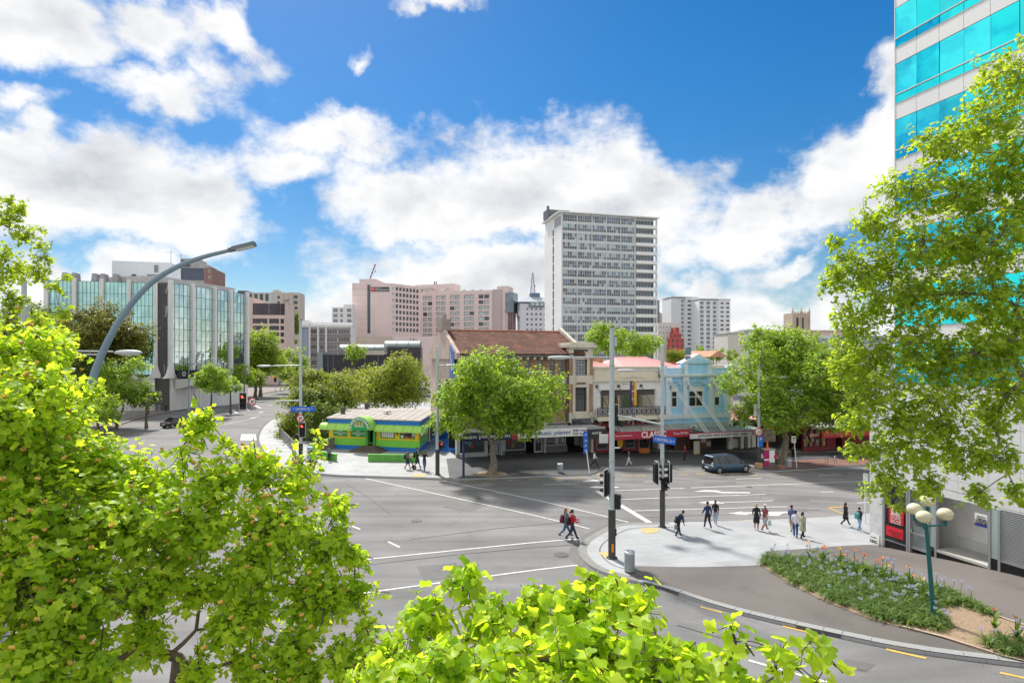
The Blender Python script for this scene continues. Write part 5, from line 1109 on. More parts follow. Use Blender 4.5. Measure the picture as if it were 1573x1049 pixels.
for i, h in enumerate(hol):
    w = window(t, *h, .3, M('maroon_sash', (.16, .03, .03), .6), glass('warm_window', (.20, .17, .12), .15, var=.7, scale=2.5), 1, 2, .08); goods(w, -.4, .4, .3, 1.8, -.02, 5, [M('menu_yellow', (.55, .48, .1)), M('stock_white', (.55,)*3), M('stock_red', (.3,)*3)], 40+i)
MB().box(f.x(1247), f.x(1276), .0, .15, 2.65, 3.0).build('white_board_sign', LWHITE, t)

# ------------------------------------------------------------------ green, yellow and blue restaurant on the corner
A, B_, C_, D_ = Vector((-19.6, 64.8)), Vector((-9.5, 61.9)), Vector((-9.3, 75.5)), Vector((-20.4, 77))
angF = math.atan2(B_.y-A.y, B_.x-A.x); ff = Frame((A.x, A.y, .12), angF); LF = (B_-A).length
t = thing('korean_restaurant', 'single storey restaurant painted green, yellow and blue with rounded green awnings', 'restaurant', ff.o, ff.a)
GR = M('lime_green', (.21, .60, .07), .6, var=.08, stain=.1); YE = M('bright_yellow', (.80, .55, .03), .6, var=.05, stain=.1); BL = M('strong_blue', (.02, .20, .62), .6, var=.08, stain=.1); GRD = M('sign_green', (.02, .33, .08), .5, var=.04); AWN = M('awning_lime', (.36, .66, .13), .55, var=.07, scale=2)
fside = Frame((B_.x, B_.y, .12), math.atan2(C_.y-B_.y, C_.x-B_.x)); LS = (C_-B_).length
def loc(fr): v = fr.o-ff.o; return (v.dot(ff.d), v.dot(ff.n), v.z), (0, 0, fr.a-ff.a)
side = bpy.data.objects.new('side_front', None); COL.objects.link(side); side.parent = t; side.location, side.rotation_euler = loc(fside)
zblue, zgrn, zyel, zawn, zband = .95, 1.75, 2.75, 2.55, 3.25
hw = [(.55, 2.5), (3.05, 5.0), (7.1, 8.75), (8.95, 10.2)]
xd0, xd1 = 5.45, 6.5
hw = [(ff.x(512), ff.x(533.5)), (ff.x(538.5), ff.x(561)), (ff.x(584), ff.x(606.5)), (ff.x(614), ff.x(637.5))]; xd0, xd1 = ff.x(563.5), ff.x(578)
zg0, zg1 = ff.z(570, 685), ff.z(570, 674.5); zw0, zw1 = ff.z(570, 672), ff.z(570, 660)
bands = [(0, zg0, BL, 0), (zg0, zg1, GR, -.07), (zg1, 2.9, YE, 0.01)]
for z0_, z1_, m_, yo in bands:
    hs = [(a, c, zw0, zw1) for a, c in hw]+[(xd0, xd1, 0.5, 2.75)]
    MB().pierced(-.02 if yo < 0 else 0, LF-.02, z0_, z1_, hs, yo, .3).build('wall_band', m_, t)
    MB().pierced(0.02 if yo >= 0 else -.05, LS, z0_, z1_, [(1.2, 3.6, zw0, zw1)], yo, .3).build('wall_band', m_, side)
MB().box(0, LF-.02, -.03, 0, .75, .8).build('skirting_rail', M('rail_cream', (.6, .5, .3), .6), t)
MB().box(0, LS, -.03, 0, .75, .8).build('skirting_rail', M('rail_cream', (.6,)*3), side)
def loft_awning(x0, x1, zlo, zhi, out, par, name='awning'):
    n = 6; q = [(0., zhi)]+[(-out*sin(pi/2*k/n), zlo+(zhi-zlo)*cos(pi/2*k/n)) for k in range(1, n+1)]+[(-out, zlo-.12), (0, zlo-.12)]
    o = MB().prism_x(q[::-1], x0, x1).build(name, AWN, par); r = MB(); m_ = int((x1-x0)/.9)
    for k in range(m_+1): xx = x0+(x1-x0)*k/m_; r.tube([(xx, p[0]-.01, p[1]+.01) for p in q[:n+1]], .022, 4)
    r.build('awning_rib', M('awning_rib', (.22, .45, .08), .6), o); return o
za0, za1 = ff.z(570, 660.5, -.6), ff.z(570, 651, 0)
loft_awning(-.75, ff.x(547), za0, za1, .75, t); loft_awning(ff.x(580), LF+.6, za0, za1, .75, t); loft_awning(-.6, LS*.62, za0, za1, .75, side)
zr = ff.z(570, 644)
MB().box(-.05, LF+.05, -.1, .3, za1-.1, zr-.05).build('blue_fascia', BL, t); MB().box(-.1, LS, -.1, .3, za1-.1, zr-.05).build('blue_fascia', BL, side)
pl = [Vector((p.x, p.y)) for p in (A, B_, C_, D_)]; cen = sum(pl, Vector((0, 0)))/4
def tol(p, z): v = Vector((p.x, p.y, 0))-Vector((ff.o.x, ff.o.y, 0)); return (v.dot(ff.d), v.dot(ff.n), z)
pr = [p+(p-cen).normalized()*.35 for p in pl]
MB().add([tol(p, zr-.06) for p in pr]+[tol(p, zr+.06) for p in pr], [(3, 2, 1, 0), (4, 5, 6, 7), (0, 1, 5, 4), (1, 2, 6, 5), (2, 3, 7, 6), (3, 0, 4, 7)]).build('roof', M('roof_beige_sheet', (.37, .335, .305), .8, var=.16, scale=.5), t)
q = MB()
for k in range(1, 12): a = pr[0].lerp(pr[1], k/12); c = pr[3].lerp(pr[2], k/12); q.tube([tol(a, zr+.07), tol(c, zr+.07)], .018, 4)
q.build('roof_seam', M('roof_seam', (.36, .325, .295), .8), t)
for u, v in ((.55, .42),): p = pl[0].lerp(pl[1], u).lerp(pl[3].lerp(pl[2], u), v); MB().lathe([(.12, 0), (.12, .2), (.5, .2), (.3, .45), (.05, .5)], 14).build('roof_cowl', M('cowl_white', (.66, .65, .62), .5), t, tol(p, zr+.06))
for u, v in ((.2, .9), (.06, .35)): p = pl[0].lerp(pl[1], u).lerp(pl[3].lerp(pl[2], u), v); MB().cyl((0, 0, 0), (0, 0, .5), .25).lathe([(.35, .55), (.3, .7), (.05, .85)], 12).build('roof_vent', M('vent_dark', (.1, .09, .09), .7), t, tol(p, zr+.06))
# windows with posters and menu sheets
FG = M('frame_green', (.03, .28, .06), .6)
for i, (a, c) in enumerate(hw):
    w = window(t, a, c, zw0, zw1, .04, FG, SHOPGL, 1, 1, .09); ww_ = c-a; hh = zw1-zw0
    if i < 2:
        MB().box(-ww_/2+.09, ww_/2-.09, .015, .03, .09, hh-.09).build('window_film', M('film_green', (.05, .36, .06), .5), w)
        MB().box(-ww_/2+.09, ww_/2-.09, .008, .014, hh*.4, hh*.56).build('film_stripe', M('film_pale', (.45, .62, .48), .5), w)
        MB().lathe([(.01, 0), (.33, 0), (.33, .01), (.01, .01)], 18).build('film_roundel', M('film_pale', (.45,)*3), w, (0, .004, hh*.48), (pi/2, 0, 0))
        lettering(w, 'KOREA', (0, -.014, hh*.48), 1, GRD, w=.36, h=.1)
    elif i == 2:
        for r_ in range(4):
            for k in range(6): MB().box(-ww_/2+.14+k*(ww_-.28)/6, -ww_/2+.11+(k+1)*(ww_-.28)/6, .01, .025, .1+r_*.22, .29+r_*.22).build('menu_sheet', LWHITE, w)
    else:
        for x0_, x1_, z0_, z1_, m_ in ((.05, .3, .65, .85, M('poster_orange2', (.75, .16, .05))), (.05, .22, .1, .45, LWHITE), (.27, .6, .08, .24, M('poster_orange2', (.7,)*3)), (.68, .9, .06, .2, M('poster_orange2', (.7,)*3)), (.78, .95, .3, .9, M('sheet_grey', (.5, .52, .55)))):
            MB().box(-ww_/2+ww_*x0_, -ww_/2+ww_*x1_, .012, .03, hh*z0_, hh*z1_).build('poster', m_, w)
w = window(side, 1.2, 3.6, zw0, zw1, .04, FG, SHOPGL, 1, 1, .09)
MB().ell(((hw[2][1]+hw[3][0])/2, -.05, (zw0+zw1)/2+.1), (.1, .1, .12), 8, 6).build('wall_lamp', FR_DARK, t)
d = MB().box(xd0, xd0+.25, -.25, .3, .5, 2.75).box(xd1-.25, xd1, -.25, .3, .5, 2.75).build('door_surround', M('door_green', (.06, .34, .07), .6), t)
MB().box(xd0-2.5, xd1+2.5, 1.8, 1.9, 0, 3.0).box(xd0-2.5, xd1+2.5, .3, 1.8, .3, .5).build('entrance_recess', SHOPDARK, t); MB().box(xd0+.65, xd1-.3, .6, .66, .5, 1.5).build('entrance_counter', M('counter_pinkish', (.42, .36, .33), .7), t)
q = MB()
for k, z in enumerate((.5, .34, .17)): q.box(xd0-.35-k*.35, xd1+.35+k*.45, -.9-k*.42, 0.0, 0 if k == 2 else z-.17, z)
q.build('steps', M('step_brown', (.14, .11, .095), .85, var=.2, scale=3), t)
# half round canopy with lettering over the door
xc_ = (ff.x(547)+ff.x(580))/2-.0; rad = (ff.x(580, -1.0)-ff.x(547, -1.0))/2; zc_ = ff.z(563, 661, -1.5); n = 16
q = [(xc_-rad*cos(pi*k/n), zc_+rad*1.12*sin(pi*k/n)) for k in range(n+1)]
cn = MB().prism_y(q, -1.5, .0).build('entrance_canopy', AWN, t)
MB().prism_y([(xc_+(x-xc_)*.985, zc_+(z-zc_)*.985+.01) for x, z in q], -1.54, -1.5).build('sign_face', GRD, cn)
s_ = 'KOREAN RESTAURANT'
for k, ch in enumerate(s_):
    if ch == ' ': continue
    a = pi-(.06*pi+(.88*pi)*k/(len(s_)-1)); lettering(cn, ch, (xc_+rad*.84*cos(a), -1.57, zc_+rad*.96*sin(a)), 1, LWHITE, h=.27, ry=-(a-pi/2) if False else (pi/2-a), bold=.01)
RED2 = M('korean_letter', (.80, .42, .26), .5)
q = MB()      # three block characters above a white rule
for k in range(3):
    x = xc_-.5+k*.36; z = zc_+.5
    q.box(x, x+.26, -1.58, -1.55, z+.3, z+.35).box(x+.02, x+.07, -1.58, -1.55, z, z+.3).box(x+.2, x+.25, -1.585, -1.55, z-.02, z+.38).box(x+.05, x+.24, -1.582, -1.55, z+.12, z+.17).box(x, x+.22, -1.583, -1.55, z-.03, z+.02)
q.build('lettering', RED2, cn); MB().box(xc_-.52, xc_+.52, -1.58, -1.55, zc_+.36, zc_+.42).build('white_rule', LWHITE, cn)
# blue steps and terrace between restaurant and shops
p0 = G(686, 697, .12); bs = thing('blue_steps', 'bright blue painted steps between the restaurant and the shops', 'steps', (p0.x, p0.y+1.2, .12), R(-3))
for k in range(6): MB().box(-1.1, 1.1, k*.36, 3.4, k*.19+.002*k, (k+1)*.19).build('step', M('step_blue', (.03, .19, .55), .6, var=.12, stain=.1), bs)
MB().box(-1.3, -1.1, -.2, 5, 0, 3.0).build('side_wall', BL, bs); MB().box(1.1, 1.3, -.2, 5, 0, 2.0).build('side_wall', M('mural_wall', (.45, .45, .42), .8, var=.3, scale=2), bs); MB().box(-1.1, 1.1, 3.4, 3.6, 0, 4.2).build('back_wall', BL, bs)

# ------------------------------------------------------------------ right hand tower on its granite base
oc = G(1337, 835.5, .12); ang = math.atan2(-1, .297); fr = Frame((oc.x, oc.y, 0), ang)
# local x runs towards the camera along the facade; local +y points into the building (away from the plaza)
def AT(px, py): return fr.at(px, py)
def rct(px0, py0, px1, py1):
    """box whose left edge spans py0..py1 measured at its left pixel column"""
    x0, x1 = fr.x(px0), fr.x(px1); return x0, x1, fr.z(px0, py1), fr.z(px0, py0)
t = thing('cyan_glass_tower', 'tower with cyan mirror glass bands on a pale stone base at the plaza', 'tower', fr.o, ang)
sgn = 1 if fr.n.dot(Vector((1, 0, 0))) > 0 else -1
GRN = M('pale_granite', (.66, .66, .67), .6, var=.12, scale=2.5, bump=.1); PANEL = M('white_metal_panel', (.84, .83, .81), .45, var=.03, scale=.4)
CY = glass('cyan_glass', (.03, .80, .84), .02, 1., .03, var=.1, scale=.3)
X0 = fr.x(1375); Lx = 24.; zs = []
zg_b = fr.z(1375, 245.5); per = (fr.z(1375, 72)-fr.z(1375, 157.5)); gh = fr.z(1375, 97)-fr.z(1375, 157.5); sh_ = per-gh
mod = 1.2; nmod = int((Lx-X0)/mod)
k0 = -int((zg_b-7.5)//per)
y_in = .0
def yy(a): return a*sgn
pm = MB().box(.012, mod-.012, min(yy(0), yy(.1)), max(yy(0), yy(.1)), .012, sh_-.012).mesh('spandrel_panel', PANEL)
tr = gh*.22
gm1 = MB().box(.01, mod-.01, min(yy(.03), yy(.06)), max(yy(.03), yy(.06)), tr+.03, gh-.01).mesh('pane', CY); gm2 = MB().box(.01, mod-.01, min(yy(.03), yy(.06)), max(yy(.03), yy(.06)), .01, tr-.03).mesh('pane', CY)
gms = [gm1, gm1, MB().box(.01, mod-.01, min(yy(.03), yy(.06)), max(yy(.03), yy(.06)), tr+.03, gh-.01).mesh('pane', glass('cyan_glass_b', (.05, .68, .74), .03, 1., .05, var=.2, scale=.5)), MB().box(.01, mod-.01, min(yy(.03), yy(.06)), max(yy(.03), yy(.06)), tr+.03, gh-.01).mesh('pane', glass('cyan_glass_c', (.06, .84, .9), .02, 1., .04, var=.15, scale=.5))]
tm = MB().box(0, mod, min(yy(-.03), yy(.05)), max(yy(-.03), yy(.05)), tr-.03, tr+.03).mesh('transom', M('transom_white', (.7, .7, .7), .4))
rr = random.Random(12)
for k in range(k0, 7):
    zz = zg_b+k*per
    for j in range(nmod):
        xx = X0+j*mod
        tlt = lambda: (rr.uniform(-.008, .008), 0, rr.uniform(-.014, .014))
        g1_ = rr.choice(gms); inst('pane', g1_, t, (xx, 0, zz), tlt()); inst('pane', gm2, t, (xx, 0, zz), tlt()); inst('spandrel_panel', pm, t, (xx, 0, zz+gh))
    inst('transom', MB().box(X0, X0+nmod*mod, min(yy(-.03), yy(.05)), max(yy(-.03), yy(.05)), tr-.025, tr+.025).mesh('transom', M('transom_white', (.7,)*3)), t, (0, 0, zz))
    inst('sill_rail', MB().box(X0, X0+nmod*mod, min(yy(-.02), yy(.05)), max(yy(-.02), yy(.05)), -.05, .0).mesh('sill_rail', M('rail_grey', (.4, .4, .4), .5)), t, (0, 0, zz))
ztop_ = zg_b+7*per
zpod = zg_b+k0*per-.06
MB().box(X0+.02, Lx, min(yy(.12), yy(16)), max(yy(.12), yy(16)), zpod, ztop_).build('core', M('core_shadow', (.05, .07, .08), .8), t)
MB().box(X0-.03, X0, min(yy(-.02), yy(16)), max(yy(-.02), yy(16)), zpod, ztop_).build('corner_trim', PANEL, t)
# granite pier: blocks laid in courses
def blk(x0, x1, z0, z1, y0, y1, mat, name='stone_panel'): return MB().box(x0, x1, min(yy(y0), yy(y1)), max(yy(y0), yy(y1)), z0, z1).build(name, mat, t)
xp = fr.x(1357); zb0 = zg(oc.x, oc.y)-.1
nz = 14; hz = (zpod-zb0)/nz
MB().box(.05, xp-.03, min(yy(.02), yy(3)), max(yy(.02), yy(3)), zb0, zpod).build('pier_core', M('joint_grey', (.2, .2, .2), .8), t)
for k in range(nz):
    for j, (a, c) in enumerate(((0, .55), (.55, 1.))):
        off = .1 if k % 2 else -.06; a2 = a if a == 0 else a+off; c2 = c if c == 1. else c+off
        blk(xp*a2+.004, xp*c2-.004, zb0+k*hz+.004, zb0+(k+1)*hz-.004, -.06, .06, GRN)
# upper podium wall of white panels above the shopfronts
zsh = fr.z(1357, 742); x_end = 13.
nx_ = 9; wx = (x_end-xp)/nx_
for k in range(6):
    for j in range(nx_): blk(xp+j*wx+.006, xp+(j+1)*wx-.006, zsh+(zpod-zsh)*k/6+.006, zsh+(zpod-zsh)*(k+1)/6-.006, -.02, .12, M('podium_panel', (.74, .74, .74), .55, var=.05))
# shopfronts
ALU = M('aluminium_frame', (.38, .39, .41), .35, .5, var=.05); PLB = M('plinth_black', (.018, .018, .02), .5)
MB().box(xp, x_end, min(yy(1.6), yy(1.8)), max(yy(1.6), yy(1.8)), 0-1, zsh).build('interior_wall', M('lobby_white', (.82, .80, .77), .7), t)
def opening(a, c, ztop_at, pxref, zsill, name, mat, y=.06): return blk(fr.x(a), fr.x(c), zsill, zsh, y, y+.05, mat, name)
zs1 = fr.z(1357, 825.5)
blk(xp, fr.x(1394), zb0-.3, zs1, .0, .3, PLB, 'plinth')
for a in (1357.5, 1393, 1396.5, 1425, 1436.5, 1519, 1534): blk(fr.x(a), fr.x(a)+.1, zb0-.3, zsh, -.06, .12, ALU, 'mullion')
blk(fr.x(1358), fr.x(1393), zs1, zsh, .03, .06, SHOPGL, 'shop_window'); blk(fr.x(1358), fr.x(1393), zs1-.06, zs1, -.03, .1, ALU, 'window_sill')
x0_, x1_ = fr.x(1359.5), fr.x(1392); z0_, z1_ = fr.z(1360, 824), fr.z(1360, 801)
pb = blk(x0_, x1_, z0_, z1_, -.05, -.0, PLB, 'poster_frame'); pf = blk(x0_+.12, x1_-.12, z0_+.14, z1_-.14, -.06, -.05, M('poster_red', (.70, .02, .04), .5, var=.03), 'red_poster')
x0_, x1_ = fr.x(1366.5), fr.x(1389); z0_, z1_ = fr.z(1366.5, 801.5), fr.z(1366.5, 776.5)
pf2 = blk(x0_, x1_, z0_, z1_, -.05, .0, M('poster_red', (.7,)*3), 'red_poster')
def wtext(par, body, px, py, w, h, mat, y=-.075, **k): x, z = fr.at(px, py); return lettering(par, body, (x, yy(y), z), 1, mat, w=w, h=h, rz=0 if sgn > 0 else pi, **k)
wtext(pf2, 'For', 1377, 782.5, .38, .22, LWHITE, bold=.02); wtext(pf2, 'Sale', 1377.5, 787.5, .5, .22, LWHITE, bold=.02)
for i, s_ in enumerate(('Prime Retail', '021 555 016', 'Call now', '09 555 0142')): wtext(pf2, s_, 1378, 792.5+i*3.6, .6, .085, LWHITE)
wtext(pf, 'FOR LEASE', 1376, 816.5, .7, .12, M('faded_red_text', (.45, .05, .06), .6)); wtext(pf, 'now', 1377, 821, .3, .09, M('faded_red_text', (.45,)*3))
dr = blk(fr.x(1399), fr.x(1423), fr.z(1399, 842), zsh, .06, .1, glass('door_glass_grey', (.22, .25, .26), .08), 'door')
for z in (fr.z(1399, 842)+.08, fr.z(1399, 817)): MB().box(fr.x(1399), fr.x(1423), min(yy(.02), yy(.1)), max(yy(.02), yy(.1)), z-.06, z+.06).build('rail', ALU, dr)
MB().box(fr.x(1400)-.02, fr.x(1400)+.03, min(yy(-.03), yy(.02)), max(yy(-.03), yy(.02)), fr.z(1399, 818), fr.z(1399, 812)).build('handle', M('chrome', (.6,)*3), dr)
wtext(dr, 'OPEN', 1411, 802, .5, .16, M('letter_dark', (.06,)*3), y=.03); wtext(dr, '7 DAYS', 1412, 807, .5, .09, M('letter_dark', (.06,)*3), y=.03)
blk(fr.x(1426), fr.x(1436), fr.z(1426, 838), zsh, .05, .1, glass('pale_teal_panel', (.50, .62, .60), .15), 'glass_panel')
# recessed white entrance
zs2 = fr.z(1437, 842.5)
blk(fr.x(1437), fr.x(1519), zb0-.3, zs2-.12, .0, 1.6, PLB, 'plinth'); blk(fr.x(1437), fr.x(1519), zs2-.12, zs2, -.05, 1.6, M('entrance_step', (.52, .50, .46), .6, var=.1, scale=3), 'entrance_step')
blk(fr.x(1437), fr.x(1519), zs2, zs2+.45, 1.5, 1.58, M('skirting_white', (.66, .65, .63), .6), 'skirting')
x0_, x1_ = fr.x(1498), fr.x(1517); sgp = blk(x0_, x1_, fr.z(1498, 806), fr.z(1498, 787), -.03, .0, LWHITE, 'notice_board')
MB().box(x0_, x1_, min(yy(-.04), yy(-.03)), max(yy(-.04), yy(-.03)), fr.z(1498, 806), fr.z(1498, 802)).build('blue_strip', M('strip_blue', (.05, .06, .35), .5), sgp)
for i, (s_, w_) in enumerate((('James', .35), ('Chiron', .42), ('09 555 0172', .5), ('0274 555 198', .5))): wtext(sgp, s_, 1508, 793.5+i*3.3, w_, .075, M('letter_dark', (.06,)*3), y=-.05)
blk(fr.x(1520.5), fr.x(1533), fr.z(1520, 856), zsh, .02, .08, glass('pale_teal_panel', (.5,)*3), 'glass_panel')
zs3 = fr.z(1520, 857)
blk(fr.x(1520), x_end, zb0-.3, zs3, .0, .3, PLB, 'plinth'); blk(fr.x(1534), x_end, zs3, zs3+.08, -.05, .2, ALU, 'window_sill')
lt = fr.z(1536, 780)
blk(fr.x(1535), x_end, zs3, lt, .1, .14, M('louvre_back', (.35, .36, .38), .6), 'louvre_back'); blk(fr.x(1535), x_end, lt+.03, lt+.35, .0, .1, glass('teal_transom', (.2, .5, .55), .1), 'transom_glass')
lv = MB().box(fr.x(1536), x_end, min(yy(-.02), yy(.1)), max(yy(-.02), yy(.1)), 0, .035).mesh('louvre_slat', M('louvre_silver', (.55, .56, .58), .35, .5)); nlv = int((lt-zs3)/.075)
for k in range(nlv): inst('louvre_slat', lv, t, (0, 0, zs3+.1+k*.075))
# ================================================================== street furniture
POLE = M('pole_grey_paint', (.47, .52, .53), .5, .1, var=.06, scale=2)
SLEEVE = M('pole_sleeve_dark', (.06, .06, .058), .7, var=.25, scale=4)
SIGBLK = M('signal_black', (.015, .015, .016), .5)
STEEL = M('galvanised', (.45, .46, .47), .4, .5, var=.1, scale=4)
BLUESIGN = M('street_sign_blue', (.01, .13, .62), .5, var=.04)
REDL = M('signal_red_lit', (.9, .05, .03), .4, emit=2.2)
LENS = M('signal_lens_dark', (.05, .04, .035), .3)
LAMPH = M('lamp_head_grey', (.50, .53, .55), .45, var=.05)
def sub(name, par, loc=(0, 0, 0), rz=0.):
    o = bpy.data.objects.new(name, None); COL.objects.link(o); o.parent = par; o.location = loc; o.rotation_euler = (0, 0, rz); return o
def signal(par, loc, rz, n=3, lit=None, back=True, s=1.):
    """signal head facing local -y after rz; lenses with visors"""
    hgt = .36*n*s
    o = MB().box(-.17*s, .17*s, -.02, .2*s, -hgt/2, hgt/2).build('signal_head', SIGBLK, par, loc, (0, 0, rz), bevel=.02)
    if back: MB().pierced(-.3*s, .3*s, -hgt/2-.14*s, hgt/2+.14*s, [(-.27*s, .27*s, -hgt/2-.11*s, hgt/2+.11*s)], -.0, .03).box(-.27*s, .27*s, .0, .025, -hgt/2-.11*s, hgt/2+.11*s, 1).build('backing_board', [M('board_white_edge', (.6, .6, .6), .5), SIGBLK], o)
    for k in range(n):
        z = hgt/2-.36*s*(k+.5)
        MB().lathe([(.01, 0), (.115*s, 0), (.115*s, .03), (.01, .04)], 14).build('lens', REDL if lit == k else LENS, o, (0, -.02, z), (pi/2, 0, 0))
        q = MB(); m_ = 8
        for j in range(m_):
            a0, a1 = pi*1.15*j/m_-.24, pi*1.15*(j+1)/m_-.24; r = .135*s
            q.quad((r*cos(a0), -.02, z+r*sin(a0)), (r*cos(a1), -.02, z+r*sin(a1)), (r*cos(a1), -.26*s, z+r*sin(a1)-.02), (r*cos(a0), -.26*s, z+r*sin(a0)-.02))
        q.build('visor', SIGBLK, o)
    return o
def no_turn(par, loc, rz, r=.32):
    o = MB().lathe([(.01, 0), (r, 0), (r, .02), (.01, .02)], 24).build('round_sign', LWHITE, par, loc, (pi/2, 0, rz))
    MB().lathe([(r*.80, .021), (r, .021), (r, .03), (r*.80, .03)], 24).box(-r*.75, r*.75, -.03, .03, .021, .028).build('red_ring', M('sign_ring_red', (.6, .02, .03), .5), o)
    o.children[-1].rotation_euler = (0, 0, R(-45))
    MB().box(-r*.3, -r*.12, -r*.5, r*.1, .022, .026).box(-r*.3, r*.2, r*.1, r*.28, .022, .026).add([(r*.2, -r*.05, .026), (r*.5, r*.2, .026), (r*.2, r*.45, .026)], [(0, 1, 2)]).build('arrow', SIGBLK, o)
    return o
def pole(px, py, ptop, psleeve, r, label, rs=None, name='signal_pole', dz=.12, cat='pole'):
    b = G(px, py, dz); t = thing(name, label, cat, b); Y = b.y; zt = P(px, ptop, Y).z-b.z
    if psleeve: zs_ = P(px, psleeve, Y).z-b.z; rs = rs or r*1.35; MB().cyl((0, 0, 0), (0, 0, zs_), rs, n=16).lathe([(rs*1.5, 0), (rs*1.5, .05), (rs*1.02, .06)], 16).build('sleeve', SLEEVE, t)
    else: zs_ = 0
    MB().cyl((0, 0, zs_), (0, 0, zt), r, r*.86, 16).lathe([(r*1.1, zs_-.05), (r*1.12, zs_+.06), (r*1.0, zs_+.08)], 16).build('shaft', POLE, t)
    MB().lathe([(r*.95, zt-.02), (r*.95, zt+.06), (r*.3, zt+.12)], 14).build('cap', M('cap_rust', (.22, .17, .12), .7) if ptop < 510 else POLE, t)
    t['Y'] = Y; return t, (lambda y: P(px, y, Y).z-b.z), F/Y
def lamp_arm(t, z, dx, dy=0., L_=1.1, name='lamp_arm', drop=0.):
    e = Vector((dx, dy, z+drop)); a = MB().cyl((0, 0, z), e, .045, .04, 8).build(name, STEEL, t); d = Vector((dx, dy, 0)).normalized()
    o = MB().ell((0, 0, 0), (L_/2, .19, .085), 16, 10).box(-L_*.55, -L_*.3, -.07, .07, -.05, .05).build('lamp_head', LAMPH, t, e+d*L_*.4, (0, 0, math.atan2(d.y, d.x)))
    MB().ell((.05, 0, -.05), (L_*.33, .15, .06), 14, 8).build('diffuser', M('lamp_diffuser', (.55, .55, .52), .2), o)
    return a
# main pole on the near corner
t, Z, k = pole(940, 857, 503, 782, .135, 'tall grey signal and lamp pole with dark sleeve on the near corner')
lamp_arm(t, Z(549), -2.05, 0, 1.25)
MB().box(.1, .24, -.08, .08, Z(532), Z(518)).build('sensor_box', POLE, t)
signal(t, (-.3, .05, Z(742)), R(90+150), 3); signal(t, (.28, .05, Z(770)), R(155), 2, back=False)
for y in (561, 708, 733): MB().lathe([(.15, -.03), (.15, .03)], 16, (0, 0, Z(y))).build('clamp', STEEL, t)
MB().box(-.62, -.2, -.1, .0, Z(680), Z(667)).build('bracket_box', M('box_pale', (.55, .56, .55), .6), t); MB().box(-.05, .06, -.2, -.14, .35, .75).build('reflector', M('reflector_orange', (.75, .25, .03), .4), t); MB().box(.12, .22, -.06, .06, 1.1, 1.45).build('push_button', SIGBLK, t)
# second pole with the street name sign
t, Z, k = pole(1017.5, 809.5, 532, 752, .115, 'grey signal pole carrying a blue street name sign on the near kerb')
lamp_arm(t, Z(569), -1.6, .1, 1.2)
for rz, x, y_ in ((R(100), -.33, -.05), (R(-95), .36, .0)): signal(t, (x, y_, Z(726)), rz, 3)
signal(t, (.12, -.2, Z(743)), R(20), 2, back=False)
sg = MB().box(-.55, .75, -.18, -.14, -.2, .2).build('street_sign', BLUESIGN, t, (0, 0, Z(675)), (0, R(7), R(-8))); lettering(sg, '< MAYORAL Dr >', (.1, -.2, 0), 1, LWHITE, w=1.15, h=.19)
q = MB().cyl((0, 0, Z(652)), (-3.1, .8, Z(637)), .06, .05, 10); a_ = q.build('mast_arm', POLE, t); signal(t, (-2.75, .75, Z(640)), R(185), 3); signal(t, (-2.3, .6, Z(652)), R(120), 1, back=False)
for y in (655, 705, 560): MB().lathe([(.13, -.04), (.13, .04)], 16, (0, 0, Z(y))).build('clamp', STEEL, t)
q = MB().tube([(-.35, -.1, Z(712)), (-.4, -.1, Z(708)), (-.3, -.1, Z(706)), (-.24, -.1, Z(712)), (-.24, -.1, Z(738)), (0, -.05, Z(742))], .03, 8); q.build('cable_loop', STEEL, t)
MB().box(.1, .18, -.08, .08, 1.0, 1.35).build('push_button', STEEL, t)
# left pole, in front of the bushes
t, Z, k = pole(462, 715, 492, 681, .14, 'grey signal pole with blue street sign and mast arm beside the bushes')
lamp_arm(t, Z(561), -2.6, -.2, 1.4, drop=-.05)
sg = MB().box(-.85, 1.35, -.2, -.16, -.22, .22).build('street_sign', BLUESIGN, t, (0, 0, Z(628))); lettering(sg, '< QUEEN St >', (.25, -.22, 0), 1, LWHITE, w=1.8, h=.22)
no_turn(t, (.05, -.24, Z(642)), 0, .36); signal(t, (.2, -.2, Z(660)), 0, 3, lit=0); signal(t, (-.3, .1, Z(673)), R(70), 2, back=False)
MB().cyl((0, 0, Z(615)), (-5.0, -.2, Z(616.5)), .06, .045, 10).build('mast_arm', POLE, t); signal(t, (-5.1, -.25, Z(616)), 0, 3, lit=0, s=1.15); no_turn(t, (-4.25, -.25, Z(616.5)), 0, .36)
# pole right of the restaurant
t, Z, k = pole(672, 729, 533, 690, .13, 'grey signal pole with lamp between restaurant and street tree')
signal(t, (-.55, .1, Z(665)), R(80), 3); signal(t, (.3, .1, Z(684)), R(60), 2, lit=0, back=False); lamp_arm(t, Z(561), .7, -.1, .9)
MB().box(.1, .25, -.06, .06, Z(550), Z(545)).build('sensor_box', POLE, t)
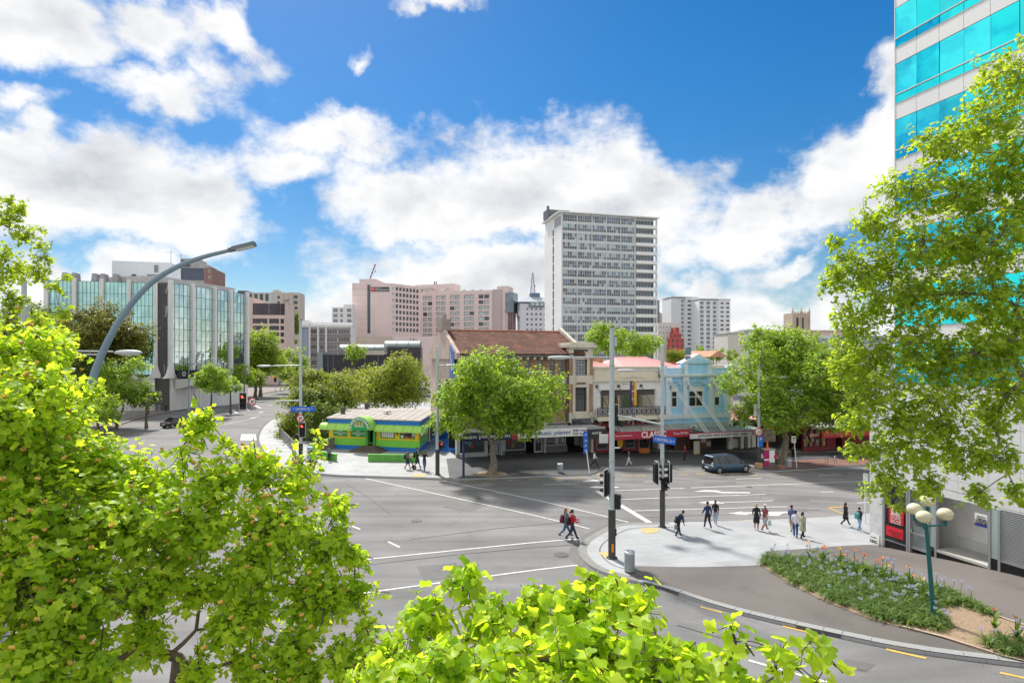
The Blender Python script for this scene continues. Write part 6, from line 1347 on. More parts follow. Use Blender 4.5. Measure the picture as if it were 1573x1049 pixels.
# right pole beside the parked car
t, Z, k = pole(1166, 718.5, 557, 686, .14, 'grey lamp pole with speed sign beside the blue car')
lamp_arm(t, Z(579), 1.9, -.2, 1.3); MB().cyl((0, 0, Z(583)), (1.2, -.1, Z(583)), .03, n=6).build('stay', STEEL, t)
MB().box(-.5, -.2, -.1, .05, Z(639), Z(621)).build('sign_back', M('sign_back_grey', (.5, .51, .52), .5), t)
o = MB().lathe([(.01, 0), (.42, 0), (.42, .02), (.01, .02)], 24).build('speed_sign', M('sign_ring_red', (.6, .02, .03)), t, (-.1, -.2, Z(663)), (pi/2, 0, 0)); MB().lathe([(.01, .021), (.31, .021), (.31, .028), (.01, .028)], 22).build('sign_disc', LWHITE, o)
me = text_mesh('30', .42, SIGBLK, .004); inst('lettering', me, o, (0, 0, .034))
MB().box(-.1, .3, -.18, -.14, Z(685.5), Z(669)).build('parking_sign', BLUESIGN, t); lettering(t, 'P', (.1, -.2, Z(674)), 1, LWHITE, h=.3)
# plain posts and signs
def post(px, py, ptop, label, mat, r=.05, name='sign_post', lean=0.):
    b = G(px, py, .12); t = thing(name, label, 'sign', b); zt = P(px, ptop, b.y).z-b.z; o = MB().cyl((0, 0, 0), (lean, 0, zt), r, n=10).build('post', mat, t); return t, zt, b.y
t, zt, Y = post(712, 731.5, 672, 'dark blue post on the kerb left of the music shop tree', M('post_navy', (.03, .04, .12), .5), .1); MB().box(-.3, .35, -.06, .06, zt-.05, zt+.02).build('top_plate', STEEL, t)
t, zt, Y = post(905.5, 728, 692, 'blue parking sign on a white post in front of the club', LWHITE, .05, lean=-.25)
sg = MB().box(-.19, .19, -.03, .03, 0, 1.9).build('sign_plate', BLUESIGN, t, (-.32, 0, zt-.25))
for i, (z, tx) in enumerate(((1.6, 'P'), (1.1, '>'), (.65, 'P'), (.25, 'v'))): lettering(sg, tx, (0, -.05, z), 1, LWHITE, h=.22)
t, zt, Y = post(1224, 719, 672, 'white parking sign on a leaning post by the right street tree', LWHITE, .045, lean=-.3)
sg = MB().box(-.22, .22, -.03, .03, -.5, .15).build('sign_plate', LWHITE, t, (-.3, 0, zt)); lettering(sg, 'P60', (0, -.05, -.05), 1, SIGBLK, w=.3, h=.16); lettering(sg, '8-6', (0, -.05, -.3), 1, SIGBLK, w=.25, h=.12)
b = G(1329, 803, .12); t = thing('sign_post', 'white notice on a white post left of the stone pier', 'sign', b); zt = P(1329, 727, b.y).z-b.z; MB().cyl((0, 0, 0), (0, 0, zt), .04).build('post', LWHITE, t); MB().box(-.16, .16, -.07, -.05, zt-.65, zt).build('sign_plate', LWHITE, t)
b = G(1345, 838, .12); t = thing('sandwich_board', 'small white board with black print leaning on the stone pier', 'sign', b, ang); MB().box(-.26, .26, -.1, -.06, 0, .62).build('board', LWHITE, t, rot=(R(-6), 0, 0)); lettering(t, 'KING', (0, -.14, .25), 1, SIGBLK, w=.4, h=.16); lettering(t, 'sushi', (0, -.15, .48), 1, SIGBLK, w=.3, h=.07)
# arched street light at the left, close by
Y = 14.; pts = [(131, 1205), (131, 760), (131, 640), (138, 600), (150, 560), (170, 516), (197, 473), (232, 435), (272, 410), (312, 395), (345, 386.5), (358, 383.5)]
b = P(131, 1205, Y); b.z = zg(b.x, b.y); t = thing('street_light', 'curved blue grey street light arching over the left trees', 'street light', b)
w = [P(x, y, Y)-b for x, y in pts]; w[0] = Vector((0, 0, 0)); n = len(w); dense = []
for i in range(n-1):
    p0, p1, p2, p3 = w[max(i-1, 0)], w[i], w[i+1], w[min(i+2, n-1)]
    for j in range(5): u = j/5; dense.append(.5*((2*p1)+(-p0+p2)*u+(2*p0-5*p1+4*p2-p3)*u*u+(-p0+3*p1-3*p2+p3)*u**3))
dense.append(w[-1]); MB().tube(dense, [.108-.07*i/(len(dense)-1) for i in range(len(dense))], 14).build('arched_pole', M('pole_blue_grey', (.20, .28, .34), .45, .1, var=.06), t)
e = w[-1]; hd = P(389, 375, Y)-P(352, 384, Y); an = math.atan2(hd.z, hd.x)
o = MB().prism_x([(-.11, -.03), (.11, -.03), (.08, .06), (-.08, .06)], 0, .52).box(-.1, .05, -.05, .05, -.04, .05).build('lamp_head', M('head_slate', (.13, .16, .18), .5), t, e, (0, -an, 0)); MB().box(.08, .50, -.09, .09, -.055, -.03).build('diffuser', M('lamp_diffuser', (.55,)*3), o)
# double arm light behind the tulip tree, and a thick capped mast
b = G(102, 720, .12); Y = 26.; b = Vector((P(102, 548, Y).x, Y, 0)); t = thing('street_light', 'twin arm street light with oval head over the left trees', 'street light', b)
zz = lambda y: P(102, y, Y).z
MB().cyl((0, 0, 0), (0, 0, zz(532)), .11, .08, 12).build('shaft', POLE, t); MB().cyl((0, 0, zz(539)), (2.0, 0, zz(540)), .035).cyl((0, 0, zz(544)), (1.6, 0, zz(545)), .03).build('arm', STEEL, t)
o = MB().ell((0, 0, 0), (.62, .2, .12), 16, 10).build('lamp_head', LAMPH, t, (P(197, 548, Y).x-b.x, 0, zz(541.5))); MB().ell((.08, 0, -.05), (.4, .16, .08), 12, 8).build('diffuser', M('lamp_diffuser', (.55,)*3), o)
Y = 24.; b = Vector((P(37, 548, Y).x, Y, 0)); t = thing('grey_mast', 'grey mast with thick capped top among the left branches', 'pole', b); zz = lambda y: P(37, y, Y).z
MB().cyl((0, 0, 0), (0, 0, zz(510)), .13).cyl((0, 0, zz(510)), (0, 0, zz(468)), .18).cyl((0, 0, zz(468)), (0, 0, zz(430)), .09).build('shaft', POLE, t); MB().lathe([(.2, -.03), (.21, .03)], 14, (0, 0, zz(505))).build('collar', STEEL, t)
# street lights up the left road
def gooseneck(px, py, ptop, head_px, head_py, label, Y=None):
    b = G(px, py) if Y is None else Vector((P(px, 548, Y).x, Y, 0)); t = thing('street_light', label, 'street light', b); zt = P(px, ptop, b.y).z; hx = P(head_px, head_py, b.y); d = hx-Vector((b.x, b.y, 0)); q = [(0, 0, 0), (0, 0, zt*.86), (d.x*.15, 0, zt*.94), (d.x*.5, 0, zt), (d.x, 0, hx.z)]
    MB().tube(q, [.1, .08, .07, .06, .05], 8).build('pole', M('pole_blue_grey', (.2,)*3), t); MB().ell((d.x+.2*(1 if d.x > 0 else -1), 0, hx.z), (.5, .16, .09), 12, 8).build('lamp_head', LAMPH, t)
gooseneck(290, 632, 555, 325, 551, 'blue grey street light on the left footpath by the mirror building'); gooseneck(430.5, 601, 556, 385, 549, 'curved street light at the far end of the left road')
gooseneck(527, 590, 556, 516, 549, 'small street light in front of the dark vaulted building, right of two', 150) if False else None
# signals far up the left road
b = G(423, 601); t = thing('signal_pole', 'small distant signal pole with red light up the left road', 'pole', b); MB().cyl((0, 0, 0), (0, 0, 3.6), .08).build('shaft', POLE, t); signal(t, (0, -.1, 3.6), 0, 3, lit=0, s=1.4)
# teal lamp with four globes
b = G(1435, 951, .14); t = thing('globe_lamp', 'leaning teal lamp post with four cream globes in the flower bed', 'street lamp', b); Y = b.y
top = P(1422.5, 806, Y)-b; TEAL = M('teal_paint', (.015, .12, .12), .45, var=.12, scale=4)
MB().tube([(0, 0, -.1), top*.5, top], [.085, .075, .062], 14).build('shaft', TEAL, t)
GLB = M('globe_cream', (.66, .60, .42), .35, var=.14, scale=9, spec=.5)
for px, py, dY, r in ((1405, 781.5, .35, .255), (1419.5, 793.5, -.35, .26), (1424.5, 769.5, .8, .25), (1452, 789.5, .05, .265)):
    c = P(px, py, Y+dY)-b; a = top+Vector((0, 0, -.04 if dY < .7 else .2)); lo = c+Vector((0, 0, -.3))
    q = MB().cyl(top+Vector((0, 0, -.05)) if dY < .7 else top, Vector((lo.x, lo.y, lo.z-.08)), .035, n=8).cyl(Vector((lo.x, lo.y, lo.z-.12)), lo+Vector((0, 0, .1)), .06, .07, 10); ar = q.build('lamp_arm', TEAL, t)
    g_ = MB().lathe([(r*sin(pi*i/14)*1.0+.002, -r*.84*cos(pi*i/14)) for i in range(15)], 20).build('globe', GLB, t, c); MB().lathe([(r*1.005, -.008), (r*1.012, 0), (r*1.005, .008)], 20).build('globe_seam', M('globe_seam', (.4, .33, .17), .5), g_)
# bins
def bin_(px, py, hpx, label, r=.26):
    b = G(px, py, .13); t = thing('litter_bin', label, 'bin', b); h = hpx*b.y/F
    MB().lathe([(r, .06), (r, h-.12), (r*.98, h-.1)], 20).build('drum', M('bin_grey', (.30, .33, .34), .5, .2, var=.12, scale=5), t); MB().lathe([(r*1.03, h-.1), (r*1.05, h-.02), (r*.95, h), (r*.5, h-.01), (r*.48, h-.08)], 20).build('lid_ring', M('bin_silver', (.62, .64, .66), .3, .6), t); MB().lathe([(r*.9, 0), (r*.9, .06)], 16).build('base', SLEEVE, t)
bin_(967, 878, 32, 'round grey litter bin beside the tall near signal pole', .24); bin_(860.5, 726, 14.5, 'small silver litter bin on the pavement under the music shop canopy', .25); bin_(1211, 718, 12.5, 'grey litter bin next to the right street tree', .3)
b = G(471, 712, .12); t = thing('utility_cabinet', 'pale teal utility cabinet behind the left signal pole', 'cabinet', b+Vector((.2, .6, 0))); MB().box(-.38, .42, 0, .5, .05, 1.35).build('body', M('cabinet_teal', (.33, .52, .52), .6, var=.08, stain=.15), t, bevel=.02); MB().box(-.42, .46, -.04, .54, 1.35, 1.42).build('lid', M('cabinet_teal', (.33,)*3), t); MB().box(.0, .02, -.012, 0, .1, 1.3).build('door_gap', SIGBLK, t); MB().box(-.4, .44, -.02, .52, 0, .05).build('plinth', SLEEVE, t)
b = G(453, 716, .12); t = thing('utility_cabinet', 'low grey utility box left of the left signal pole', 'cabinet', b); MB().box(-.3, .3, 0, .4, .03, .95).build('body', M('cabinet_grey', (.32, .36, .37), .6), t, bevel=.02); MB().box(-.33, .33, -.03, .43, .95, 1.0).build('lid', STEEL, t)
# bike hoops
for i, px in enumerate((1270, 1283)):
    b = G(px, 713.5-.8*i, .12); t = thing('bike_hoop', ['left', 'right'][i]+' one of two steel bike hoops on the red paving', 'bike rack', b, R(40), 'steel bike hoops'); h = .8
    o = MB().tube([(-.28, 0, 0), (-.28, 0, h-.2)]+[(-.28*cos(pi*k/8), 0, h-.2+.25*sin(pi*k/8)) for k in range(1, 8)]+[(.28, 0, h-.2), (.28, 0, 0)], .035, 8).build('hoop', STEEL, t)
    for s_ in (-1, 1): MB().lathe([(.08, 0), (.08, .015)], 10, (s_*.28, 0, 0)).build('foot_plate', STEEL, t)
# poster pillar with a cone on top
b = G(1180, 718.5, .12); t = thing('poster_pillar', 'advertising pillar with magenta and white posters by the lamp pole', 'poster pillar', b, R(8)); h = 28*b.y/F
MB().box(-.55, .65, -.1, .7, 0, h).build('body', M('pillar_grey', (.14, .13, .125), .7, var=.15), t); MB().box(-.6, .7, -.15, .75, h, h+.08).build('top', STEEL, t)
MB().box(.06, .62, -.13, -.1, .55, h-.05).build('poster', LWHITE, t); q = MB().box(-.5, .02, -.13, -.1, .2, h-.05); q.build('poster', M('poster_magenta', (.42, .02, .14), .6, var=.1), t)
MB().box(.12, .42, -.15, -.13, 1.1, 1.6).build('poster_block', M('poster_crimson', (.5, .02, .12), .6), t, rot=(0, R(20), 0)); MB().box(-.45, -.15, -.15, -.13, 1.15, 1.6).build('poster_block', M('notice_pinkish', (.62, .45, .48), .6), t, rot=(0, R(-20), 0)); MB().box(-.5, .02, -.14, -.13, .75, .9).build('poster_band', LWHITE, t)
cn = thing('traffic_cone', 'orange traffic cone standing on top of the poster pillar', 'cone', b+Vector((.05, .3, h+.08))); MB().lathe([(.13, .03), (.04, .75)], 14).build('cone', M('cone_orange', (.85, .17, .02), .5), cn); MB().box(-.18, .18, -.18, .18, 0, .03).build('cone_base', M('cone_orange', (.8,)*3), cn)
b = G(1159, 719, .12)
for i, (dx, dy, w_, h_, m_, lb) in enumerate(((-.35, .2, .7, .25, M('stock_white', (.5,)*3), 'flat white parcel on the kerb by the blue car'), (.45, .1, .55, .5, M('cardboard', (.46, .29, .15), .8), 'brown cardboard box at the foot of the lamp pole'))):
    t = thing('parcel', lb, 'box', b+Vector((dx, dy, 0)), R(15*i)); MB().box(-w_/2, w_/2, -.25, .25, 0, h_).build('carton', m_, t); MB().box(-w_/2-.005, w_/2+.005, -.04, .04, .0, h_+.006).build('tape', M('tape_tan', (.5, .4, .28), .5), t)
# low green walls and timber ramp in front of the restaurant
GW = M('low_wall_green', (.16, .46, .09), .65, var=.12, stain=.2)
for (x0, y0, x1, y1, lb) in ((565, 709, 640, 710, 'right low green slatted wall in front of the restaurant'), (483, 702, 515, 709, 'left low green slatted wall in front of the restaurant')):
    a = G(x0, y0, .12); c = G(x1, y1, .12); d = c-a; t = thing('low_wall', lb, 'low wall', a, math.atan2(d.y, d.x)); L_ = Vector((d.x, d.y)).length; MB().box(0, L_, .03, .2, 0, .62).build('wall_core', GW, t); MB().box(-.03, L_+.03, -.03, .26, .62, .7).build('coping', GW, t)
    n = int(L_/.16); me = MB().box(0, .09, -.02, .03, .03, .6).mesh('slat', GW)
    for k in range(n): inst('slat', me, t, (k*L_/n+.02, 0, 0))
a = G(473, 697, .12); c = G(506, 692, .12); d = c-a; t = thing('timber_fence', 'weathered grey boarded fence left of the restaurant', 'fence', a+Vector((0, 1.2, 0)), math.atan2(d.y, d.x)); L_ = Vector((d.x, d.y)).length+.5
n = int(L_/.18); GT = M('timber_grey', (.20, .18, .16), .85, var=.25, scale=5)
for k in range(n): MB().box(k*.18, k*.18+.165, -.02, .02, 0, .75+.5*k/n).build('board', GT, t)
# rails: guard rail by the bushes, footpath fence on the left
def rail(pts, h, label, n_between, mat, infill=True, name='railing'):
    q = [G(x, y, .12) for x, y in pts]; t = thing(name, label, 'railing', q[0])
    for a, c in zip(q[:-1], q[1:]):
        a2, c2 = a-q[0], c-q[0]; MB().cyl(a2+Vector((0, 0, h)), c2+Vector((0, 0, h)), .04, n=8).cyl(a2+Vector((0, 0, .15)), c2+Vector((0, 0, .15)), .025, n=6).build('rail', mat, t)
        for k in range(n_between+1): p = a2.lerp(c2, k/n_between); MB().cyl(p, p+Vector((0, 0, h)), .035, n=6).build('post', mat, t)
        if infill:
            m_ = int((c2-a2).length/.22); g_ = MB()
            for k in range(m_): p = a2.lerp(c2, k/m_); g_.cyl(p+Vector((0, 0, .15)), p+Vector((0, 0, h)), .012, n=4)
            o = g_.build('balusters', mat, t); o['kind'] = 'stuff'
rail([(431, 672), (445, 688), (453, 697)], 1.15, 'curved grey guard rail beside the bushes', 5, M('rail_weathered', (.33, .34, .33), .6)); rail([(165, 655), (215, 638), (262, 627), (300, 621.5)], 1.15, 'long grey metal fence along the left footpath', 5, STEEL)
b = G(262, 622.5, .12); t = thing('orange_bin', 'orange skip beside the white base of the mirror building', 'skip', b+Vector((0, 3, 0)), R(10)); MB().prism_y([(-.9, 0), (.9, 0), (1.3, 1.5), (-1.3, 1.5)], -.7, .7).build('body', M('skip_orange', (.55, .15, .04), .6, var=.15), t); MB().box(-1.35, 1.35, -.75, .75, 1.5, 1.58).build('rim', M('skip_orange', (.5,)*3), t)
# fence and posts of the car park behind the restaurant
rail([(566, 627), (600, 624.5), (640, 624), (663, 624)], 1.6, 'thin wire fence of the car park behind the restaurant', 6, STEEL, False, 'wire_fence')
b = G(611, 624); t = thing('parking_sign_board', 'pale blue pay station sign in the car park behind the restaurant', 'sign', b); MB().cyl((-.5, 0, 0), (-.5, 0, 2.6), .06).cyl((.8, 0, 0), (.8, 0, 2.6), .06).build('posts', LWHITE, t); MB().box(-.3, 1.3, -.1, .0, 1.2, 2.5).build('board', M('sign_pale_blue', (.35, .55, .62), .5), t)
# yellow litter bag holder by the club and an A board
b = fs.world(fs.x(949), -.5, 0); b.z = zg(b.x, b.y)+.12; t = thing('yellow_sign', 'yellow tapered flag sign beside the club door', 'sign', b, TH); MB().prism_y([(-.28, .9), (.12, .55), (.3, .9), (.4, 2.3), (-.4, 2.3)], -.05, .05).build('panel', M('flag_yellow', (.72, .44, .02), .6), t); MB().cyl((0, 0, 0), (0, 0, .9), .04).build('post', SIGBLK, t)
b = fs.world(fs.x(1060), -1.2, 0); b.z = zg(b.x, b.y)+.12; t = thing('sandwich_board', 'upright cream and yellow menu board outside the sake bar', 'sign', b, TH); MB().box(-.38, .38, -.04, .04, .05, 1.45).build('board', M('menu_cream', (.6, .52, .3), .6, var=.2, scale=6), t); MB().box(-.34, .2, -.06, -.04, .5, 1.35).build('menu_print', M('sheet_grey', (.5,)*3), t)

# ================================================================== vehicles
TYRE = M('tyre', (.018, .018, .018), .8); RIM = M('alloy', (.5, .51, .52), .3, .7); CGL = glass('car_glass', (.015, .018, .02), .03, spec=.9); LAMPW = M('headlamp', (.6, .62, .64), .15, spec=.8); LAMPR = M('tail_lamp', (.35, .01, .012), .2, spec=.7)
def car(loc, rz, paint, label, L_=4.6, W_=1.75, Hh=1.6, style='mpv', group=None, name='parked_car', detail=True):
    """front towards local +x; lofted body with a tapering greenhouse"""
    t = thing(name, label, 'car', loc, rz, group)
    hb = Hh*.56; N_ = 16
    # side outline: (x fraction, lower z, upper z, half width factor)
    sec = [(0, .38, hb*.80, .80), (.02, .26, hb*.93, .92), (.08, .2, hb, .98), (.3, .18, hb*1.02, 1.), (.6, .18, hb*1.0, 1.), (.78, .18, hb*.92, 1.), (.92, .2, hb*.76, .96), (.98, .26, hb*.62, .86), (1., .36, hb*.52, .72)]
    vs = []; fs_ = []; w2 = W_/2
    for u, z0, z1, wf in sec:
        x = (u-.5)*L_; w = w2*wf; zm = z0+(z1-z0)*.55
        vs += [(x, -w*.86, z0), (x, -w, z0+(z1-z0)*.3), (x, -w*1.0, zm), (x, -w*.93, z1), (x, w*.93, z1), (x, w, zm), (x, w, z0+(z1-z0)*.3), (x, w*.86, z0)]
    for i in range(len(sec)-1): fs_ += [(i*8+j, (i+1)*8+j, (i+1)*8+(j+1) % 8, i*8+(j+1) % 8) for j in range(8)]
    fs_ += [tuple(range(7, -1, -1)), tuple((len(sec)-1)*8+j for j in range(8))]
    bd = MB().add(vs, fs_, 0, True).build('body', paint, t)
    b_ = bd.modifiers.new('bevel', 'BEVEL'); b_.width = .03; b_.segments = 2; b_.limit_method = 'ANGLE'; b_.angle_limit = R(35)
    gx = {'mpv': (.02, .07, .60, .80), 'sedan': (.14, .28, .56, .72), 'hatch': (.04, .12, .56, .74), 'van': (.01, .02, .72, .86)}[style]
    xr0, xr1, xf1, xf0 = [(u-.5)*L_ for u in gx]; wl, wt = w2*.92, w2*.72; zb = hb*.96; zt = Hh
    MB().add([(xr0, -wl, zb), (xf0, -wl, zb*.97), (xf0, wl, zb*.97), (xr0, wl, zb), (xr1, -wt, zt-.06), (xf1, -wt, zt-.02), (xf1, wt, zt-.02), (xr1, wt, zt-.06)], [(0, 1, 5, 4), (1, 2, 6, 5), (2, 3, 7, 6), (3, 0, 4, 7)], 0).build('windows', CGL, t)
    rf = MB().add([(xr1-.12, -wt-.02, zt-.1), (xf1+.05, -wt-.02, zt-.05), (xf1+.05, wt+.02, zt-.05), (xr1-.12, wt+.02, zt-.1), (xr1, -wt*.85, zt), (xf1-.15, -wt*.85, zt+.02), (xf1-.15, wt*.85, zt+.02), (xr1, wt*.85, zt)], [(0, 1, 5, 4), (1, 2, 6, 5), (2, 3, 7, 6), (3, 0, 4, 7), (4, 5, 6, 7), (3, 2, 1, 0)]).build('roof', paint, t)
    q = MB()
    for s_ in (-1, 1):
        for (xa, xb2) in ((xr0, xr1), (xf0, xf1), ((xr0*.45+xf0*.55), (xr1*.48+xf1*.52)), ((xr0*.75+xf0*.25), (xr1*.8+xf1*.2))): q.tube([(xa, s_*wl*1.005, zb), (xb2, s_*wt*1.01, zt-.05)], .045, 6)
    q.build('pillars', paint, t)
    for s_ in (-1, 1):
        for u in (.17, .82):
            x = (u-.5)*L_; o = MB().lathe([(.16, -.1), (.3, -.1), (.33, -.06), (.33, .06), (.3, .1), (.16, .1)], 20).build('wheel', TYRE, t, (x, s_*(w2-.1), .33), (pi/2, 0, 0)); r = MB().lathe([(.02, -.105), (.22, -.105), (.23, -.08)], 16); r.lathe([(.23, .08), (.22, .105), (.02, .105)], 16)
            r.build('rim', M('rim_dark', (.1, .1, .1), .4), o); sp = MB()
            for k in range(5): a = 2*pi*k/5; sp.box(.03, .22, -.035, .035, -.118, .118); sp.v[-8:] = [(x_*cos(a)-y_*sin(a), x_*sin(a)+y_*cos(a), z_) for x_, y_, z_ in sp.v[-8:]]
            sp.build('spokes', RIM, o)
            ar = MB().lathe([(.31, -.02), (.38, -.02), (.38, .02), (.31, .02)], 20).build('wheel_arch', SIGBLK, t, (x, s_*(w2-.005), .33), (pi/2, 0, 0))
        MB().ell((L_*.455, s_*w2*.68, hb*.62), (.13, .2, .09), 10, 8).build('headlight', LAMPW, t)
        MB().ell((-L_*.475, s_*w2*.80, hb*.92), (.07, .14, .24 if style in ('mpv', 'van') else .11), 10, 8).build('tail_light', LAMPW if style == 'mpv' else LAMPR, t)
        MB().ell((xf0-.25, s_*(w2+.07), hb*1.06), (.07, .1, .08), 8, 6).build('mirror', paint, t)
        if detail:
            for u in (.36, .55): MB().box((u-.5)*L_, (u-.5)*L_+.16, s_*w2*1.0-.012, s_*w2*1.0+.012, hb*.78, hb*.82).build('door_handle', paint, t)
    MB().box(-L_/2-.02, -L_/2+.05, -.26, .26, .5, .63).build('number_plate', LWHITE, t); MB().box(-L_/2-.03, -L_/2+.12, -w2*.82, w2*.82, .28, .42).build('bumper', SIGBLK, t); MB().box(L_/2-.1, L_/2+.015, -w2*.5, w2*.5, .3, .48).build('grille', SIGBLK, t)
    return t
def paint(name, c, metal=.3): return M('paint_'+name, c, .28, metal, var=.02, coat=.8)
p = G(1121, 726.5); car((p.x, p.y+.75, p.z+.0), TH, paint('blue', (.010, .055, .105), .2), 'dark blue people carrier parked at the far kerb before the sake bar', 4.5, 1.75, 1.62, 'mpv')
p = G(265, 657.5); car((p.x, p.y+1.5, 0), R(62), paint('charcoal', (.035, .037, .04)), 'dark grey car with red tail lights driving up the left road', 4.4, 1.8, 1.45, 'sedan', name='moving_car')
p = G(293, 662); car((p.x, p.y+2, 0), R(62), paint('black', (.012, .012, .013)), 'black car beside the grey car on the left road', 4.3, 1.75, 1.45, 'hatch', name='moving_car')
rr = random.Random(21); cols = [('white', (.66,)*3), ('silver', (.42, .43, .45)), ('white', (.66,)*3), ('grey', (.2, .2, .21)), ('red', (.35, .02, .02)), ('white', (.66,)*3)]
lot = [(437, 590), (452, 588), (470, 587), (446, 584), (458, 582), (474, 583), (486, 585), (440, 580), (466, 578.5), (452, 577), (480, 580), (494, 581)]
LOTL = ['white car nearest the road in the distant lot', 'silver car in the front row of the distant lot', 'white car right of the silver one in the distant front row', 'grey car behind the front row of the distant lot', 'red car in the middle of the distant lot', 'white car half hidden behind the left signal pole', 'white car at the right end of the distant middle row', 'silver car in the back left of the distant lot', 'white car in the last row of the distant lot', 'grey car at the very back of the distant lot', 'red car near the back right of the distant lot', 'white car under the olive trees at the edge of the distant lot']
for i, (x, y) in enumerate(lot):
    p = G(x, y+2); c = cols[i % len(cols)]; car((p.x, p.y, 0), R(rr.choice([8, 10, 188])), paint(c[0], c[1], 0), LOTL[i], 4.4, 1.8, 1.5, rr.choice(['sedan', 'hatch', 'van']), 'cars in the distant car park', detail=False)
for i, (x, y, c) in enumerate(((628, 606, 'silver'), (652, 604, 'white'), (640, 611, 'black'))):
    p = G(x, y); car((p.x, p.y, 0), R(5), paint(c, (.4,)*3), ['silver car in the car park seen under the round olive tree', 'white car in the car park beside the old wall', 'black car in the car park just behind the restaurant'][i], 4.4, 1.8, 1.5, 'sedan')
# ================================================================== people
SKIN_L = M('skin_light', (.50, .30, .21), .6, var=.03); SKIN_T = M('skin_tan', (.36, .20, .12), .6, var=.03)
CL = {}
def cloth(name, c): return M('cloth_'+name, c, .85, var=.12, scale=9)
BLACK = cloth('black', (.018, .018, .02)); NAVY = cloth('navy', (.02, .035, .11)); JEANS = cloth('jeans', (.06, .12, .24)); LJEANS = cloth('light_jeans', (.30, .38, .50)); REDC = cloth('red', (.50, .015, .03)); WHT = cloth('white', (.66, .66, .67)); KHAKI = cloth('khaki', (.36, .29, .19)); GREY = cloth('grey', (.16, .17, .18)); OLIVE = cloth('olive', (.34, .34, .24)); GRSH = cloth('grey_shorts', (.36, .37, .40)); DGREEN = cloth('dark_green', (.03, .06, .045)); PALEBL = cloth('pale_blue', (.25, .33, .5))
SHOE = cloth('shoe', (.025, .022, .022)); SHOEW = cloth('shoe_white', (.5, .5, .5)); HBLK = M('hair_black', (.012, .01, .009), .5); HBRN = M('hair_brown', (.06, .03, .016), .5); HGIN = M('hair_ginger', (.34, .15, .05), .5); HBLD = M('hair_blonde', (.50, .36, .17), .5); HGRY = M('hair_grey', (.42, .41, .4), .6)
def person(px, py, hpx, face, label, top, legs, hair, skin=SKIN_L, shoes=SHOE, stride=.30, sleeves='long', short=False, skirt=None, coat=False, bow=0., hairlen='short', arms=(.35, -.3), elbow=.5, dz=.125, cap=None, group='pedestrians'):
    """face: heading in degrees in plan (0 = towards the right of the photo, 90 = away from the camera)"""
    b = G(px, py, dz); h = min(1.88, max(1.45, hpx*b.y/F)); t = thing('person', label, 'person', b, R(face), group)
    V = []; E = []; Rd = []; bone = {}
    def v(x, y, z, r, par=None, tagm=None):
        V.append((x*h, y*h, z*h)); Rd.append(r*h); i = len(V)-1
        if par is not None: E.append((par, i)); bone[(par, i)] = tagm
        return i
    ft = lambda z: bow*max(0, z-.55)    # forward lean of the trunk
    pel = v(0, 0, .52, .075)
    wa = v(ft(.6), 0, .60, .068, pel, 'top'); ch = v(ft(.72), 0, .72, .08, wa, 'top'); sh = v(ft(.80), 0, .80, .062, ch, 'top'); nk = v(ft(.85)+.005, 0, .845, .031, sh, 'skin'); hd = v(ft(.9)+.012+bow*.05, 0, .892, .046, nk, 'skin'); cr = v(ft(.94)+.010+bow*.07, 0, .948, .05, hd, 'skin')
    v(ft(.9)+.062+bow*.06, 0, .905, .010, hd, 'skin')      # nose
    for s_, ph in ((1, 1), (-1, -1)):
        a = stride*ph; hip = v(0, s_*.05, .50, .06, pel, 'legs')
        kx = .24*sin(a*.9)+.02; kn = v(kx, s_*.052, .50-.235*cos(a*.9), .042, hip, 'legs'); sw = a-(.45 if ph < 0 else .05)*min(1, abs(stride)*3)
        ax = kx+.235*sin(sw); az = .50-.235*cos(a*.9)-.215*cos(sw); az = max(az, .045); an = v(ax, s_*.05, az, .026, kn, 'shin'); tilt = -.35 if ph < 0 else .0
        hl = v(ax-.018, s_*.05, max(az-.025, .018), .022, an, 'shoe'); v(ax+.085, s_*.058, max(.014, az-.03+tilt*.1) if ph > 0 else max(.014, az-.045), .020, an, 'shoe')
        # arm
        sx = ft(.80); so = v(sx, s_*.098, .795, .043, sh, 'top'); sa = (arms[0] if s_ > 0 else arms[1]); el = v(sx+.17*sin(sa), s_*.125, .795-.165*cos(sa), .031, so, 'uarm'); fa = sa+elbow; wr = v(sx+.17*sin(sa)+.145*sin(fa), s_*.118, .795-.165*cos(sa)-.145*cos(fa), .020, el, 'farm')
        hx, hz = sin(fa), -cos(fa); wx, wz = V[wr][0]/h, V[wr][2]/h; pm = v(wx+hx*.035, s_*.116, wz+hz*.035, .019, wr, 'skin')
        for k, (off, ln) in enumerate(((-.018, .036), (-.006, .043), (.006, .042), (.017, .033))): v(wx+hx*(.035+ln)+.004*k, s_*.112+off*.6, wz+hz*(.035+ln), .0062, pm, 'skin')
        v(wx+hx*.035+.024, s_*.108, wz+hz*.04+.004, .0068, pm, 'skin')
    me = bpy.data.meshes.new('p'); me.from_pydata(V, E, []); o = bpy.data.objects.new('p', me); m_ = o.modifiers.new('s', 'SKIN'); m_.use_smooth_shade = True
    sk = me.skin_vertices[0].data
    for i, r in enumerate(Rd): sk[i].radius = (r, r); sk[i].use_root = (i == 0)
    o.modifiers.new('u', 'SUBSURF').levels = 1; bm_ = eval_mesh(o); bpy.data.objects.remove(o); bpy.data.meshes.remove(me)
    mats = [skin, top, legs, shoes]; bm_.materials.clear()
    for q in mats: bm_.materials.append(q)
    cm = {'skin': 0, 'top': 1, 'legs': 2, 'shin': 0 if short else 2, 'shoe': 3, 'uarm': 0 if sleeves == 'none' else 1, 'farm': 1 if sleeves == 'long' else 0}
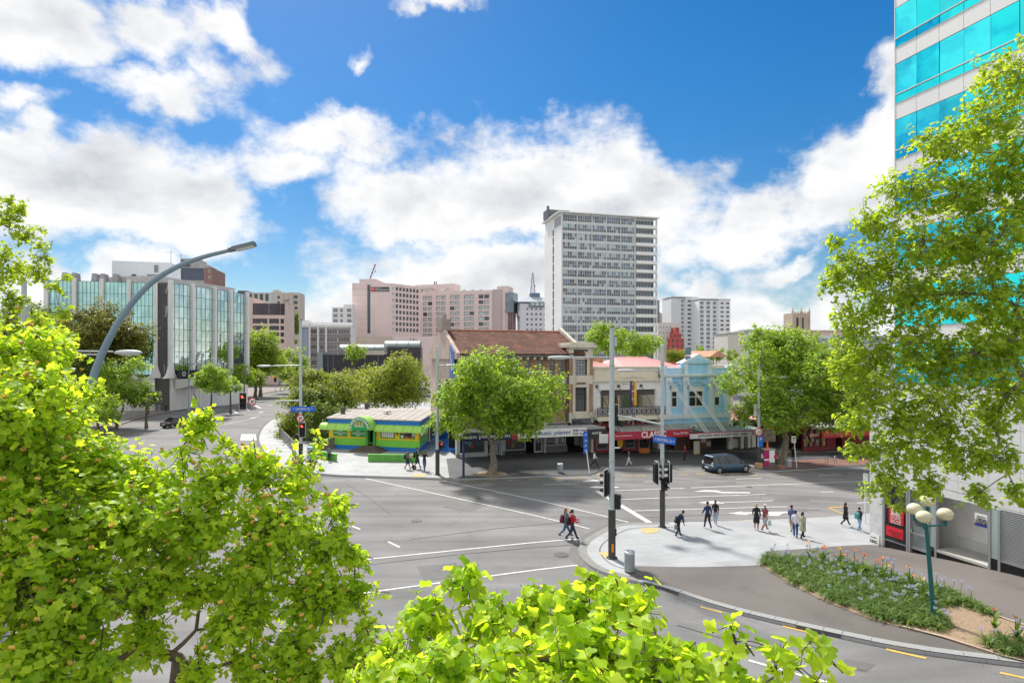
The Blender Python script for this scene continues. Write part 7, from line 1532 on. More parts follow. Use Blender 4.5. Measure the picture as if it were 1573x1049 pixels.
    Va = np.array(V); ed = list(bone.items()); A_ = np.array([Va[e[0]] for e, _ in ed]); B2 = np.array([Va[e[1]] for e, _ in ed]); AB = B2-A_; L2 = (AB**2).sum(1)+1e-9; rad = np.array([(Rd[e[0]]+Rd[e[1]])/2 for e, _ in ed])
    idx = []
    for p_ in bm_.polygons:
        c = np.array(p_.center); u = np.clip(((c-A_)*AB).sum(1)/L2, 0, 1); d = np.linalg.norm(c-(A_+AB*u[:, None]), axis=1)-rad*.9; idx.append(cm[ed[int(d.argmin())][1]])
    bm_.polygons.foreach_set('material_index', idx); bm_.polygons.foreach_set('use_smooth', [True]*len(idx)); bm_.name = 'body'
    inst('body', bm_, t)
    hx, hz = V[cr][0], V[cr][2]; q = MB().ell((hx-.012*h, 0, hz+.002*h), (.054*h, .052*h, .056*h), 14, 10)
    if hairlen == 'long': q.ell((hx-.045*h, 0, hz-.06*h), (.03*h, .045*h, .085*h), 10, 8)
    if hairlen == 'tail': q.tube([(hx-.05*h, 0, hz+.0*h), (hx-.085*h, 0, hz-.04*h), (hx-.075*h, 0, hz-.11*h)], [.022*h, .024*h, .008*h], 8)
    q.build('hair', hair, t)
    if cap: MB().ell((hx-.004*h, 0, hz+.018*h), (.056*h, .055*h, .045*h), 14, 8).box(hx+.03*h, hx+.09*h, -.035*h, .035*h, hz+.008*h, hz+.014*h).build('cap', cap, t)
    fz = V[hd][2]+.02*h; fx = V[hd][0]+.046*h; MB().ell((fx, .018*h, fz), (.006*h, .008*h, .005*h), 6, 4).ell((fx, -.018*h, fz), (.006*h, .008*h, .005*h), 6, 4).box(fx-.004*h, fx+.003*h, -.014*h, .014*h, fz-.045*h, fz-.040*h).build('face_features', M('eye_dark', (.03, .015, .012), .5), t)
    if skirt or coat or short:
        m2 = skirt or (top if coat else legs); zb = .30 if (short or skirt) else .32
        if short and not skirt:
            for s_, ph in ((1, 1), (-1, -1)): a = stride*ph*.9; MB().tube([(0, s_*.048*h, .51*h), (.20*sin(a)*h, s_*.052*h, (.50-.20*cos(a))*h)], [.068*h, .064*h], 12).build('shorts_leg', legs, t)
        else: MB().lathe([(.082*h, .64*h), (.085*h, .55*h), (.105*h, .44*h), (.118*h, zb*h)], 16).build('coat_skirt' if coat else 'skirt', m2, t)
    return t, h
def backpack(t, h, mat, label, bow=0., s=1.):
    m = t.matrix_basis; p = t.location; a = t.rotation_euler[2]; b = thing('backpack', label, 'backpack', p, a)
    o = MB().prism_y([(-.02, .50), (-.105, .52), (-.125, .60), (-.115, .74), (-.07, .79), (-.02, .79)], -.085*s, .085*s).build('bag', mat, b, (bow*.15*h-.055*h, 0, 0)); o.scale = (h, h, h); o.modifiers.new('bevel', 'BEVEL').width = .02
    o = MB().box(-.150, -.118, -.06, .06, .53, .64).build('pocket', mat, b, (bow*.12*h-.05*h, 0, 0)); o.scale = (h, h, h)
    q = MB()
    for s_ in (-1, 1): q.tube([(-.05, s_*.06, .80), (.03, s_*.065, .835), (.095, s_*.068, .78), (.09, s_*.075, .68), (-.03, s_*.085, .56)], .012, 6)
    o = q.build('straps', mat, b, (bow*.22*h, 0, 0)); o.scale = (h, h, h)
def carrier(t, h, side, mat, label, fx=.1):
    a = t.rotation_euler[2]; b = thing('carrier_bag', label, 'bag', t.location, a)
    o = MB().add([(-.07, -.03, .24), (.07, -.03, .24), (.07, .03, .24), (-.07, .03, .24), (-.055, -.008, .42), (.055, -.008, .42), (.055, .008, .42), (-.055, .008, .42)], [(3, 2, 1, 0), (0, 1, 5, 4), (1, 2, 6, 5), (2, 3, 7, 6), (3, 0, 4, 7)]).tube([(-.04, 0, .41), (0, 0, .46), (.04, 0, .41)], .006, 5).build('bag', mat, b, (fx*h, side*.125*h, 0)); o.scale = (h, h, h)
t, h = person(869, 826, 46, 8, 'person with ginger hair and maroon backpack crossing the near road', GREY, JEANS, HGIN, stride=.42, dz=.0, hairlen='long'); backpack(t, h, cloth('maroon', (.12, .02, .04)), 'maroon backpack worn by the ginger haired person on the road')
t, h = person(879, 830.5, 48, 5, 'person in bright red jacket with black backpack crossing the near road', REDC, cloth('dark_jeans', (.03, .035, .05)), HBLK, stride=.36, dz=.0, hairlen='tail', coat=False, arms=(.5, .4), elbow=1.0); backpack(t, h, BLACK, 'black backpack worn by the person in the red jacket')
t, h = person(1042, 824, 40, 12, 'bowed person in navy top and black trousers by the near pole', NAVY, BLACK, HBLK, SKIN_T, stride=.22, bow=.45, arms=(.55, .1), elbow=.25); backpack(t, h, BLACK, 'black backpack of the bowed person', bow=.45); carrier(t, h, 1, cloth('pale_green_bag', (.42, .47, .45)), 'pale green carrier bag held by the bowed person', -.05)
person(1087, 812, 42, 100, 'person in navy hooded top seen from behind on the plaza', NAVY, BLACK, HBLK, SKIN_T, stride=.28, shoes=SHOEW)
person(1099, 806, 38, 60, 'person in black tee and light jeans near the kerb', BLACK, LJEANS, HBRN, sleeves='short', stride=.25, hairlen='tail', shoes=SHOEW)
person(1162, 814, 41, 70, 'blonde person in black top and short black skirt', BLACK, BLACK, HBLD, sleeves='long', short=True, skirt=BLACK, stride=.2, shoes=SHOEW)
t, h = person(1175, 816, 42, 25, 'person in red shirt, grey vest and pale shorts with cap', cloth('red_grey', (.10, .09, .10)), GRSH, HGRY, SKIN_T, sleeves='none', short=True, stride=.36, cap=cloth('cap_white', (.6, .58, .56)), shoes=cloth('brown_shoe', (.12, .05, .03))); carrier(t, h, -1, cloth('bag_pale_blue', (.45, .55, .58)), 'pale blue carrier bag held by the person in pale shorts')
MB().tube([(0, .1*h, .80*h), (.03*h, .12*h, .68*h)], [.046*h, .042*h], 10).tube([(0, -.1*h, .80*h), (-.03*h, -.12*h, .68*h)], [.046*h, .042*h], 10).lathe([(.075*h, .50*h), (.08*h, .54*h)], 14).build('red_shirt_edges', REDC, t)
person(1216, 817.5, 42, 45, 'person in blue shirt and khaki trousers in the group of three', cloth('blue_shirt', (.09, .12, .26)), KHAKI, HBLK, SKIN_T, stride=.3)
person(1222, 825.5, 42, 60, 'person in white hooded top and blue jeans in the group of three', WHT, cloth('blue_jeans', (.02, .08, .22)), HBLK, SKIN_T, stride=.16)
person(1233, 828, 42, 30, 'person in olive coat with ponytail and black leggings', OLIVE, BLACK, HBLK, stride=.28, coat=True, hairlen='tail')
person(1299, 808, 36.5, 5, 'person in long black coat striding past the stone pier', BLACK, BLACK, HBRN, stride=.42, coat=True, hairlen='long')
t, h = person(1320, 815, 36, 20, 'person in dark jacket and light blue jeans with teal backpack', cloth('dark_red_jacket', (.05, .015, .03)), cloth('sky_jeans', (.22, .36, .52)), HBLK, stride=.25); backpack(t, h, cloth('teal', (.05, .27, .25)), 'teal backpack of the person beside the white sign post', s=1.2)
t, h = person(626, 720.5, 30, 10, 'person in dark blue shorts and tee before the low green wall', GREY, cloth('navy_shorts', (.03, .03, .10)), HBRN, sleeves='short', short=True, stride=.24, arms=(.4, .3), elbow=1.2); backpack(t, h, cloth('dark_bag', (.03, .02, .025)), 'dark backpack of the person left of the scooter')
t, h = person(641, 719.5, 33, 8, 'tall person in dark tee and green shorts before the restaurant', BLACK, DGREEN, HBLK, sleeves='short', short=True, stride=.26, arms=(.6, .4), elbow=1.1); backpack(t, h, BLACK, 'black backpack of the tall person before the restaurant')
person(652, 724, 32, 75, 'person in black tee and jeans holding a green crate before the restaurant', BLACK, JEANS, HBRN, sleeves='short', stride=.25, arms=(.9, .9), elbow=.8)
b = G(650, 722, .12); t = thing('green_crate', 'flat dark green crate carried beside the person in jeans', 'crate', b+Vector((-.15, .25, 1.35)), R(20)); MB().box(-.35, .35, -.22, .22, 0, .03).box(-.35, .35, -.22, -.19, .03, .25).box(-.35, .35, .19, .22, .03, .25).box(-.35, -.32, -.19, .19, .03, .25).box(.32, .35, -.19, .19, .03, .25).build('crate', cloth('crate_green', (.10, .16, .08)), t)
b = G(636, 720.5, .12); t = thing('hand_trolley', 'black two wheeled hand trolley on the pavement before the restaurant', 'trolley', b, R(25)); MB().tube([(-.35, -.12, .95), (.0, -.12, .16)], .025, 6).tube([(-.35, .12, .95), (0, .12, .16)], .025, 6).cyl((-.35, -.12, .95), (-.35, .12, .95), .025, n=6).cyl((-.15, -.12, .5), (-.15, .12, .5), .02, n=6).build('frame', SIGBLK, t)
for s_ in (-1, 1): o = MB().lathe([(.08, -.03), (.17, -.03), (.17, .03), (.08, .03)], 14).build('wheel', TYRE, t, (0, s_*.17, .17), (pi/2, 0, 0)); MB().lathe([(.01, -.02), (.08, -.02), (.08, .02), (.01, .02)], 10).build('hub', STEEL, o)
t, h = person(479, 716.5, 28, 40, 'person with grey blond hair and black top waiting by the left pole', BLACK, cloth('blue_skirt', (.05, .08, .2)), HBLD, sleeves='short', short=True, skirt=cloth('blue_skirt', (.05, .08, .2)), stride=.08)
b = G(474.5, 717, .12); t = thing('suitcase', 'small black suitcase standing by the left signal pole', 'suitcase', b); MB().box(-.17, .17, -.11, .11, .05, .58).build('case', BLACK, t, bevel=.03); MB().tube([(-.1, .08, .58), (-.1, .08, .9), (.1, .08, .9), (.1, .08, .58)], .012, 6).build('handle', STEEL, t)
for s_ in (-1, 1): MB().cyl((s_*.12, -.02, .03), (s_*.12, .02, .03), .03, n=8).build('wheel', TYRE, t)
person(505.5, 708.5, 22, 95, 'person in black seen from behind at the left low green wall', GREY, BLACK, HBLK, stride=.05)
person(913, 717.5, 25, -10, 'person in white shirt and black trousers walking past the club', WHT, BLACK, HBLK, SKIN_T, stride=.42)
person(966, 715.5, 24, 180, 'person in white trousers and dark top walking left past the club', cloth('black_white', (.1, .1, .11)), WHT, HBLK, stride=.34, shoes=SHOEW)
person(1052, 707, 24, 180, 'person in red top standing under the club canopy', cloth('crimson', (.32, .03, .05)), BLACK, HBLK, SKIN_T, stride=.08)
person(1218, 707.5, 22, 250, 'person in black standing just right of the thick street tree trunk', BLACK, BLACK, HBLK, stride=.1)
person(228, 636.5, 13.5, 80, 'distant person in dark blue on the left footpath', NAVY, BLACK, HBLK, stride=.2); person(255, 633, 13, 260, 'distant person in black on the left footpath', BLACK, BLACK, HBLK, stride=.2); person(371, 617.5, 10, 200, 'tiny distant person in red near the corner of the left road', REDC, BLACK, HBLK, stride=.2)
# ================================================================== trees and planting
def leaf_mat(name, c0, c1, tr=.45, tint=1.7, rough=.45):
    m = bpy.data.materials.new(name); m.use_nodes = True; nt = m.node_tree; N = nt.nodes; L = nt.links; b = N['Principled BSDF']
    geo = N.new('ShaderNodeNewGeometry'); oi = N.new('ShaderNodeObjectInfo'); ad = N.new('ShaderNodeMath'); ad.operation = 'ADD'; fr_ = N.new('ShaderNodeMath'); fr_.operation = 'FRACT'
    L.new(geo.outputs['Random Per Island'], ad.inputs[0]); L.new(oi.outputs['Random'], ad.inputs[1]); L.new(ad.outputs[0], fr_.inputs[0])
    cr = N.new('ShaderNodeValToRGB'); e = cr.color_ramp.elements; e[0].color = (*c0, 1); e[1].color = (*c1, 1); L.new(fr_.outputs[0], cr.inputs[0])
    L.new(cr.outputs[0], b.inputs['Base Color']); b.inputs['Roughness'].default_value = rough; b.inputs['Specular IOR Level'].default_value = .35
    sc = N.new('ShaderNodeVectorMath'); sc.operation = 'MULTIPLY'; L.new(cr.outputs[0], sc.inputs[0]); sc.inputs[1].default_value = (tint*1.15, tint, tint*.55)
    tl = N.new('ShaderNodeBsdfTranslucent'); L.new(sc.outputs[0], tl.inputs[0]); mx = N.new('ShaderNodeMixShader'); mx.inputs[0].default_value = tr
    out = N['Material Output']; L.new(b.outputs[0], mx.inputs[1]); L.new(tl.outputs[0], mx.inputs[2]); L.new(mx.outputs[0], out.inputs[0])
    _M[name] = m
    return m
BARK = M('bark_brown', (.13, .10, .075), .9, var=.3, scale=6, bump=.6, bscale=18); BARKG = M('bark_plane', (.22, .19, .15), .9, var=.35, scale=4, bump=.5, bscale=14)
LF_TULIP = leaf_mat('leaf_tulip', (.21, .37, .025), (.48, .61, .055), .62, 1.9)
LF_PLANE = leaf_mat('leaf_plane', (.18, .30, .02), (.36, .47, .05), .58, 1.9)
LF_STREET = leaf_mat('leaf_street', (.15, .28, .03), (.31, .45, .055), .52, 1.9)
LF_OLIVE = leaf_mat('leaf_olive', (.16, .23, .025), (.31, .39, .05), .48, 1.8); LF_DARK = leaf_mat('leaf_dark', (.085, .16, .03), (.19, .28, .05), .42, 1.7); LF_BROWN = leaf_mat('leaf_brownish', (.11, .14, .025), (.22, .24, .04), .45, 1.7); LF_LIME = leaf_mat('leaf_lime', (.16, .28, .025), (.30, .42, .05), .5, 1.8)
# leaf outlines (petiole at the origin, blade along +y), a fan about a point on the midrib, folded a little
def leaf_template(half, mid=.45, fold=.38, droop=.36):
    ring = [(x, y) for x, y in half]+[(-x, y) for x, y in half[::-1] if x > 1e-6]
    pts = [(0, mid)]+ring; v = [(x, y, abs(x)*fold-droop*y*y) for x, y in pts]; n = len(ring)
    return np.array(v), np.array([(0, 1+i, 1+(i+1) % n) for i in range(n)])
TULIP = leaf_template([(0, 0), (.24, -.08), (.44, -.01), (.58, .13), (.50, .30), (.41, .42), (.46, .60), (.52, .78), (.42, .93), (.2, .86), (0, .78)])
PLANE = leaf_template([(0, 0), (.22, -.04), (.52, .12), (.36, .32), (.56, .55), (.28, .58), (.2, .8), (0, 1.0)])
DIAM = (np.array([(0, 0, 0), (.42, .45, .10), (0, 1., -.12), (-.42, .45, .10)]), np.array([(0, 1, 2), (0, 2, 3)]))
def mesh_np(name, V, Fc, mat):
    me = bpy.data.meshes.new(name); nf, k = Fc.shape
    me.vertices.add(len(V)); me.vertices.foreach_set('co', V.astype(np.float32).ravel()); me.loops.add(nf*k); me.loops.foreach_set('vertex_index', Fc.astype(np.int32).ravel())
    me.polygons.add(nf); me.polygons.foreach_set('loop_start', np.arange(0, nf*k, k, dtype=np.int32)); me.update(calc_edges=True); me.materials.append(mat); me.validate()
    return me
def frames(nrm, ydir):
    n = nrm/np.linalg.norm(nrm, axis=1, keepdims=True); y = ydir-(ydir*n).sum(1, keepdims=True)*n; y /= np.linalg.norm(y, axis=1, keepdims=True)+1e-9; x = np.cross(y, n)
    return np.stack([x, y, n], axis=2)     # columns
def leaves_mesh(name, pos, Rm, size, tpl, mat):
    tv, tf = tpl; V = np.einsum('nij,kj->nki', Rm, tv)*size[:, None, None]+pos[:, None, :]; n, k = len(pos), len(tv)
    Fc = (tf[None]+(np.arange(n)*k)[:, None, None]).reshape(-1, 3); return mesh_np(name, V.reshape(-1, 3), Fc, mat)
def px_clumps(lst, base): return [(np.array(P(x, y, Y))-np.array(base), r) for x, y, Y, r in lst]
def blob_clumps(px, py, rx, ry, Y, n, rc, seed, base, flat=.0):
    r = np.random.default_rng(seed); out = []; s = Y/F; c = np.array(P(px, py, Y))-np.array(base)
    for i in range(n):
        d = r.normal(size=3); d /= np.linalg.norm(d); q = r.uniform(.35, .82)
        if flat and d[2] < -flat: d[2] = -flat
        out.append((c+d*q*np.array([rx*s, rx*s*.85, ry*s]), rc*s*r.uniform(.7, 1.25)))
    return out
def tree(label, base, clumps, fork, trunk_r, n_sprig, per, size, tpl, mat, bark, seed, name='tree', twig=.3, cat='tree', pick=0, up=.7, trunk_pts=None, flowers=0, limbs=True, group=None, spread=.16, lean=(0, 0)):
    """trunk and limbs to every clump, twigs in each clump, leaves along the twigs"""
    rg = np.random.default_rng(seed); t = thing(name, label, cat, base, 0, group)
    fk = np.array(fork)-np.array(base); tr = MB()
    tp = trunk_pts or [(0, 0, -.1), (fk[0]*.25+rg.normal()*trunk_r*.3, fk[1]*.3, fk[2]*.35), (fk[0]*.7, fk[1]*.7, fk[2]*.7), tuple(fk)]
    n_ = len(tp); tr.tube(tp, [trunk_r*(1.35 if i == 0 else 1-.45*i/(n_-1)) for i in range(n_)], 12); tr.build('trunk', bark, t)
    br = MB(); tw = MB(); pos = []; nr = []; yd = []; tips = []
    if limbs:
        # limbs: a few main ones, clumps hang on the nearest
        cs = [c for c, _ in clumps]; order = sorted(range(len(cs)), key=lambda i: np.linalg.norm(cs[i]-fk)); nodes = [(fk, trunk_r*.55)]
        for i in order:
            c = cs[i]; j = min(range(len(nodes)), key=lambda k: np.linalg.norm(nodes[k][0]-c)+.15*np.linalg.norm(nodes[k][0]-fk)); a, ra = nodes[j]; m = (a+c)/2+rg.normal(size=3)*np.linalg.norm(c-a)*.08; m[2] -= np.linalg.norm(c-a)*.05; r1 = max(ra*.62, size*.06)
            br.tube([a, a*.5+m*.5+rg.normal(size=3)*np.linalg.norm(c-a)*.03, m, c], [ra*.85, ra*.78, (ra+r1)/2*.85, r1*.8], 7, cap=False); nodes.append((c, r1)); nodes.append((m, (ra+r1)/2*.8))
    for c, r in clumps:
        k = max(3, int(n_sprig*(r**2.0)))
        for q in range(k):
            d = rg.normal(size=3); d /= np.linalg.norm(d); rad = r*rg.uniform(.2, 1.0)**.55*rg.choice([1., 1., 1.22]); tip = c+d*rad*np.array([1, 1, .85]); out = d*.7+np.array([0, 0, .45])+rg.normal(size=3)*.35; out /= np.linalg.norm(out); L_ = twig*rg.uniform(.6, 1.3); st_ = tip-out*L_
            if limbs and size > .06 and (q % 2 == 0 or pick): tw.tube([c*.35+st_*.65 if q % 3 else c, st_, tip], [size*.09, size*.06, size*.025], 4, cap=False)
            for l in range(per):
                u = (l+rg.uniform(.2, .8))/per; p = st_*(1-u)+tip*u; sd = rg.normal(size=3); sd -= (sd@out)*out; sd /= np.linalg.norm(sd)+1e-9
                pos.append(p+sd*size*rg.uniform(.1, .5)+rg.normal(size=3)*spread*size); yd.append(sd+out*.5+np.array([0, 0, -.25])); nr.append(out*.25+np.array([0, 0, up])+d*.35+rg.normal(size=3)*.42)
            tips.append((tip, out, d[1]*-.75+d[2]*.6))
    pos = np.array(pos); Rm = frames(np.array(nr), np.array(yd)); Rm[:, :, 0] *= rg.uniform(.72, 1.1, len(pos))[:, None]; sz = size*rg.uniform(.5, 1.3, len(pos))
    if len(br.v): br.build('branches', bark, t)['kind'] = 'stuff'
    if len(tw.v): tw.build('twigs', bark, t)['kind'] = 'stuff'
    keep = np.ones(len(pos), bool)
    if pick:
        wp = pos+np.array(base); Yd = wp[:, 1]; ux = wp[:, 0]/Yd*F+CX; uy = HY-(wp[:, 2]-H)/Yd*F; vis = (ux > -10) & (ux < 1583) & (uy > -10) & (uy < 1060) & (Yd > 2); sc = np.where(vis, sz/Yd, 0); ids = np.argsort(-sc)[:pick]; keep[ids] = False
        lm = mesh_np('leaf', tpl[0], tpl[1], mat)
        for i in ids:
            o = bpy.data.objects.new('leaf', lm); COL.objects.link(o); o.parent = t
            m4 = Matrix([[*(Rm[i][r_]*sz[i]), pos[i][r_]] for r_ in range(3)]+[[0, 0, 0, 1]]); o.matrix_local = m4
    o = inst('crown', leaves_mesh('crown', pos[keep], Rm[keep], sz[keep], tpl, mat), t); o['kind'] = 'stuff'
    if flowers:
        FM = [M('petal_yellow', (.74, .52, .14), .6, var=.1), M('petal_orange', (.62, .30, .06), .6, var=.1)]; q = MB()
        for k in range(6):
            a = 2*pi*k/6; dx, dy = cos(a), sin(a); px_, py_ = -dy*.4, dx*.4; q.add([(0, 0, 0), (dx*.5+px_, dy*.5+py_, .5), (dx*.62, dy*.62, 1.), (dx*.5-px_, dy*.5-py_, .5)], [(0, 1, 2, 3)], 0)
            q.add([(dx*.1, dy*.1, 0), (dx*.4+px_*.7, dy*.4+py_*.7, .25), (dx*.46, dy*.46, .36), (dx*.4-px_*.7, dy*.4-py_*.7, .25)], [(0, 1, 2, 3)], 1)
        q.ell((0, 0, .35), (.16, .16, .35), 6, 5, 0); fm = q.mesh('flower', FM); r = random.Random(seed)
        tips = [q_ for q_ in tips if q_[2] > .55]
        for k in r.sample(range(len(tips)), min(flowers, len(tips))): tp_, ou, _ = tips[k]; s_ = .052*r.uniform(.8, 1.25); tp_ = np.array(tp_)+ou*.06; inst('flower', fm, t, Vector(tp_)+Vector((0, 0, .03)), (r.uniform(-.6, .6), r.uniform(-.6, .6), r.uniform(0, 6)), (s_,)*3)
    return t
# ---- foreground tulip tree, left
bs = Vector((-5.6, 9.2, 0))
cl = px_clumps([(35, 545, 9.5, .75), (95, 520, 10.5, .35), (60, 660, 8.6, .85), (15, 620, 8, .6), (160, 718, 9.2, .62), (235, 732, 9.5, .52), (303, 655, 9.8, .30), (335, 732, 9.6, .48), (400, 715, 9.8, .45), (455, 730, 10, .42), (430, 800, 9.6, .75), (500, 830, 9.8, .55), (548, 905, 9.8, .33), (505, 910, 9.5, .5), (390, 860, 9.2, .62), (300, 800, 9.2, .72), (200, 800, 8.8, .8), (95, 800, 8.2, .85), (40, 900, 7.6, .8), (135, 905, 8, .7), (230, 900, 8.6, .5), (40, 1020, 7.2, .65), (150, 1020, 7.6, .5), (450, 985, 9, .5), (530, 1000, 9, .42), (350, 960, 8.6, .42), (300, 1030, 8.2, .3), (420, 1045, 8.5, .4), (120, 600, 10.5, .4), (490, 680, 10.2, .16), (380, 930, 9.2, .5), (470, 900, 9.4, .5), (260, 860, 9, .5), (310, 900, 9, .45), (470, 1040, 8.8, .4), (380, 1010, 8.8, .35), (560, 960, 9.4, .22), (220, 980, 8.4, .4), (95, 960, 7.8, .6), (60, 590, 8.5, .5), (545, 1045, 8.6, .35), (105, 640, 9.6, .4), (520, 770, 10, .3), (315, 638, 9.9, .24), (345, 678, 9.9, .17), (278, 692, 9.6, .18), (395, 708, 9.8, .2), (30, 700, 8.4, .6), (10, 760, 8, .6), (545, 845, 9.9, .25), (120, 720, 9, .6), (20, 850, 7.8, .6)], bs)
tree('large tulip tree with yellow flowers filling the lower left foreground', bs, cl, P(275, 1010, 9.0), .17, 225, 9, .096, TULIP, LF_TULIP, BARK, 5, 'tulip_tree', .46, pick=300, flowers=220)
# ---- foreground tulip tree, bottom centre
bs = Vector((.6, 4.6, 0))
cl = px_clumps([(715, 885, 5.3, .20), (655, 945, 5.1, .26), (745, 950, 5.0, .26), (815, 935, 5.1, .22), (880, 925, 5.0, .24), (905, 885, 5.2, .10), (960, 925, 4.9, .28), (690, 1010, 4.6, .32), (790, 1010, 4.4, .34), (890, 1000, 4.3, .34), (975, 1000, 4.3, .32), (1045, 1010, 4.3, .2), (1040, 1060, 4.0, .28), (1120, 1020, 4.4, .15), (1122, 960, 4.5, .07), (1195, 1005, 4.5, .12), (1245, 985, 4.5, .07), (1255, 1045, 4.4, .1), (600, 1005, 4.8, .22), (560, 1040, 4.8, .2), (640, 1050, 4.3, .26), (780, 1060, 4.0, .3), (920, 1070, 3.9, .3), (1150, 1060, 4.2, .15), (1000, 965, 4.7, .1)], bs)
tree('tulip tree top with big lobed leaves at the bottom centre', bs, cl, (0.6, 4.6, 7.0), .13, 420, 7, .09, TULIP, LF_TULIP, BARK, 9, 'tulip_tree', .24, pick=300, up=.6)
# ---- plane tree at the right
bs = Vector((14.6, 16.2, zg(14.6, 16.2)))
pc = [(1560, 110, 15.5, .85), (1520, 180, 15.5, .8), (1450, 215, 15.5, .7), (1560, 240, 15, 1.0), (1480, 290, 15.5, .9), (1400, 290, 16, .75), (1345, 340, 16, .6), (1420, 370, 15.5, .9), (1530, 370, 15, 1.0), (1320, 405, 16, .7), (1290, 425, 16.2, .42), (1370, 440, 15.8, .9), (1470, 450, 15.2, .95), (1560, 470, 15, .9), (1310, 490, 16, .65), (1400, 525, 15.5, .85), (1500, 540, 15, .9), (1300, 565, 16, .55), (1350, 590, 15.6, .75), (1440, 610, 15.2, .85), (1550, 600, 14.8, .7), (1320, 640, 15.8, .5), (1400, 680, 15.2, .75), (1480, 690, 15, .6), (1360, 735, 15.3, .5), (1430, 745, 15, .42), (1530, 700, 14.6, .5), (1505, 755, 14.6, .35), (1310, 690, 15.8, .25), (1380, 780, 15.2, .18), (1560, 750, 14.6, .35), (1283, 370, 16.2, .25), (1268, 440, 16.2, .2)]
pc = [(x, y, Y_, r*1.18) for x, y, Y_, r in pc]+[(1335, 540, 16, .6), (1450, 560, 15.4, .7), (1560, 320, 15.2, .8), (1545, 530, 15, .8), (1400, 450, 16, .6), (1480, 370, 15.6, .7), (1380, 640, 15.6, .6), (1520, 640, 15, .6), (1345, 690, 15.6, .45), (1450, 655, 15.2, .5)]
tree('big plane tree spreading in front of the cyan glass tower', bs, px_clumps(pc, bs), P(1590, 560, 16), .3, 125, 8, .115, PLANE, LF_PLANE, BARKG, 14, 'plane_tree', .35, up=.75)
# ---- plane branches at the left edge
bs = Vector((-19.5, 20.5, 0))
tree('plane tree with small leaves reaching in at the left edge', bs, px_clumps([(5, 330, 20, .55), (35, 355, 20, .5), (60, 375, 20, .3), (10, 400, 20, .8), (30, 320, 20, .4), (70, 395, 20, .35), (55, 415, 20, .5), (20, 460, 20, .55), (85, 440, 20, .3), (-30, 420, 20, 1.0), (-40, 500, 20, 1.), (62, 350, 20, .18), (100, 425, 20.2, .15), (15, 305, 20, .25), (-10, 520, 20, .6), (25, 500, 20, .5), (60, 490, 20, .45), (95, 475, 20, .35), (50, 530, 20, .5), (100, 520, 20, .35)], bs), P(-60, 560, 20.5), .25, 110, 8, .115, PLANE, LF_PLANE, BARKG, 15, 'plane_tree', .4)
# ---- street trees
bs = G(755, 728, .12); Y = bs.y
cl = blob_clumps(764, 608, 128, 92, Y, 70, 27, 3, bs, .6)
tree('round street tree in front of the music shop', bs, cl, P(757, 680, Y), .33, 26, 9, .26, DIAM, LF_STREET, BARKG, 3, 'street_tree', .5)
MB().cyl((0, 0, 0), (0, 0, .02), 1.3, n=20).build('tree_pit', M('tree_pit_gravel', (.34, .26, .18), .9, var=.3, scale=15), pav_far, (bs.x, bs.y, bs.z+.012))
bs = G(1203, 713, .12); Y = bs.y
cl = blob_clumps(1222, 592, 130, 104, Y, 72, 28, 4, bs, .6)
tree('large street tree with forked trunk in front of the noodle shops', bs, cl, P(1208, 668, Y), .48, 26, 9, .28, DIAM, LF_STREET, BARKG, 4, 'street_tree', .55)
def round_tree(px, py, rx, ry, Y, label, mat, seed, n=22, leaf=.32, rcf=.3, trunk_r=.2, dens=14, name='tree', base_px=None, bark=BARK, group=None):
    x = P(base_px if base_px else px, 548, Y).x; bs = Vector((x, Y, zg(x, Y))); return tree(label, bs, blob_clumps(px, py, rx*1.18, ry*1.18, Y, int(n*1.4), rx*rcf*1.1+ry*.06, seed, bs, .6), P(px, py+ry*.7, Y), trunk_r, dens, 7, leaf, DIAM, mat, bark, seed, name, leaf*2, group=group)
round_tree(608, 588, 56, 42, 92, 'olive green tree with bent trunk behind the restaurant, right of two', LF_OLIVE, 21, 34, .30, trunk_r=.28, dens=16)
round_tree(562, 590, 38, 36, 96, 'olive green tree with thin bent trunk behind the restaurant, left of two', LF_OLIVE, 22, 26, .30, dens=16, base_px=578)
round_tree(505, 600, 58, 40, 80, 'broad olive tree above the bushes left of the restaurant', LF_OLIVE, 23, 34, .28, dens=18)
round_tree(450, 640, 28, 46, 74, 'tall olive shrub behind the left signal pole', LF_OLIVE, 24, 26, .26, dens=20, name='shrub'); round_tree(500, 655, 42, 42, 71, 'dense dark bush left of the restaurant', LF_DARK, 25, 30, .26, dens=20, name='shrub'); round_tree(485, 625, 40, 35, 76, 'dark green bush under the broad olive tree', LF_DARK, 26, 24, .26, dens=20, name='shrub'); round_tree(440, 676, 14, 10, 72, 'low leafy shrub beside the guard rail', LF_LIME, 27, 8, .22, dens=24, name='shrub', trunk_r=.05); round_tree(545, 640, 22, 25, 78, 'dark bush touching the left end of the restaurant roof', LF_DARK, 28, 14, .26, dens=20, name='shrub')
round_tree(935, 522, 36, 26, 120, 'left one of the green trees behind the comedy club roof', LF_STREET, 31, 24, .4, dens=9, group='trees behind the club roof'); round_tree(985, 530, 34, 20, 124, 'right one of the green trees behind the comedy club roof', LF_STREET, 32, 20, .4, dens=9, group='trees behind the club roof')
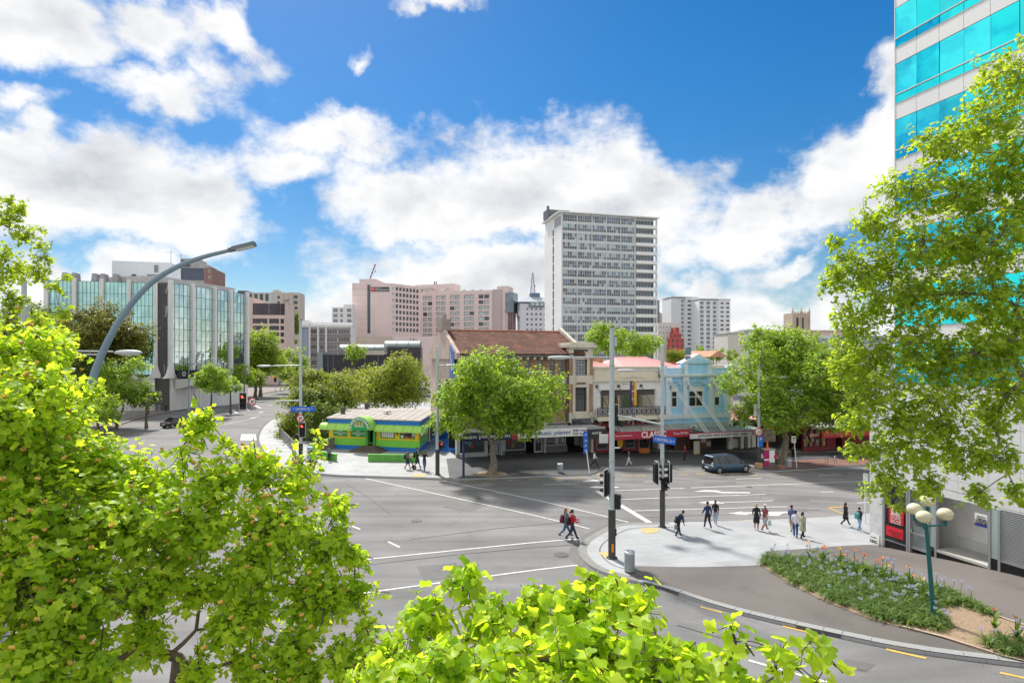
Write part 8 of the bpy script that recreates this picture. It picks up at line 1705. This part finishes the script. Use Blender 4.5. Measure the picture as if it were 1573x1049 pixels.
round_tree(400, 548, 44, 40, 150, 'large bright tree in the park at the end of the left road', LF_LIME, 33, 30, .5, dens=7, trunk_r=.4); round_tree(448, 562, 28, 30, 165, 'tree behind the left signal pole in the far park', LF_STREET, 34, 20, .5, dens=7); round_tree(393, 579, 21, 18, 138, 'small round bright tree with thick trunk by the far corner', LF_LIME, 35, 16, .4, dens=10, trunk_r=.45); round_tree(325, 580, 30, 25, 100, 'round street tree before the mirror building, left of two', LF_STREET, 36, 22, .34, dens=14); round_tree(354, 590, 18, 18, 106, 'round street tree before the mirror building, right of two', LF_STREET, 37, 14, .34, dens=14); round_tree(545, 541, 20, 17, 142, 'pale green tree in front of the dark vaulted building', LF_LIME, 38, 16, .45, dens=8); round_tree(450, 512, 14, 34, 240, 'tall dark cypress clump between pink office and white framed office', LF_DARK, 39, 16, .7, dens=5); round_tree(375, 575, 20, 22, 120, 'shaded green tree between mirror building and park', LF_STREET, 51, 14, .36, dens=12)
round_tree(165, 512, 58, 44, 88, 'brownish dark tree in front of the mirror building', LF_BROWN, 40, 34, .34, dens=14, trunk_r=.35); round_tree(190, 592, 38, 46, 82, 'fresh green footpath tree left of the mirror building entrance', LF_STREET, 41, 30, .32, dens=14, base_px=178); round_tree(135, 575, 45, 55, 86, 'dark evergreen behind the left street lights', LF_DARK, 42, 30, .32, dens=14); round_tree(60, 520, 70, 50, 95, 'broad dark tree at the far left behind the plane branches', LF_DARK, 43, 34, .36, dens=12); round_tree(150, 625, 34, 28, 76, 'low green tree beside the left footpath fence', LF_STREET, 44, 18, .3, dens=16); round_tree(225, 612, 22, 22, 84, 'dark bush at the foot of the mirror building', LF_DARK, 52, 14, .3, dens=16, name='shrub')
for i, (x, y, rx, ry, lb) in enumerate(((1078, 540, 13, 13, 'round bright tree far behind the blue pediment, left'), (1101, 545, 14, 12, 'round bright tree far behind the blue pediment, right'), (1042, 546, 24, 8, 'low hedge like trees far behind the pink roofs'), (1124, 544, 10, 14, 'bright narrow tree far behind the rear gable'))): round_tree(x, y, rx, ry, 230, lb, LF_LIME if i != 2 else LF_OLIVE, 45+i, 14, .5, dens=7)
# ---- agapanthus and canna in the bed
AG = leaf_mat('leaf_agapanthus', (.08, .17, .03), (.24, .34, .09), .4, 1.4); CAN = leaf_mat('leaf_canna', (.06, .15, .015), (.15, .25, .03), .4, 1.6)
PETV = M('petal_violet', (.50, .51, .70), .7, var=.15, scale=20); PETO = M('petal_canna_orange', (.75, .22, .02), .6, var=.15, scale=20); PETY = M('petal_canna_yellow', (.78, .46, .03), .6, var=.1, scale=20); STEMG = M('stem_green', (.10, .2, .04), .7)
def strap_mesh(seed, n=80):
    r = random.Random(seed); q = MB()
    for k in range(n):
        a = r.uniform(0, 2*pi); L_ = r.uniform(.35, .62); e = r.uniform(.5, 1.35); w = r.uniform(.012, .02); pts = []; x = r.uniform(0, .08); z = .02
        for j in range(5): pts.append((x, z)); x += L_/4*cos(e); z += L_/4*sin(e); e -= r.uniform(.38, .62)
        vs = []
        for j, (x, z) in enumerate(pts):
            ww = w*(1-(j/4)**3*.95)
            for s_ in (-1, 1): vs.append((x*cos(a)-s_*ww*sin(a), x*sin(a)+s_*ww*cos(a), max(.0, z)))
        q.add(vs, [(2*j, 2*j+1, 2*j+3, 2*j+2) for j in range(4)])
    return q.mesh('leaves', AG)
straps = [strap_mesh(i) for i in range(5)]
def umbel(seed):
    r = random.Random(seed); q = MB().cyl((0, 0, 0), (.05, 0, .72), .008, n=5, m=1)
    for k in range(16): d = Vector((r.gauss(0, 1), r.gauss(0, 1), r.gauss(.3, 1))).normalized(); q.ell(Vector((.05, 0, .74))+d*.06, (.014, .014, .02), 5, 4, 0)
    return q.mesh('flower_head', [PETV, STEMG])
umb = [umbel(i) for i in range(3)]
def canna_mesh(seed):
    r = random.Random(seed); q = MB()
    for k in range(7):
        a = r.uniform(0, 6.28); e = r.uniform(.9, 1.3); L_ = r.uniform(.3, .5); z0 = r.uniform(.05, .35); w = .07; vs = []
        for j in range(5): u = j/4; x = .03+L_*u*cos(e-.4*u); z = z0+L_*u*sin(e-.4*u); ww = w*sin(pi*(.12+.85*u)); vs += [(x*cos(a)+ww*sin(a), x*sin(a)-ww*cos(a), z+.02), (x*cos(a)-ww*sin(a), x*sin(a)+ww*cos(a), z+.02)]
        q.add(vs, [(2*j, 2*j+1, 2*j+3, 2*j+2) for j in range(4)])
    return q.cyl((0, 0, 0), (.02, 0, .75), .015, n=5).mesh('leaves', CAN)
cann = [canna_mesh(i) for i in range(4)]
def canna_head(mat, seed):
    r = random.Random(seed); q = MB()
    for k in range(9): a = r.uniform(0, 6.28); d = Vector((cos(a)*.09, sin(a)*.09, r.uniform(-.02, .12))); p_ = Vector((0, 0, 0)); s_ = Vector((-sin(a), cos(a), 0))*.035; q.add([p_, p_+d*.6+s_, p_+d, p_+d*.6-s_], [(0, 1, 2, 3)])
    return q.mesh('flower_head', mat)
heads = [canna_head(PETO, 1), canna_head(PETY, 2), canna_head(PETO, 3)]
from mathutils.geometry import intersect_point_quad_2d
def inside(p, poly):
    c = False; n = len(poly); j = n-1
    for i in range(n):
        if (poly[i][1] > p[1]) != (poly[j][1] > p[1]) and p[0] < (poly[j][0]-poly[i][0])*(p[1]-poly[i][1])/(poly[j][1]-poly[i][1])+poly[i][0]: c = not c
        j = i
    return c
bed_px = [(1171, 866), (1214, 893), (1265, 917), (1338, 945), (1392, 959), (1432, 968), (1455, 962), (1440, 946), (1428, 932), (1470, 925), (1515, 946), (1522, 944), (1459, 909), (1392, 893), (1338, 874), (1231, 860), (1180, 854)]
rr = random.Random(77); placed = []
def put_agap(px, py):
    g = G(px, py, .15); p = Vector((g.x, g.y))
    if any((p-q).length < .29 for q in placed): return False
    placed.append(p); w_ = 'in the small bed at the right edge' if px > 1505 and py > 970 else 'at the left tip of the bed' if px < 1215 else 'around the globe lamp post' if px > 1400 and py > 925 else 'along the back edge beside the asphalt' if px > 1400 or py < 858+(px-1215)*.13 else 'on the road side of the bed' if py > 880+(px-1215)*.33 else 'in the middle of the bed'
    t = thing('agapanthus', 'low strappy agapanthus clump '+w_, 'plant', g, rr.uniform(0, 6.28), 'agapanthus clumps '+w_); s_ = rr.uniform(.85, 1.2); o = inst('leaves', rr.choice(straps), t); o.scale = (s_,)*3; o['kind'] = 'stuff'
    for k in range(rr.choice([0, 0, 1, 1, 2])): inst('flower_head', rr.choice(umb), t, (rr.uniform(-.25, .25), rr.uniform(-.25, .25), 0), (rr.uniform(-.2, .2), rr.uniform(-.2, .2), rr.uniform(0, 6)), (1, 1, rr.uniform(.7, 1.1)))
    return True
n = 0
for k in range(3000):
    x, y = rr.uniform(1165, 1530), rr.uniform(850, 972)
    if inside((x, y), bed_px): n += put_agap(x, y)
for x, y in ((1520, 992), (1540, 984), (1555, 995), (1545, 1003), (1572, 988), (1570, 1006), (1590, 1000), (1532, 998)): put_agap(x, y)
placed2 = []; band = [(1225, 858), (1290, 878), (1330, 895), (1400, 920), (1425, 925), (1400, 898), (1338, 876), (1260, 860)]
for k in range(900):
    x, y = rr.uniform(1200, 1430), rr.uniform(852, 930)
    if not inside((x, y), band): continue
    g = G(x, y, .15); p = Vector((g.x, g.y))
    if any((p-q).length < .62 for q in placed2): continue
    placed2.append(p); t = thing('canna_plant', 'broad leaved canna with orange or yellow flowers in the flower bed', 'plant', g, rr.uniform(0, 6.28), 'canna plants in the flower bed'); inst('leaves', rr.choice(cann), t)['kind'] = 'stuff'
    for q in range(rr.choice([1, 1, 2])): inst('flower_head', rr.choice(heads), t, (rr.uniform(-.08, .1), rr.uniform(-.1, .1), rr.uniform(.68, .85)))
for x, y in ((1527, 972), (1560, 985)):
    g = G(x, y, .15); t = thing('canna_plant', 'broad leaved canna with orange or yellow flowers in the flower bed', 'plant', g, 1., 'canna plants in the flower bed'); inst('leaves', cann[0], t)['kind'] = 'stuff'; inst('flower_head', heads[0], t, (.02, 0, .78))
# weeds and shrubs along the left fence
bpy.data.scenes.remove(TMP)
